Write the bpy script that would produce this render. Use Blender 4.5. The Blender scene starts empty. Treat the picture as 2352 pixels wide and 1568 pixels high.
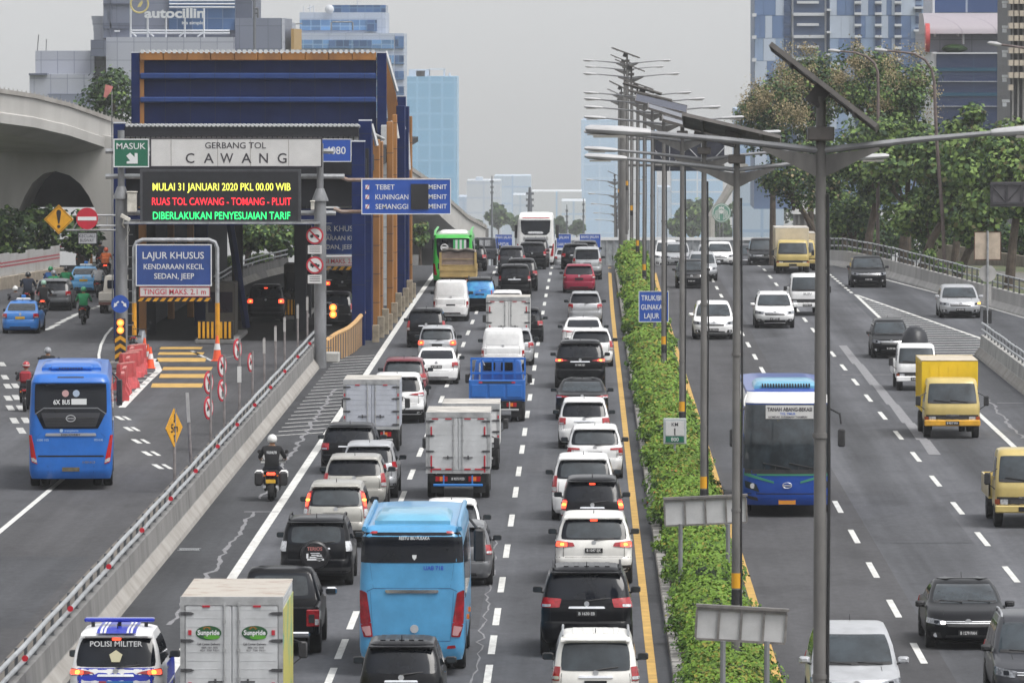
HAZE = 0.00015
import bpy, math, random
from math import sin, cos, tan, pi, radians, sqrt
from mathutils import Vector, Matrix
RN = random.Random(11)
sc = bpy.context.scene
col = sc.collection
# ------------------------------------------------------------------ camera
FL = 15680.0                      # focal length for a 2352 px wide picture
CAMZ = 12.82
TH = math.atan(679 / FL)
PS = math.atan(163 / FL * cos(TH))
cd = bpy.data.cameras.new('camera')
cam = bpy.data.objects.new('camera', cd)
col.objects.link(cam)
cam.location = (0, 0, CAMZ)
cam.rotation_euler = (pi / 2 - TH, 0, PS)
cd.sensor_width = 36.0
cd.lens = 36.0 * FL / 2352.0
cd.clip_start = 1.0
cd.clip_end = 12000.0
sc.camera = cam
cd.dof.use_dof = True
cd.dof.focus_distance = 230.0
cd.dof.aperture_fstop = 12.0
# ------------------------------------------------------------------ sky, sun, exposure
SUN_EL, SUN_AZ = 60.0, 128.0      # azimuth measured clockwise from +Y
wd = bpy.data.worlds.new('World')
sc.world = wd
wd.use_nodes = True
nt = wd.node_tree
bg = nt.nodes['Background']
sky = nt.nodes.new('ShaderNodeTexSky')
sky.sky_type = 'NISHITA'
sky.sun_disc = False
sky.sun_elevation = radians(SUN_EL)
sky.sun_rotation = radians(SUN_AZ)
sky.air_density = 1.0
sky.dust_density = 4.0
sky.ozone_density = 1.0
tc = nt.nodes.new('ShaderNodeTexCoord')
mp = nt.nodes.new('ShaderNodeMapping')
mp.inputs['Rotation'].default_value = (0.085, 0, 0)   # the far land lies 2 degrees below the sloping road
hs = nt.nodes.new('ShaderNodeHueSaturation')
hs.inputs['Saturation'].default_value = 0.10
cn = nt.nodes.new('ShaderNodeTexNoise')               # soft overcast cloud
cn.inputs['Scale'].default_value = 2.2
cn.inputs['Detail'].default_value = 4
cr = nt.nodes.new('ShaderNodeMapRange')
cr.inputs['From Min'].default_value = 0.3
cr.inputs['From Max'].default_value = 0.7
cr.inputs['To Min'].default_value = 0.94
cr.inputs['To Max'].default_value = 1.05
vm = nt.nodes.new('ShaderNodeVectorMath')
vm.operation = 'SCALE'
nt.links.new(tc.outputs['Generated'], mp.inputs['Vector'])
nt.links.new(mp.outputs['Vector'], sky.inputs['Vector'])
nt.links.new(tc.outputs['Generated'], cn.inputs['Vector'])
nt.links.new(cn.outputs['Fac'], cr.inputs['Value'])
nt.links.new(sky.outputs['Color'], hs.inputs['Color'])
nt.links.new(hs.outputs['Color'], vm.inputs[0])
sp = nt.nodes.new('ShaderNodeSeparateXYZ')             # the cloud deck is thinner and brighter towards the horizon
gr = nt.nodes.new('ShaderNodeMapRange')
gr.interpolation_type = 'SMOOTHSTEP'
gr.inputs['From Min'].default_value = 0.06
gr.inputs['From Max'].default_value = 0.50
gr.inputs['To Min'].default_value = 0.98
gr.inputs['To Max'].default_value = 1.0
mu = nt.nodes.new('ShaderNodeMath')
mu.operation = 'MULTIPLY'
nt.links.new(tc.outputs['Generated'], sp.inputs[0])
nt.links.new(sp.outputs['Z'], gr.inputs['Value'])
nt.links.new(gr.outputs['Result'], mu.inputs[0])
nt.links.new(cr.outputs['Result'], mu.inputs[1])
nt.links.new(mu.outputs[0], vm.inputs['Scale'])
nt.links.new(vm.outputs['Vector'], bg.inputs['Color'])
bg.inputs["Strength"].default_value = 0.15
sl = bpy.data.lights.new('sun', 'SUN')
sl.energy = 0.85
sl.angle = radians(22)
sl.color = (1.0, 0.96, 0.9)
so = bpy.data.objects.new('sun', sl)
col.objects.link(so)
_a, _e = radians(SUN_AZ), radians(SUN_EL)
_d = Vector((sin(_a) * cos(_e), cos(_a) * cos(_e), sin(_e)))
so.rotation_euler = (-_d).to_track_quat('-Z', 'Y').to_euler()
so.location = (0, 100, 150)
sc.view_settings.view_transform = 'Standard'
sc.view_settings.look = 'None'
sc.view_settings.gamma = 1.0
sc.view_settings.exposure = 0.72
# ------------------------------------------------------------------ pixel -> place (used while laying the scene out)
CM = cam.rotation_euler.to_matrix()
def ray(x, y):
 return CM @ Vector(((x - 1176) / FL, -(y - 784) / FL, -1.0))
def GP(x, y, z=0.0):
 r = ray(x, y); t = (z - CAMZ) / r.z
 return Vector((r.x * t, r.y * t, z))
def PY(x, y, Y):
 r = ray(x, y); t = Y / r.y
 return Vector((r.x * t, Y, CAMZ + r.z * t))
def sY(s): return FL / s
CREST = 400.0
def gz(Y):
 if Y <= CREST - 12: return 0.0
 if Y < CREST + 12: return -0.036 * (Y - CREST + 12) ** 2 / 48
 return -0.036 * (Y - CREST)
# ------------------------------------------------------------------ materials
MATS = {}
def mat(name, c, rough=0.6, metal=0.0, coat=0.0, var=0.0, vs=3.0, emit=0.0, spec=0.5, bump=0.0, bs=20.0, alpha=None, c2=None, stretch=None, lo=0.35, hi=0.65):
 if name in MATS: return MATS[name]
 m = bpy.data.materials.new(name)
 m.use_nodes = True
 t = m.node_tree; b = t.nodes['Principled BSDF']
 c4 = (c[0], c[1], c[2], 1)
 b.inputs['Base Color'].default_value = c4
 b.inputs['Roughness'].default_value = rough
 b.inputs['Metallic'].default_value = metal
 b.inputs['Coat Weight'].default_value = coat
 b.inputs['Coat Roughness'].default_value = 0.06
 b.inputs['Specular IOR Level'].default_value = spec
 if emit > 0:
  b.inputs['Emission Color'].default_value = c4
  b.inputs['Emission Strength'].default_value = emit
 if var > 0 or c2 or bump > 0:
  g = t.nodes.new('ShaderNodeTexCoord')
  src = g.outputs['Object']
  if stretch:
   mpn = t.nodes.new('ShaderNodeMapping')
   mpn.inputs['Scale'].default_value = stretch
   t.links.new(src, mpn.inputs['Vector']); src = mpn.outputs['Vector']
  n = t.nodes.new('ShaderNodeTexNoise')
  n.inputs['Scale'].default_value = vs; n.inputs['Detail'].default_value = 6; n.inputs['Roughness'].default_value = 0.62
  t.links.new(src, n.inputs['Vector'])
  if var > 0 or c2:
   r = t.nodes.new('ShaderNodeValToRGB')
   r.color_ramp.elements[0].position = lo; r.color_ramp.elements[1].position = hi
   if c2: a0, a1 = c4, (c2[0], c2[1], c2[2], 1)
   else:
    a0 = (c[0] * (1 - var), c[1] * (1 - var), c[2] * (1 - var), 1)
    a1 = (min(1, c[0] * (1 + var)), min(1, c[1] * (1 + var)), min(1, c[2] * (1 + var)), 1)
   r.color_ramp.elements[0].color = a0; r.color_ramp.elements[1].color = a1
   t.links.new(n.outputs['Fac'], r.inputs['Fac'])
   t.links.new(r.outputs['Color'], b.inputs['Base Color'])
  if bump > 0:
   n2 = t.nodes.new('ShaderNodeTexNoise'); n2.inputs['Scale'].default_value = bs; n2.inputs['Detail'].default_value = 4
   t.links.new(g.outputs['Object'], n2.inputs['Vector'])
   bp = t.nodes.new('ShaderNodeBump'); bp.inputs['Strength'].default_value = bump; bp.inputs['Distance'].default_value = 0.03
   t.links.new(n2.outputs['Fac'], bp.inputs['Height'])
   t.links.new(bp.outputs['Normal'], b.inputs['Normal'])
 MATS[name] = m
 return m
PAINTC = {
 'white': (.76, .76, .76), 'pearl': (.70, .69, .66), 'silver': (.44, .45, .47), 'grey': (.15, .155, .165), 'darkgrey': (.05, .052, .06),
 'black': (.006, .0065, .0085), 'red': (.29, .018, .05), 'maroon': (.15, .015, .025), 'champagne': (.40, .39, .36), 'blue': (.018, .13, .47), 'midblue': (.022, .125, .42),
 'taxi': (.03, .17, .50), 'paletaxi': (.10, .32, .58), 'yellow': (.62, .46, .04), 'tan': (.50, .36, .11), 'cream': (.56, .47, .26), 'canary': (.50, .39, .145),
 'ltblue': (.075, .28, .50), 'green': (.05, .42, .06), 'deepblue': (.010, .055, .29), 'sky': (.14, .37, .53), 'polblue': (.012, .03, .40)}
def paint(k):
 c = PAINTC[k]
 if k in ('silver', 'grey', 'champagne', 'darkgrey'):
  return mat('paint ' + k, c, .32, .35 if k != 'darkgrey' else .1, .25, .10, 2.2, spec=.3 if k != 'darkgrey' else .1)
 if k == 'black': return mat('paint ' + k, c, .30, 0, .22, .09, 2.2, spec=.07)
 return mat('paint ' + k, c, .34, 0, .35, .09, 2.2, spec=.3)
GLASS = mat('tinted glass', (.006, .008, .013), .05, 0, 0, .35, 1.2, spec=.26)
GLASSL = mat('clear dark glass', (.028, .036, .043), .06, 0, 0, .45, 1.6, spec=.5)
BLK = mat('black plastic', (.018, .018, .02), .55, var=.3, vs=6)
RUB = mat('tyre rubber', (.014, .014, .015), .85, var=.3, vs=8)
DARK = mat('underbody black', (.008, .008, .009), .9)
ALLOY = mat('wheel alloy', (.42, .43, .45), .35, .7, var=.2, vs=9)
CHR = mat('chrome', (.75, .76, .78), .12, 1.0, var=.08, vs=5)
EMB = mat('emblem silver', (.52, .53, .55), .28, .35, var=.1, vs=9)
HLENS = mat('head lamp glass', (.20, .21, .23), .1, .2, .6, .5, 16)
REDL = mat('red lamp', (.30, .006, .012), .18, 0, .5, .35, 14)
CLRL = mat('clear lamp', (.55, .56, .58), .12, .35, .6, .35, 18)
ORGL = mat('amber lamp', (.65, .17, .02), .2, 0, .5)
LITR = mat('lit brake lamp', (1, .07, .03), .3, emit=1.6)
LITO = mat('lit amber core', (1, .38, .05), .3, emit=2.2)
LITW = mat('lit head lamp', (1, .95, .9), .3, emit=3.0)
PLT = mat('plate black', (.012, .012, .014), .4)
PLW = mat('plate lettering', (.62, .62, .62), .5)
PLY = mat('plate yellow', (.62, .36, .02), .45, var=.2, vs=9)
STEEL = mat('galvanised steel', (.36, .37, .385), .45, .45, var=.28, vs=2.5)
WHT = mat('white paint', (.68, .68, .67), .5, var=.08, vs=2)
SKIN = mat('skin', (.30, .16, .09), .6)
# ------------------------------------------------------------------ mesh builder
class MB:
 def __init__(self):
  self.v = []; self.f = []; self.m = []; self.s = []
 def add(self, vs, fs, m=0, smooth=False):
  o = len(self.v)
  self.v += [tuple(p) for p in vs]
  for f in fs:
   self.f.append(tuple(i + o for i in f)); self.m.append(m); self.s.append(smooth)
 def box(self, x0, x1, y0, y1, z0, z1, m=0, M=None):
  vs = [(x, y, z) for x in (x0, x1) for y in (y0, y1) for z in (z0, z1)]
  if M is not None: vs = [M @ Vector(p) for p in vs]
  self.add(vs, [(0, 1, 3, 2), (4, 6, 7, 5), (0, 4, 5, 1), (2, 3, 7, 6), (0, 2, 6, 4), (1, 5, 7, 3)], m)
 def cbox(self, x0, x1, y0, y1, z0, z1, c=.03, m=0, M=None):          # chamfered box
  vs = []; idx = {}
  for i, x in enumerate((x0, x1)):
   for j, y in enumerate((y0, y1)):
    for k, z in enumerate((z0, z1)):
     sx = c if i == 0 else -c; sy = c if j == 0 else -c; sz = c if k == 0 else -c
     for a, p in enumerate(((x, y + sy, z + sz), (x + sx, y, z + sz), (x + sx, y + sy, z))):
      idx[(i, j, k, a)] = len(vs); vs.append(p)
  fs = []
  q = lambda *t: fs.append([idx[a] for a in t])
  for i in (0, 1): q((i, 0, 0, 0), (i, 1, 0, 0), (i, 1, 1, 0), (i, 0, 1, 0))
  for j in (0, 1): q((0, j, 0, 1), (1, j, 0, 1), (1, j, 1, 1), (0, j, 1, 1))
  for k in (0, 1): q((0, 0, k, 2), (1, 0, k, 2), (1, 1, k, 2), (0, 1, k, 2))
  for i in (0, 1):
   for j in (0, 1): q((i, j, 0, 0), (i, j, 0, 1), (i, j, 1, 1), (i, j, 1, 0))
  for i in (0, 1):
   for k in (0, 1): q((i, 0, k, 0), (i, 0, k, 2), (i, 1, k, 2), (i, 1, k, 0))
  for j in (0, 1):
   for k in (0, 1): q((0, j, k, 1), (0, j, k, 2), (1, j, k, 2), (1, j, k, 1))
  for i in (0, 1):
   for j in (0, 1):
    for k in (0, 1): q((i, j, k, 0), (i, j, k, 1), (i, j, k, 2))
  if M is not None: vs = [M @ Vector(p) for p in vs]
  self.add(vs, fs, m)
 def loft(self, rings, m=0, smooth=True, cap0=True, cap1=True, closed=True):
  n = len(rings[0]); o = len(self.v)
  for r in rings: self.v += [tuple(p) for p in r]
  for a in range(len(rings) - 1):
   for i in range(n if closed else n - 1):
    j = (i + 1) % n
    self.f.append((o + a * n + i, o + a * n + j, o + (a + 1) * n + j, o + (a + 1) * n + i)); self.m.append(m); self.s.append(smooth)
  if cap0: self.f.append(tuple(o + i for i in reversed(range(n)))); self.m.append(m); self.s.append(False)
  if cap1: self.f.append(tuple(o + (len(rings) - 1) * n + i for i in range(n))); self.m.append(m); self.s.append(False)
 def tube(self, pts, r, n=8, m=0, caps=True, smooth=True):
  pts = [Vector(p) for p in pts]
  rs = r if isinstance(r, (list, tuple)) else [r] * len(pts)
  rings = []
  up = None
  for i, p in enumerate(pts):
   if i == 0: d = pts[1] - pts[0]
   elif i == len(pts) - 1: d = pts[-1] - pts[-2]
   else: d = (pts[i + 1] - pts[i]).normalized() + (pts[i] - pts[i - 1]).normalized()
   d.normalize()
   if up is None:
    up = Vector((0, 0, 1)) if abs(d.z) < .9 else Vector((1, 0, 0))
   a = d.cross(up)
   if a.length < 1e-4: a = d.cross(Vector((0, 1, 0)))
   a.normalize(); b = a.cross(d); up = b if abs(d.z) > .0 else up
   rings.append([p + (a * cos(2 * pi * k / n) + b * sin(2 * pi * k / n)) * rs[i] for k in range(n)])
  self.loft(rings, m, smooth, caps, caps)
 def lathe(self, prof, c=(0, 0, 0), axis='z', n=16, m=0, smooth=True, caps=True):
  rings = []
  for r, h in prof:
   R = []
   for k in range(n):
    a = 2 * pi * k / n
    if axis == 'z': R.append((c[0] + r * cos(a), c[1] + r * sin(a), c[2] + h))
    elif axis == 'x': R.append((c[0] + h, c[1] + r * cos(a), c[2] + r * sin(a)))
    else: R.append((c[0] + r * sin(a), c[1] + h, c[2] + r * cos(a)))
   rings.append(R)
  self.loft(rings, m, smooth, caps, caps)
 def prism(self, poly, y0, y1, m=0, plane='xz'):
  n = len(poly)
  P = (lambda a, b, c: (a, c, b)) if plane == 'xz' else ((lambda a, b, c: (c, a, b)) if plane == 'yz' else (lambda a, b, c: (a, b, c)))
  self.add([P(a, b, y0) for a, b in poly] + [P(a, b, y1) for a, b in poly],
                 [tuple(range(n)), tuple(reversed(range(n, 2 * n)))] + [(i, i + n, (i + 1) % n + n, (i + 1) % n) for i in range(n)], m)
 def strip(self, path, prof, m=0, smooth=False):                     # extrude a closed profile (dx to the right, z) along a ground path
  rings = []
  for i, p in enumerate(path):
   p = Vector(p)
   a = Vector(path[max(0, i - 1)]); b = Vector(path[min(len(path) - 1, i + 1)])
   d = (b - a); d.z = 0; d.normalize()
   rt = Vector((d.y, -d.x, 0))
   rings.append([p + rt * q[0] + Vector((0, 0, q[1])) for q in prof])
  self.loft(rings, m, smooth)
 def build(self, name, mats, parent=None, loc=None, sharp=38, rot=None):
  me = bpy.data.meshes.new(name)
  me.from_pydata(self.v, [], self.f)
  if not isinstance(mats, (list, tuple)): mats = [mats]
  for q in mats: me.materials.append(q)
  me.polygons.foreach_set('material_index', self.m)
  me.polygons.foreach_set('use_smooth', self.s)
  me.update()
  if any(self.s): me.set_sharp_from_angle(angle=radians(sharp))
  o = bpy.data.objects.new(name, me)
  col.objects.link(o)
  if parent is not None: o.parent = parent
  if loc is not None: o.location = loc
  if rot is not None: o.rotation_euler = rot
  return o
def tag(o, label, cat, group=None):
 o['label'] = label; o['category'] = cat
 if group: o['group'] = group
 return o
def thing(name, label, cat, loc=(0, 0, 0), rz=0.0, group=None):
 o = bpy.data.objects.new(name, None)
 o.empty_display_size = .3
 col.objects.link(o)
 o.location = loc; o.rotation_euler = (0, 0, rz)
 return tag(o, label, cat, group)
def struct(o):
 o['kind'] = 'structure'; return o
def share(name, me, parent, loc=(0, 0, 0), rot=(0, 0, 0), scale=None):
 o = bpy.data.objects.new(name, me)
 col.objects.link(o); o.parent = parent; o.location = loc; o.rotation_euler = rot
 if scale: o.scale = scale
 return o
def copy_tree(o, parent=None):
 c = o.copy(); col.objects.link(c)
 if parent is not None: c.parent = parent
 for ch in list(o.children): copy_tree(ch, c)
 return c
# lettering: text turned into a flat mesh standing in the xz plane, facing -y
TXT = {}
def txt_mesh(s, bold=0.0, sp=1.0):
 k = (s, bold, sp)
 if k in TXT: return TXT[k]
 cu = bpy.data.curves.new('lettering', 'FONT')
 cu.body = s; cu.size = 1.0; cu.offset = bold; cu.space_character = sp; cu.resolution_u = 3; cu.extrude = 0
 ob = bpy.data.objects.new('lettering', cu)
 col.objects.link(ob)
 me = bpy.data.meshes.new_from_object(ob.evaluated_get(bpy.context.evaluated_depsgraph_get()))
 bpy.data.objects.remove(ob); bpy.data.curves.remove(cu)
 vs = [tuple(v.co) for v in me.vertices]; fs = [tuple(p.vertices) for p in me.polygons]
 bpy.data.meshes.remove(me)
 TXT[k] = (vs, fs)
 return TXT[k]
def put_text(mb, s, x, z, h, w=None, y=0.0, m=0, bold=0.006, sp=1.0, align='c', M=None):
 """cap height h, optional total width w, baseline at z, centred on x"""
 vs, fs = txt_mesh(s, bold, sp)
 if not vs: return
 x0 = min(p[0] for p in vs); x1 = max(p[0] for p in vs)
 k = h / 0.70
 kx = k if w is None else w / (x1 - x0)
 ox = x - (x0 + x1) / 2 * kx if align == 'c' else x - x0 * kx
 out = [(ox + p[0] * kx, y, z + p[1] * k) for p in vs]
 if M is not None: out = [M @ Vector(p) for p in out]
 mb.add(out, fs, m)
# ------------------------------------------------------------------ wheels
WH = {}
def wheel_meshes(r, w):
 k = (round(r, 2), round(w, 2))
 if k in WH: return WH[k]
 r, w = k
 t = MB(); t.lathe([(r * .62, -w / 2), (r * .93, -w / 2), (r, -w * .36), (r, w * .36), (r * .93, w / 2), (r * .62, w / 2)], axis='x', n=20, smooth=True)
 to = t.build('tyre', RUB)
 q = MB(); q.lathe([(r * .61, -.01), (r * .56, .0), (r * .5, -.03)], axis='x', n=16)
 for a in range(5):
  M = Matrix.Rotation(2 * pi * a / 5, 4, 'X')
  q.box(-.012, .006, -.03, .03, .03, r * .56, 0, M)
 q.lathe([(.06, -.02), (.05, .012)], axis='x', n=8)
 qo = q.build('rim', ALLOY)
 WH[k] = (to.data, qo.data)
 bpy.data.objects.remove(to); bpy.data.objects.remove(qo)
 return WH[k]
def add_wheel(root, x, y, r, w, name='wheel'):
 tm, rm = wheel_meshes(r, w)
 o = share(name, tm, root, (x, y, r))
 sx = 1 if x > 0 else -1
 share('rim', rm, o, (sx * (w / 2 - .012), 0, 0), (0, 0, 0 if sx > 0 else pi))
 return o
# ------------------------------------------------------------------ a body made of stacked plan outlines
class Shell:
 def __init__(s, layers, bow_r=.05, bow_f=.16):
  s.L = layers; s.br = bow_r; s.bf = bow_f
 def at(s, z):
  L = s.L
  if z <= L[0][0]: return L[0][1:]
  for a, b in zip(L, L[1:]):
   if z <= b[0]:
    t = (z - a[0]) / max(1e-6, b[0] - a[0])
    return tuple(p + (q - p) * t for p, q in zip(a[1:], b[1:]))
  return L[-1][1:]
 def rear(s, x, z):
  yr, yf, hw, rr, rf = s.at(z); ax = min(abs(x), hw)
  y = yr + s.br * (ax / hw) ** 2
  if ax > hw - rr:
   t = min(.999, (ax - hw + rr) / rr); y += rr * (1 - sqrt(1 - t * t))
  return y
 def front(s, x, z):
  yr, yf, hw, rr, rf = s.at(z); ax = min(abs(x), hw)
  y = yf - s.bf * (ax / hw) ** 2
  if ax > hw - rf:
   t = min(.999, (ax - hw + rf) / rf); y -= rf * (1 - sqrt(1 - t * t))
  return y
 def mesh(s, mb, m=0):
  rings = []
  for (z, yr, yf, hw, rr, rf) in s.L:
   P = []
   xs = []
   for k in range(6): xs.append(-hw + rr * (1 - cos(pi / 2 * k / 5)) if k else -hw)
   for q in (-.6, -.2, .2, .6): xs.append(q * (hw - rr))
   for k in range(6): xs.append(hw - rr * (1 - cos(pi / 2 * (5 - k) / 5)) if k < 5 else hw)
   for i, x in enumerate(xs):
    ax = abs(x); y = yr + s.br * (ax / hw) ** 2
    if ax > hw - rr:
     t = min(1, (ax - hw + rr) / rr); y += rr * (1 - sqrt(max(0, 1 - t * t)))
    P.append((x, y, z))
   ya = yr + s.br + rr; yb = yf - s.bf - rf
   for q in (.25, .5, .75): P.append((hw, ya + (yb - ya) * q, z))
   xs2 = [hw] + [hw - rf * (1 - cos(pi / 2 * k / 5)) for k in range(1, 6)] + [q * (hw - rf) for q in (.6, .2, -.2, -.6)] + [-hw + rf * (1 - cos(pi / 2 * (5 - k) / 5)) for k in range(5)] + [-hw]
   for x in xs2:
    ax = abs(x); y = yf - s.bf * (ax / hw) ** 2
    if ax > hw - rf:
     t = min(1, (ax - hw + rf) / rf); y -= rf * (1 - sqrt(max(0, 1 - t * t)))
    P.append((x, y, z))
   for q in (.75, .5, .25): P.append((-hw, ya + (yb - ya) * q, z))
   rings.append(P)
  mb.loft(rings, m, True, True, True)
 def patch(s, mb, surf, quad, off=.008, nu=6, nv=4, rc=0.0, m=0, H=1.0, depth=.03):
  """quad: (bl, br, tr, tl). 'R'/'F': (u fraction of half width, v fraction of H).  'S'/'P' (right/left side): (y, v)"""
  (a0, b0), (a1, b1), (a2, b2), (a3, b3) = quad
  def pt(i, j, o):
   a = i / nu * 2 - 1; b = j / nv * 2 - 1
   if rc > 0:
    a, b = a * (1 - rc * abs(b) ** 5), b * (1 - rc * abs(a) ** 5)
   a = (a + 1) / 2; b = (b + 1) / 2
   if surf in 'RF': a = .25 * a + .75 * (1 - cos(pi * a)) / 2
   u = (a0 * (1 - a) + a1 * a) * (1 - b) + (a3 * (1 - a) + a2 * a) * b
   v = (b0 * (1 - a) + b1 * a) * (1 - b) + (b3 * (1 - a) + b2 * a) * b
   z = v * H; hw = s.at(z)[2]
   if surf == 'R':
    x = u * hw; k = (1 + o / hw) if abs(u) > .9 else 1
    return (x * k, s.rear(x, z) - o, z)
   if surf == 'F':
    x = u * hw; k = (1 + o / hw) if abs(u) > .9 else 1
    return (x * k, s.front(x, z) + o, z)
   sg = 1 if surf == 'S' else -1
   return (sg * (hw + o), u, z)
  V = [pt(i, j, off) for j in range(nv + 1) for i in range(nu + 1)]
  F = [(j * (nu + 1) + i, j * (nu + 1) + i + 1, (j + 1) * (nu + 1) + i + 1, (j + 1) * (nu + 1) + i) for j in range(nv) for i in range(nu)]
  loop = [(i, 0) for i in range(nu)] + [(nu, j) for j in range(nv)] + [(i, nv) for i in range(nu, 0, -1)] + [(0, j) for j in range(nv, 0, -1)]
  o = len(V)
  V += [pt(i, j, -depth) for i, j in loop]
  n = len(loop)
  for k in range(n):
   i, j = loop[k]; i2, j2 = loop[(k + 1) % n]
   F.append((j * (nu + 1) + i, o + k, o + (k + 1) % n, j2 * (nu + 1) + i2))
  mb.add(V, F, m, True)
def mirq(q):
 bl, br, tr, tl = q
 return ((-br[0], br[1]), (-bl[0], bl[1]), (-tl[0], tl[1]), (-tr[0], tr[1]))
def car_layers(kind, W, H, L):
 w = W / 2
 if kind in ('suv', 'mpv', 'hatch', 'van', 'boxy'):
  c = {'suv': .30, 'mpv': .21, 'hatch': .18, 'van': .24, 'boxy': .26}[kind]
  yrt = {'suv': .42, 'mpv': .42, 'hatch': .55, 'van': .16, 'boxy': .30}[kind]
  wsb = {'suv': 1.30, 'mpv': .98, 'hatch': .90, 'van': .55, 'boxy': 1.25}[kind]
  wst = wsb + {'suv': .72, 'mpv': .80, 'hatch': .78, 'van': .55, 'boxy': .62}[kind]
  tp = {'suv': .80, 'mpv': .80, 'hatch': .78, 'van': .88, 'boxy': .83}[kind]
  hb = .60 if kind != 'van' else .56
  return [(c, .14, L - .30, .88 * w, .22, .3), (c + .10, .03, L - .06, .965 * w, .26, .36), (.33 * H, 0, L, w * .995, .26, .40), (.385 * H, .01, L - .01, w, .26, .40),
    (.41 * H, .055, L - .035, w * .992, .24, .38), (.50 * H, .05, L - .12, w * .995, .24, .36), (.55 * H, .06, L - .40 * min(1, wsb), .99 * w, .22, .3),
    (hb * H, .085, L - wsb, .975 * w, .20, .24), ((hb + .025) * H, .10, L - wsb - .05, .955 * w, .20, .22),
    (.80 * H, .10 + (yrt - .1) * .55, L - wsb - (wst - wsb) * .6, ((.955 + tp) / 2 + .012) * w, .16, .2), (.925 * H, yrt, L - wst, tp * w, .14, .2),
    (.965 * H, yrt + .02, L - wst - .10, (tp - .035) * w, .14, .2), (.988 * H, yrt + .12, L - wst - .32, (tp - .13) * w, .14, .2), (H, yrt + .45, L - wst - .75, (tp - .36) * w, .12, .15)]
 # saloon
 return [(.17, .16, L - .30, .88 * w, .22, .3), (.26, .03, L - .07, .965 * w, .28, .42), (.34 * H, 0, L, w * .995, .30, .46), (.42 * H, .02, L - .02, w, .30, .46),
   (.44 * H, .05, L - .05, w * .992, .28, .44), (.54 * H, .05, L - .20, w * .995, .26, .40), (.60 * H, .07, L - .55, .98 * w, .24, .3),
   (.635 * H, .10, L - .90, .955 * w, .22, .26), (.66 * H, .32, L - 1.10, .93 * w, .22, .24), (.68 * H, .66, L - 1.20, .91 * w, .2, .22),
   (.83 * H, .66 + .42, L - 1.66, .83 * w, .18, .22), (.93 * H, 1.42, L - 2.02, .74 * w, .16, .2), (.965 * H, 1.55, L - 2.15, .70 * w, .16, .2), (.99 * H, 1.75, L - 2.35, .6 * w, .15, .2), (H, 2.05, L - 2.6, .4 * w, .12, .15)]
TLS = {
 'wide': [((.50, .555), (1.0, .53), (1.0, .63), (.56, .605))], 'block': [((.72, .50), (1, .495), (1, .632), (.74, .628))], 'tall': [((.84, .45), (1, .44), (1, .69), (.89, .69))],
 'low': [((.60, .43), (1, .40), (1, .50), (.70, .485))], 'pillar': [((.88, .47), (1, .47), (.99, .87), (.87, .88))], 'corner': [((.84, .52), (1, .52), (1, .668), (.86, .668))],
 'thin': [((.46, .585), (1.0, .555), (1.0, .632), (.60, .605))], 'van': [((.90, .36), (1, .36), (1, .50), (.90, .50))], 'ell': [((.86, .46), (1, .46), (1, .60), (.86, .60)), ((.55, .555), (.86, .56), (.86, .60), (.57, .59))]}
TLS['lex'] = [((.60, .565), (1, .56), (1, .675), (.58, .66))]
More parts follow.
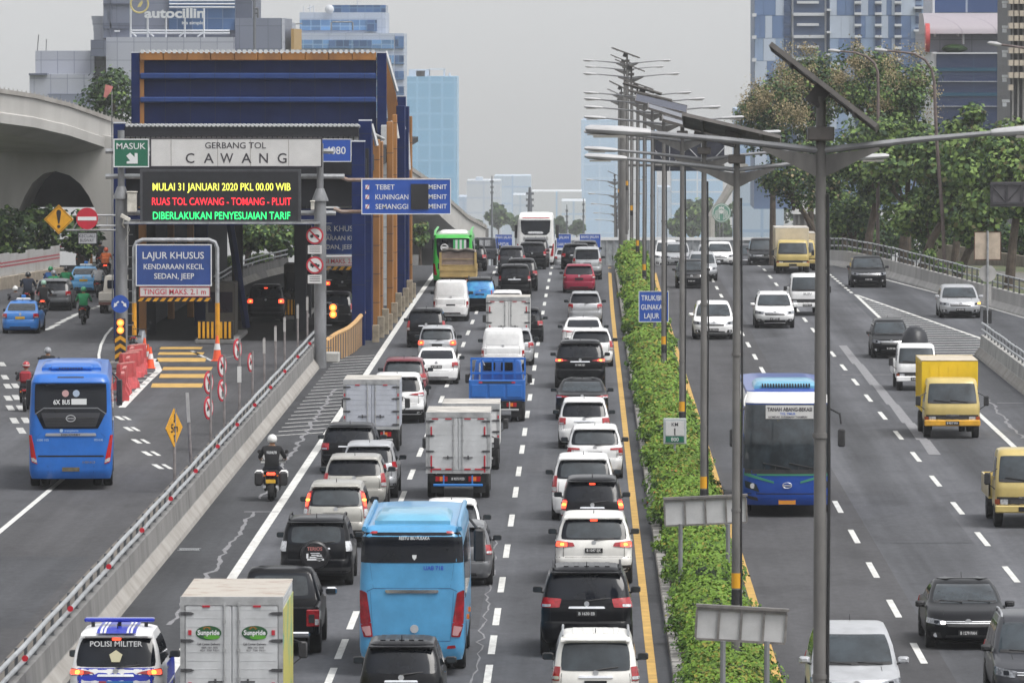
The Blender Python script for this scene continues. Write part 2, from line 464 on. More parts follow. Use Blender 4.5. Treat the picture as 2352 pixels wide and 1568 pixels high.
def make_car(kind, W, H, L, pc, loc, rz, label, group, front=False, tl='block', lit=0, plate=None, roof=False, spoiler=True, clear_back=False, chrome=True, rail=False, two=None, hl_lit=0, glass=None, seam=True, cat='car', name='car', surround=True, bumper=None, plate_mat=None, wiper=True, tlm=None):
 Ly = car_layers(kind, W, H, L); S = Shell(Ly)
 r = thing(name, label, cat, loc, rz, group)
 P = paint(pc); w = W / 2
 saloon = kind == 'sedan'
 gl = glass or GLASS
 b = MB(); S.mesh(b)
 wr = {'suv': .36, 'mpv': .30, 'hatch': .29, 'van': .30, 'boxy': .33, 'sedan': .31}[kind]
 ya, yb = .78, L - .86
 for sg in (-1, 1):                                     # wheel arches
  for yy in (ya, yb):
   pts = [(sg * (w * .993 + .004), yy + wr * 1.17 * cos(a), max(Ly[0][0] + .0, wr + wr * 1.17 * sin(a))) for a in [pi * k / 12 for k in range(13)]]
   if sg < 0: pts.reverse()
   b.add(pts, [tuple(range(13))], 1)
 b.box(-w * .80, w * .80, .45, L - .4, .13, Ly[0][0] + .05, 1)
 b.build('body', [P, DARK], r)
 # bumper insert, seams
 q = MB()
 if bumper is None: bumper = kind in ('suv', 'boxy')
 if bumper: S.patch(q, 'R', ((-.98, .20), (.98, .20), (.98, .285), (-.98, .285)), .012, 10, 2, H=H)
 else: S.patch(q, 'R', ((-.62, .175), (.62, .175), (.56, .225), (-.56, .225)), .006, 8, 2, H=H)
 q.build('bumper_insert', BLK, r)
 # rear glass
 if saloon: gq = ((-.86, .70), (.86, .70), (.90, .915), (-.90, .915))
 elif kind == 'van': gq = ((-.82, .63), (.82, .63), (.84, .89), (-.84, .89))
 elif kind == 'boxy': gq = ((-.84, .625), (.84, .625), (.88, .91), (-.88, .91))
 else: gq = ((-.91, .645), (.91, .645), (.92, .918), (-.92, .918))
 q = MB(); S.patch(q, 'R', gq, .008, 10, 6, .07, H=H)
 rg = q.build('rear_window', gl, r)
 if clear_back:
  q = MB(); i = .12
  S.patch(q, 'R', tuple((u * .87, v + (.02 if v < .8 else -.03)) for u, v in gq), .014, 10, 6, .12, H=H)
  q.build('pane', GLASSL, rg)
 if wiper and not saloon and kind != 'van':
  q = MB(); q.tube([(.0, S.rear(0, .635 * H) - .03, .635 * H), (.18, S.rear(.18, .65 * H) - .03, .65 * H), (.52 * w, S.rear(.5 * w, .68 * H) - .025, .665 * H)], .012, 5)
  q.build('wiper', BLK, r)
 # seams of the tailgate
 if seam:
  q = MB()
  for u in (-.80, .80): S.patch(q, 'R', ((u - .006, .40), (u + .006, .40), (u + .006, .60), (u - .006, .60)), .003, 1, 3, H=H)
  S.patch(q, 'R', ((-.98, .392), (.98, .392), (.98, .400), (-.98, .400)), .003, 10, 1, H=H)
  q.build('tailgate_seam', DARK, r)
 # lamps
 for sg in (1, -1):
  q = MB()
  for z in TLS[tl]: S.patch(q, 'R', z if sg > 0 else mirq(z), .016, 6, 3, .06, H=H)
  t = q.build('tail_lamp', tlm or REDL, r)
  z0 = TLS[tl][0]
  q = MB()
  if tl in ('tall', 'pillar', 'corner', 'van'):
   f = (z0[0][1] + z0[3][1]) / 2; lo = min(z0[0][1], z0[1][1])
   zz = ((z0[0][0] + .01, lo + .015), (1, lo + .015), (1, lo + (z0[3][1] - lo) * .33), (z0[0][0] + .015, lo + (z0[3][1] - lo) * .33))
  else:
   zz = ((.80, z0[1][1] + .012), (.97, z0[1][1] + .010), (.97, z0[1][1] + .04), (.80, z0[1][1] + .042))
  S.patch(q, 'R', zz if sg > 0 else mirq(zz), .022, 4, 2, .1, H=H)
  q.build('reversing_lamp', CLRL, t)
  if lit:
   q = MB()
   zl = tuple((u * .25 + .72 if tl not in ('tall', 'pillar', 'corner') else u, v) for u, v in z0)
   if tl in ('tall', 'pillar', 'corner'):
    lo, hi = z0[0][1], z0[3][1]
    zl = ((z0[0][0] + .02, lo + (hi - lo) * .42), (.985, lo + (hi - lo) * .42), (.985, lo + (hi - lo) * .9), (z0[0][0] + .02, lo + (hi - lo) * .9))
   else:
    lo, hi = z0[1][1], z0[2][1]
    zl = ((.70, lo + .02), (.98, lo + .015), (.98, hi - .01), (.72, hi - .02))
   S.patch(q, 'R', zl if sg > 0 else mirq(zl), .024, 4, 3, .14, H=H)
   q.build('brake_lamp', LITR, t)
   q = MB(); cu = sum(p[0] for p in zl) / 4; cv = sum(p[1] for p in zl) / 4
   zz = ((cu - .05, cv - .018), (cu + .05, cv - .018), (cu + .05, cv + .018), (cu - .05, cv + .018))
   S.patch(q, 'R', zz if sg > 0 else mirq(zz), .030, 3, 2, .2, H=H)
   q.build('bulb', LITO, t)
 if lit > 1:
  q = MB(); S.patch(q, 'R', ((-.12, .895), (.12, .895), (.12, .925), (-.12, .925)), .02, 4, 2, .15, H=H); q.build('high_brake_lamp', LITR, r)
 # plate and garnish
 if plate is not False:
  pv = .495 if kind in ('suv', 'mpv', 'hatch', 'boxy') else (.50 if saloon else .40)
  q = MB(); pw = .21
  hv = .055 / H
  y0 = S.rear(0, pv * H) - .02
  q.box(-pw, pw, y0, y0 + .05, (pv - hv) * H, (pv + hv) * H, 0)
  if plate: put_text(q, plate, 0, pv * H - .025, .062, .34, y0 - .004, 1, .02)
  q.build('number_plate', [plate_mat or PLT, PLW], r)
 if chrome:
  q = MB(); v = .565 if not saloon else .57
  S.patch(q, 'R', ((-.42, v - .012), (.42, v - .012), (.40, v + .012), (-.40, v + .012)), .022, 8, 1, .1, H=H)
  q.build('garnish', CHR if pc in ('black', 'white', 'pearl', 'silver') else P, r)
 q = MB(); zc = (.605 if not saloon else .61) * H
 yy = S.rear(0, zc) - .012
 q.lathe([(.055, 0), (.055, .02)], (0, yy - .004, zc), 'y', 12); q.build('emblem', EMB, r)
 if spoiler and not saloon and kind != 'van':
  q = MB(); zt = .93 * H; hwT = S.at(zt)[2]
  yt = S.rear(0, zt)
  q.loft([[(x * hwT, yt - .10 - .02 * (1 - x * x) + (.05 if abs(x) > .9 else 0), zt + .012 * H), (x * hwT, yt - .09, zt - .012), (x * hwT, yt + .12, zt - .01), (x * hwT, yt + .16, zt + .033 * H)] for x in (-.97, -.85, -.4, .4, .85, .97)], 0, True)
  q.build('spoiler', P, r, sharp=50)
 if rail:
  for sg in (-1, 1):
   q = MB(); x = sg * (S.at(.965 * H)[2] - .03)
   y0, y1 = S.at(.93 * H)[0] + .15, S.at(.93 * H)[1] - .2
   q.tube([(x, y0, .975 * H), (x, y0 + .12, 1.012 * H), (x, (y0 + y1) / 2, 1.028 * H), (x, y1 - .12, 1.012 * H), (x, y1, .97 * H)], .022, 6)
   q.build('roof_rail', STEEL if pc != 'black' else BLK, r)
 # antenna fin / roof ribs
 if roof:
  q = MB(); hr = S.at(.985 * H)[2]
  y0, y1 = S.at(.99 * H)[0] + .1, S.at(.99 * H)[1] - .3
  for k in range(5):
   x = (-.66 + .33 * k) * hr
   q.cbox(x - .05, x + .05, y0, y1, .985 * H, H * 1.004, .006)
  q.build('roof_rib', P, r)
 q = MB(); ya2 = S.at(.965 * H)[0] + .30 if not saloon else S.at(.965 * H)[0] + .1
 q.tube([(0, ya2, H * .985), (0, ya2 - .10, H + .10)], [.012, .006], 5); q.build('antenna', BLK, r)
 # side glass
 for sg, sd in ((1, 'S'), (-1, 'P')):
  vb, vt = (.645, .90) if not saloon else (.69, .90)
  hb = S.at(vb * H); ht = S.at(vt * H)
  yb0, yb1 = hb[0] + .42, hb[1] - .38
  yt0, yt1 = ht[0] + .30, ht[1] - .34
  if kind == 'van': segs = [(.62, 1.0)]
  else: segs = [(0, .20), (.225, .58), (.605, 1)] if not saloon else [(0, .48), (.51, 1)]
  for a, c in segs:
   q = MB()
   qd = ((yb0 + (yb1 - yb0) * a, vb), (yb0 + (yb1 - yb0) * c, vb), (yt0 + (yt1 - yt0) * c, vt), (yt0 + (yt1 - yt0) * a, vt))
   S.patch(q, sd, qd, .006, 3, 4, .04, H=H)
   q.build('side_window', GLASS, r)
  q = MB()
  for yy in (yb0 + (yb1 - yb0) * .58, ):
   q.box(sg * (S.at(.56 * H)[2]), sg * (S.at(.56 * H)[2] + .025), yy - .10, yy + .08, .555 * H, .575 * H)
  q.build('door_handle', P if not chrome else CHR, r)
  # mirror
  q = MB(); mx = sg * (S.at(.63 * H)[2] + .13); my = S.at(.66 * H)[1] - .28; mz = .655 * H
  rings = []
  for t in (-.09, -.075, -.02, .05, .09):
   k = {-.09: .80, -.075: .95, -.02: 1, .05: .85, .09: .45}[t]
   rings.append([(mx + .115 * k * max(-.92, min(.92, 1.25 * cos(a))), my + t, mz + .075 * k * max(-.92, min(.92, 1.25 * sin(a)))) for a in [2 * pi * j / 12 for j in range(12)]])
  q.loft(rings, 0, True)
  q.tube([(mx - sg * .06, my + .02, mz - .05), (sg * S.at(.62 * H)[2] * .985, my + .06, .61 * H)], .022, 5, 1)
  mo = q.build('mirror', [P if pc in ('white', 'silver', 'pearl', 'grey', 'blue', 'taxi', 'polblue') and front else BLK, BLK], r)
  q = MB(); q.add([(mx + .09 * max(-.92, min(.92, 1.25 * cos(a))), my - .094, mz + .055 * max(-.92, min(.92, 1.25 * sin(a)))) for a in [2 * pi * j / 12 for j in range(12)]], [tuple(range(12))])
  q.build('mirror_glass', GLASSL, mo)
 # wheels
 tw = .21
 for sg in (-1, 1):
  for yy in (ya, yb): add_wheel(r, sg * (w * .995 - tw / 2 + .016), yy, wr, tw)
 # windscreen and face (also carried by cars seen from behind)
 vb = .615 if not saloon else .675
 q = MB(); S.patch(q, 'F', ((-.90, vb), (.90, vb), (.89, .925), (-.89, .925)), .008, 10, 6, .05, H=H); wo = q.build('windscreen', glass or (GLASSL if front else GLASS), r)
 if front:
  q = MB(); z = (vb + .012) * H
  for a in (-.62, .08): q.tube([(a * w, S.front(a * w, z) + .03, z), ((a + .55) * w, S.front((a + .55) * w, z + .04) + .03, z + .035)], .014, 5)
  q.build('wiper', BLK, r)
  q = MB(); S.patch(q, 'F', ((-.86, vb + .004), (.86, vb + .004), (.86, vb + .035), (-.86, vb + .035)), .012, 10, 1, H=H); q.build('cowl', BLK, r)
  hv = (.40, .50) if not saloon else (.39, .485)
  for sg in (1, -1):
   q = MB(); z = ((.60, hv[0] + .005), (1.0, hv[0] + .025), (1.0, hv[1] + .012), (.54, hv[1] - .025))
   S.patch(q, 'F', z if sg > 0 else mirq(z), .014, 6, 3, .08, H=H)
   h = q.build('head_lamp', HLENS, r)
   q = MB(); z = ((.72, hv[0] + .03), (.84, hv[0] + .03), (.84, hv[1] - .02), (.72, hv[1] - .02))
   S.patch(q, 'F', z if sg > 0 else mirq(z), .020, 4, 3, .2, H=H); q.build('lens', GLASS, h)
   if hl_lit == 2 or (hl_lit == 1 and sg < 0) or (hl_lit == 3 and sg < 0):
    q = MB(); z = ((.56, hv[0] + .02), (.68, hv[0] + .02), (.68, hv[1] - .03), (.56, hv[1] - .03))
    if hl_lit == 3: z = ((.86, hv[0] + .04), (1.0, hv[0] + .04), (1.0, hv[1]), (.86, hv[1]))
    S.patch(q, 'F', z if sg > 0 else mirq(z), .024, 4, 3, .25, H=H); q.build('lit_lens', LITW if hl_lit != 3 else LITO, h)
   q = MB(); S.patch(q, 'F', tuple((u, v) for u, v in (((.66, .19), (.92, .20), (.92, .275), (.70, .275)) if sg > 0 else mirq(((.66, .19), (.92, .20), (.92, .275), (.70, .275))))), .008, 4, 3, .1, H=H)
   fo = q.build('fog_lamp_recess', BLK, r)
   q = MB(); xx = sg * .79 * w; zz = .235 * H; q.lathe([(.05, 0), (.05, .03)], (xx, S.front(xx, zz) - .005, zz), 'y', 10); q.build('fog_lamp', CLRL, fo)
  q = MB(); S.patch(q, 'F', ((-.50, hv[0] - .02), (.50, hv[0] - .02), (.55, hv[1] - .03), (-.55, hv[1] - .03)), .010, 8, 2, .06, H=H, m=0)
  for k in range(2 if chrome else 0):
   v = hv[0] + .032 + .026 * k
   S.patch(q, 'F', ((-.55, v), (.55, v), (.55, v + .011), (-.55, v + .011)), .02, 8, 1, 0, H=H, m=1)
  q.build('grille', [BLK, CHR], r)
  q = MB(); S.patch(q, 'F', ((-.62, .165), (.62, .165), (.56, .24), (-.56, .24)), .008, 8, 2, .08, H=H); q.build('lower_grille', BLK, r)
  q = MB(); zc = (hv[0] + .05) * H; q.lathe([(.075, 0), (.075, .03)], (0, S.front(0, zc) + .0, zc), 'y', 14); q.build('front_emblem', EMB, r)
  if chrome:
   q = MB(); S.patch(q, 'F', ((-.62, .15), (.62, .15), (.62, .164), (-.62, .164)), .016, 8, 1, 0, H=H); q.build('bumper_trim', CHR if pc != 'white' else P, r)
  if plate is not False:
   q = MB(); pv = .275; yy = S.front(0, pv * H) + .02
   q.box(-.21, .21, yy - .05, yy, pv * H - .06, pv * H + .06)
   if plate: put_text(q, plate, 0, pv * H - .03, .065, .34, yy + .004, 1, .02, M=Matrix.Translation((0, 2 * yy + .008, 0)) @ Matrix.Rotation(pi, 4, 'Z') )
   q.build('front_plate', [plate_mat or PLT, PLW], r)
  q = MB()                                            # bonnet crease
  for sg in (-1, 1):
   S.patch(q, 'F', ((sg * .60 - .008, .545), (sg * .60 + .008, .545), (sg * .60 + .008, .60), (sg * .60 - .008, .60)), .002, 1, 2, H=H)
  q.build('bonnet_seam', DARK, r)
 return r, S
# ------------------------------------------------------------------ place a vehicle from its outline in the picture
def place(xl, xr, yt, yg, wmin=1.5, wmax=1.95, over=.75, toproof=.4, front=False, Hr=(1.3, 2.05), W=None):
 """returns W, H, X, Yend (the end that faces the camera)"""
 g = GP((xl + xr) / 2, yg)
 Y = g.y
 if W is not None and Y > 380:
  s = (xr - xl) / W; Y = FL / s
 if Y > CREST:
  Y = min(Y, 520)
  g = PY((xl + xr) / 2, yg, Y)
 Ye = Y - over
 k = (PY(xr, yg, Ye).x - PY(xl, yg, Ye).x)
 Wd = max(wmin, min(wmax, k)) if W is None else W
 top = PY((xl + xr) / 2, yt, Ye + toproof).z - gz(Y)
 Hh = max(Hr[0], min(Hr[1], top))
 X = PY((xl + xr) / 2, yg, Ye).x
 return Wd, Hh, X, Ye
LEFTG = 'cars driving away on the left carriageway'
RIGHTG = 'cars coming towards us on the right carriageway'
def car(xl, xr, yt, yg, kind, pc, label, front=False, W=None, L=None, group=None, rz=0, **k):
 saloon = kind == 'sedan'
 tr = {'mpv': .4, 'suv': .4, 'hatch': .5, 'van': .2, 'boxy': .3, 'sedan': 1.5}[kind]
 if front: tr = {'mpv': 1.6, 'suv': 1.9, 'hatch': 1.6, 'van': 1.0, 'boxy': 1.8, 'sedan': 2.1}[kind]
 Wd, H, X, Ye = place(xl, xr, yt, yg, front=front, toproof=tr, over=.8, W=W, Hr=(1.36, 1.55) if saloon else (1.45, 1.95))
 if not saloon: H *= 1.03
 if L is None: L = {'mpv': 4.3, 'suv': 4.5, 'hatch': 3.8, 'van': 4.1, 'boxy': 4.3, 'sedan': 4.5}[kind]
 if front: loc, rot = (X, Ye + L, gz(Ye + 2)), pi
 else: loc, rot = (X, Ye, gz(Ye + 2)), 0
 return make_car(kind, Wd, H, L, pc, loc, rot + rz, label, group or (RIGHTG if front else LEFTG), front, **k)
# ------------------------------------------------------------------ lorries
ALU = mat('box aluminium', (.50, .51, .52), .5, .15, var=.14, vs=1.4)
ALUD = mat('box roof weathered', (.42, .40, .37), .8, var=.3, vs=1.6)
FRM = mat('box frame', (.36, .365, .37), .5, .3, var=.22, vs=3)
STRAP = mat('hinge steel', (.07, .07, .075), .55, .3, var=.4, vs=8)
RTAPE = mat('red tape', (.42, .02, .035), .4)
def wheels_truck(r, W, y_rear, y_front, rad=.37, dual=True):
 for sg in (-1, 1):
  add_wheel(r, sg * (W / 2 - .13), y_rear, rad, .22)
  if dual: add_wheel(r, sg * (W / 2 - .38), y_rear, rad, .20)
  add_wheel(r, sg * (W / 2 - .14), y_front, rad, .22)
def box_body(r, W, L, z0, z1, bm, y0=0.0, style='doors', roofm=None, frame=FRM):
 w = W / 2
 b = MB(); b.cbox(-w, w, y0 + .02, y0 + L, z0, z1, .025, 0)
 n = int(L / .38)
 for k in range(1, n):                                   # pressed ribs on the sides
  y = y0 + L * k / n
  for sg in (-1, 1): b.box(sg * w - .012 if sg > 0 else -w - .012, w + .012 if sg > 0 else -w + .012, y - .05, y + .05, z0 + .1, z1 - .12, 0)
 for k in range(1, 6): b.box(-w + W * k / 6 - .04, -w + W * k / 6 + .04, y0 + L, y0 + L + .014, z0 + .1, z1 - .14, 0)
 box = b.build('cargo_box', bm, r)
 q = MB(); q.cbox(-w - .01, w + .01, y0 + .0, y0 + L + .01, z1 + .002, z1 + .03, .012); q.build('box_roof', roofm or ALUD, box)
 q = MB(); t = .07
 q.box(-w - .012, -w + t, y0 - .02, y0 + .05, z0, z1 + .034); q.box(w - t, w + .012, y0 - .02, y0 + .05, z0, z1 + .034)
 q.box(-w + t, w - t, y0 - .018, y0 + .05, z1 - .12, z1 + .034); q.box(-w + t, w - t, y0 - .018, y0 + .05, z0, z0 + .09)
 q.build('door_frame', frame, box)
 if style == 'doors':
  for sg in (-1, 1):
   q = MB(); a, c = (.012, w - t - .01)
   x0, x1 = (a, c) if sg > 0 else (-c, -a)
   q.cbox(x0, x1, y0 - .012, y0 + .03, z0 + .10, z1 - .13, .012)
   zz = z0 + .16; k = 0
   while zz < z1 - .2:                              # pressed corrugation lines
    q.box(x0 + .02, x1 - .02, y0 - .016, y0 - .011, zz, zz + .012); zz += .155
   d = q.build('box_door', bm, box)
   q = MB()
   for xb in (sg * (w * .14), ):
    q.tube([(xb, y0 - .035, z0 + .05), (xb, y0 - .035, z1 - .07)], .016, 6)
    for zz in (.1, .3, .55, .8, .95): q.box(xb - .03, xb + .03, y0 - .045, y0 - .01, z0 + (z1 - z0) * zz - .025, z0 + (z1 - z0) * zz + .025)
   q.build('lock_bar', FRM, d)
   q = MB()
   for zz in (.10, .37, .63, .87):
    z = z0 + (z1 - z0) * zz
    xo = sg * (w + .005)
    q.prism([(xo, z - .03), (xo - sg * .19, z - .028), (xo - sg * .25, z), (xo - sg * .19, z + .028), (xo, z + .03)], y0 - .034, y0 - .013)
   q.build('hinge_strap', STRAP, d)
   q = MB(); xh = sg * w * .32; z = z0 + (z1 - z0) * .27
   q.box(xh - .13, xh + .13, y0 - .045, y0 - .015, z - .012, z + .012); q.box(xh - .02, xh + .02, y0 - .05, y0 - .015, z - .05, z + .05)
   q.build('door_handle', STRAP, d)
 return box
def truck_cab(r, W, H, y0, L, zb, pm, front, plate=None, lens=CLRL, brand=None, bumper=None, glass=None, hood=.0):
 w = W / 2; y1 = y0 + L
 Ly = [(zb, y0, y1 - .06, .97 * w, .06, .16), (zb + .12, y0, y1, .99 * w, .06, .18), (.50 * H, y0, y1, w, .06, .2), (.55 * H, y0, y1 - .015, w, .06, .2),
          (.93 * H, y0 + .03, y1 - .34, .90 * w, .08, .18), (.975 * H, y0 + .06, y1 - .44, .86 * w, .1, .18), (.995 * H, y0 + .16, y1 - .62, .74 * w, .1, .15), (H, y0 + .3, y1 - .8, .5 * w, .1, .1)]
 S = Shell(Ly, .0, .07)
 b = MB(); S.mesh(b); cab = b.build('cab', pm, r)
 q = MB(); S.patch(q, 'F', ((-.90, .585), (.90, .585), (.90, .915), (-.90, .915)), .01, 10, 6, .05, H=H); q.build('windscreen', glass or GLASSL, cab)
 q = MB(); S.patch(q, 'F', ((-.88, .59), (.88, .59), (.88, .625), (-.88, .625)), .014, 10, 1, H=H); q.build('cowl', BLK, cab)
 q = MB()
 for a in (-.55, .05): q.tube([(a * w, S.front(a * w, .61 * H) + .035, .61 * H), ((a + .62) * w, S.front((a + .62) * w, .64 * H) + .03, .645 * H)], .014, 5)
 q.build('wiper', BLK, cab)
 for sg, sd in ((1, 'S'), (-1, 'P')):
  q = MB(); S.patch(q, sd, ((y0 + .25, .60), (y1 - .32, .60), (y1 - .52, .89), (y0 + .28, .89)), .006, 4, 4, .04, H=H); q.build('side_window', GLASS, cab)
  q = MB(); mx = sg * (w + .20); mz = .63 * H; my = y1 - .12
  q.cbox(mx - .085, mx + .085, my - .03, my + .05, mz - .16, mz + .16, .03)
  q.tube([(mx, my, mz - .12), (sg * w * .97, my - .12, mz - .3)], .014, 5); q.tube([(mx, my, mz + .12), (sg * w * .92, my - .12, mz + .26)], .014, 5)
  q.build('mirror', BLK, cab)
 q = MB(); S.patch(q, 'F', ((-.94, .29), (.94, .29), (.94, .40), (-.94, .40)), .01, 10, 2, .03, H=H, m=0)
 for k in range(3): S.patch(q, 'F', ((-.52, .315 + .018 * k), (.52, .315 + .018 * k), (.52, .321 + .018 * k), (-.52, .321 + .018 * k)), .016, 8, 1, 0, H=H, m=1)
 q.build('grille', [BLK, mat('grille bar', (.10, .10, .105), .5)], cab)
 for sg in (1, -1):
  q = MB(); z = ((.60, .305), (.84, .305), (.84, .37), (.60, .37)); S.patch(q, 'F', z if sg > 0 else mirq(z), .02, 4, 2, .08, H=H); h = q.build('head_lamp', lens, cab)
  q = MB(); z = ((.86, .305), (.985, .305), (.985, .37), (.86, .37)); S.patch(q, 'F', z if sg > 0 else mirq(z), .02, 3, 2, .08, H=H); q.build('indicator', mat('dull amber', (.30, .06, .02), .35), h)
 q = MB(); q.cbox(-w, w, y1 - .05, y1 + .06, zb - .10, zb + .10, .03); q.build('bumper', bumper or pm, r)
 if plate is not None:
  q = MB(); q.box(-.22, .22, y1 + .06, y1 + .075, zb - .06, zb + .06)
  if plate: put_text(q, plate, 0, zb - .03, .065, .36, y1 + .08, 1, .02, M=Matrix.Translation((0, 2 * (y1 + .08), 0)) @ Matrix.Rotation(pi, 4, 'Z'))
  q.build('number_plate', [PLT, PLW], r)
 if brand:
  q = MB(); zt = brand[1] * H; put_text(q, brand[0], 0, zt, brand[2], None, 0, 0, .03, M=Matrix.Translation((0, S.front(0, zt) + .03, 0)) @ Matrix.Rotation(pi, 4, 'Z')); q.build('lettering', brand[3], cab)
 return cab, S
def chassis(r, W, L, zb):
 q = MB(); q.box(-W * .24, W * .24, .25, L, .42, zb - .0); q.box(-W * .42, W * .42, .12, .3, .48, .58)
 q.build('chassis', DARK, r)
def rear_gear(r, W, zb, plate=None, bar=None):
 w = W / 2
 for sg in (-1, 1):
  q = MB(); q.box(sg * w * .52 - .17, sg * w * .52 + .17, -.02, .06, zb - .22, zb - .08, 0); q.box(sg * w * .52 - .05, sg * w * .52 + .05, -.026, -.019, zb - .21, zb - .09, 1)
  q.build('tail_lamp', [REDL, ORGL], r)
  q = MB(); q.box(sg * (w - .30) - .17, sg * (w - .30) + .17, .48, .50, .16, zb - .05); q.build('mud_flap', BLK, r)
 q = MB(); q.box(-w * .9, w * .9, .02, .10, zb - .26, zb - .02); q.build('rear_beam', DARK, r)
 q = MB(); q.box(-.22, .22, .0, .02, zb - .21, zb - .09)
 if plate: put_text(q, plate, 0, zb - .18, .065, .36, -.004, 1, .02)
 q.build('number_plate', [PLT, PLW], r)
 q = MB(); q.cbox(-w * .78, w * .78, -.06, .02, zb - .36, zb - .29, .015)
 for sg in (-1, 1): q.box(sg * w * .45 - .02, sg * w * .45 + .02, -.04, .06, zb - .3, zb - .05)
 q.build('under_run_bar', bar or FRM, r)
def red_tapes(box, W, z0, z1, kind, y=-.028):
 w = W / 2; q = MB()
 if kind == 'frame':
  for sg in (-1, 1):
   x = sg * (w - .145)
   for a, c in ((.02, .30), (.62, .78)): q.box(x - .022, x + .022, y - .006, y + .02, z0 + (z1 - z0) * a, z0 + (z1 - z0) * c)
   q.box(min(x, x - sg * .28), max(x, x - sg * .28), y - .006, y + .02, z0 + .10, z0 + .14)
   q.box(sg * w * .30 - .09, sg * w * .30 + .09, y - .006, y + .02, z0 + .10, z0 + .14)
   for a in (.30, .72): q.box(sg * w * a - .09, sg * w * a + .09, y - .006, y + .02, z1 - .17, z1 - .14)
 else:
  for sg in (-1, 1):
   x = sg * (w - (.035 if kind == 'side' else .165)); u_ = .02 if kind == 'side' else .03
   for a in (.22, .68): q.box(x - u_, x + u_, y - .004, y + .02, z0 + (z1 - z0) * a, z0 + (z1 - z0) * a + .09)
   q.box(sg * w * .5 - .07, sg * w * .5 + .07, y - .004, y + .02, z1 - .155, z1 - .12)
 q.build('red_reflector', RTAPE, box)
def box_truck(xl, xr, yt, yg, label, cabc='white', bm=None, zb=.78, L=3.2, plate='', bar=None, tapes='frame', W=None, group=LEFTG, style='doors', Hmax=3.2, roofm=None):
 g = GP((xl + xr) / 2, yg); Ye = g.y - 1.1
 k = PY(xr, yg, Ye).x - PY(xl, yg, Ye).x
 Wd = W or max(1.6, min(2.3, k)); H = max(1.8, min(Hmax, PY((xl + xr) / 2, yt, Ye).z)); X = PY((xl + xr) / 2, yg, Ye).x
 r = thing('box_truck', label, 'truck', (X, Ye, 0), 0, group)
 b = box_body(r, Wd, L, zb, H, bm or ALU, style=style, roofm=roofm)
 if tapes: red_tapes(b, Wd, zb, H, tapes)
 chassis(r, Wd, L + 1.0, zb)
 rear_gear(r, Wd, zb, plate, bar)
 truck_cab(r, Wd * .93, min(2.1, H - .12), L + .1, 1.55, .5, paint(cabc), False)
 wheels_truck(r, Wd, 1.05, L + .75, .36)
 return r, b, Wd, H, zb
# ------------------------------------------------------------------ buses
def bus_shell(W, H, L, rr=.22, lean=.14, top=.84, front_lean=.35):
 w = W / 2
 Ly = [(.34, .12, L - .10, .95 * w, .2, .25), (.48, .02, L - .02, .985 * w, rr, .32), (.62, 0, L, w, rr, .34), (.95, .0, L, w, rr, .34), (1.35, .015, L - .02, w, rr, .34),
          (.62 * H, .03, L - .06, .995 * w, rr, .34), (.90 * H, .03 + lean, L - .06 - front_lean * .6, .955 * w, rr, .34), (.925 * H, .03 + lean - .02, L - .10 - front_lean * .8, .948 * w, rr, .34),
          (.955 * H, .06 + lean, L - .16 - front_lean, .91 * w, rr, .34), (.985 * H, .18 + lean, L - .3 - front_lean, top * w, rr, .3), (H, .5 + lean, L - .75 - front_lean, top * .72 * w, rr, .25)]
 return Shell(Ly, .03, .16)
def bus_common(r, S, W, H, L, pm, side=GLASS, ac=None, acy=(1.2, 3.0), win=(.50, .86), wheels=(2.0, -2.1), rad=.45):
 w = W / 2
 b = MB(); S.mesh(b)
 for sg in (-1, 1):
  for yy in (wheels[0], L + wheels[1]):
   pts = [(sg * (w + .004), yy + rad * 1.18 * cos(a), max(.36, rad + rad * 1.18 * sin(a))) for a in [pi * k / 12 for k in range(13)]]
   if sg < 0: pts.reverse()
   b.add(pts, [tuple(range(13))], 1)
 body = b.build('body', [pm, DARK], r)
 for sg, sd in ((1, 'S'), (-1, 'P')):
  n = 5; a0, a1 = .75, L - 1.4
  for k in range(n):
   q = MB(); y0 = a0 + (a1 - a0) * k / n + .02; y1 = a0 + (a1 - a0) * (k + 1) / n - .02
   S.patch(q, sd, ((y0, win[0]), (y1, win[0]), (y1, win[1]), (y0, win[1])), .008, 3, 4, .02, H=H); q.build('side_window', side, body)
 if ac:
  q = MB(); hw = W * .36; y0, y1 = acy
  R = []
  for z, i in ((H - .12, 0), (H + .06, .0), (H + .15, .10), (H + .19, .28)):
   R.append([(sx * (hw - i * (1 if abs(sx) > .9 else .9)), (y0 + i * 1.6) if fy < 0 else (y1 - i * 2), z) for sx, fy in ((-1, -1), (-.7, -1), (.7, -1), (1, -1), (1, 1), (.7, 1), (-.7, 1), (-1, 1))])
  q.loft(R, 0, True); q.build('air_conditioner', ac, r, sharp=50)
 for sg in (-1, 1):
  for yy in (wheels[0], L + wheels[1]): add_wheel(r, sg * (w - .14), yy, rad, .27)
  add_wheel(r, sg * (w - .44), wheels[0], rad, .25)
 q = MB(); q.box(-w * .8, w * .8, .5, L - .6, .30, .5); q.build('underbody', DARK, r)
 return body
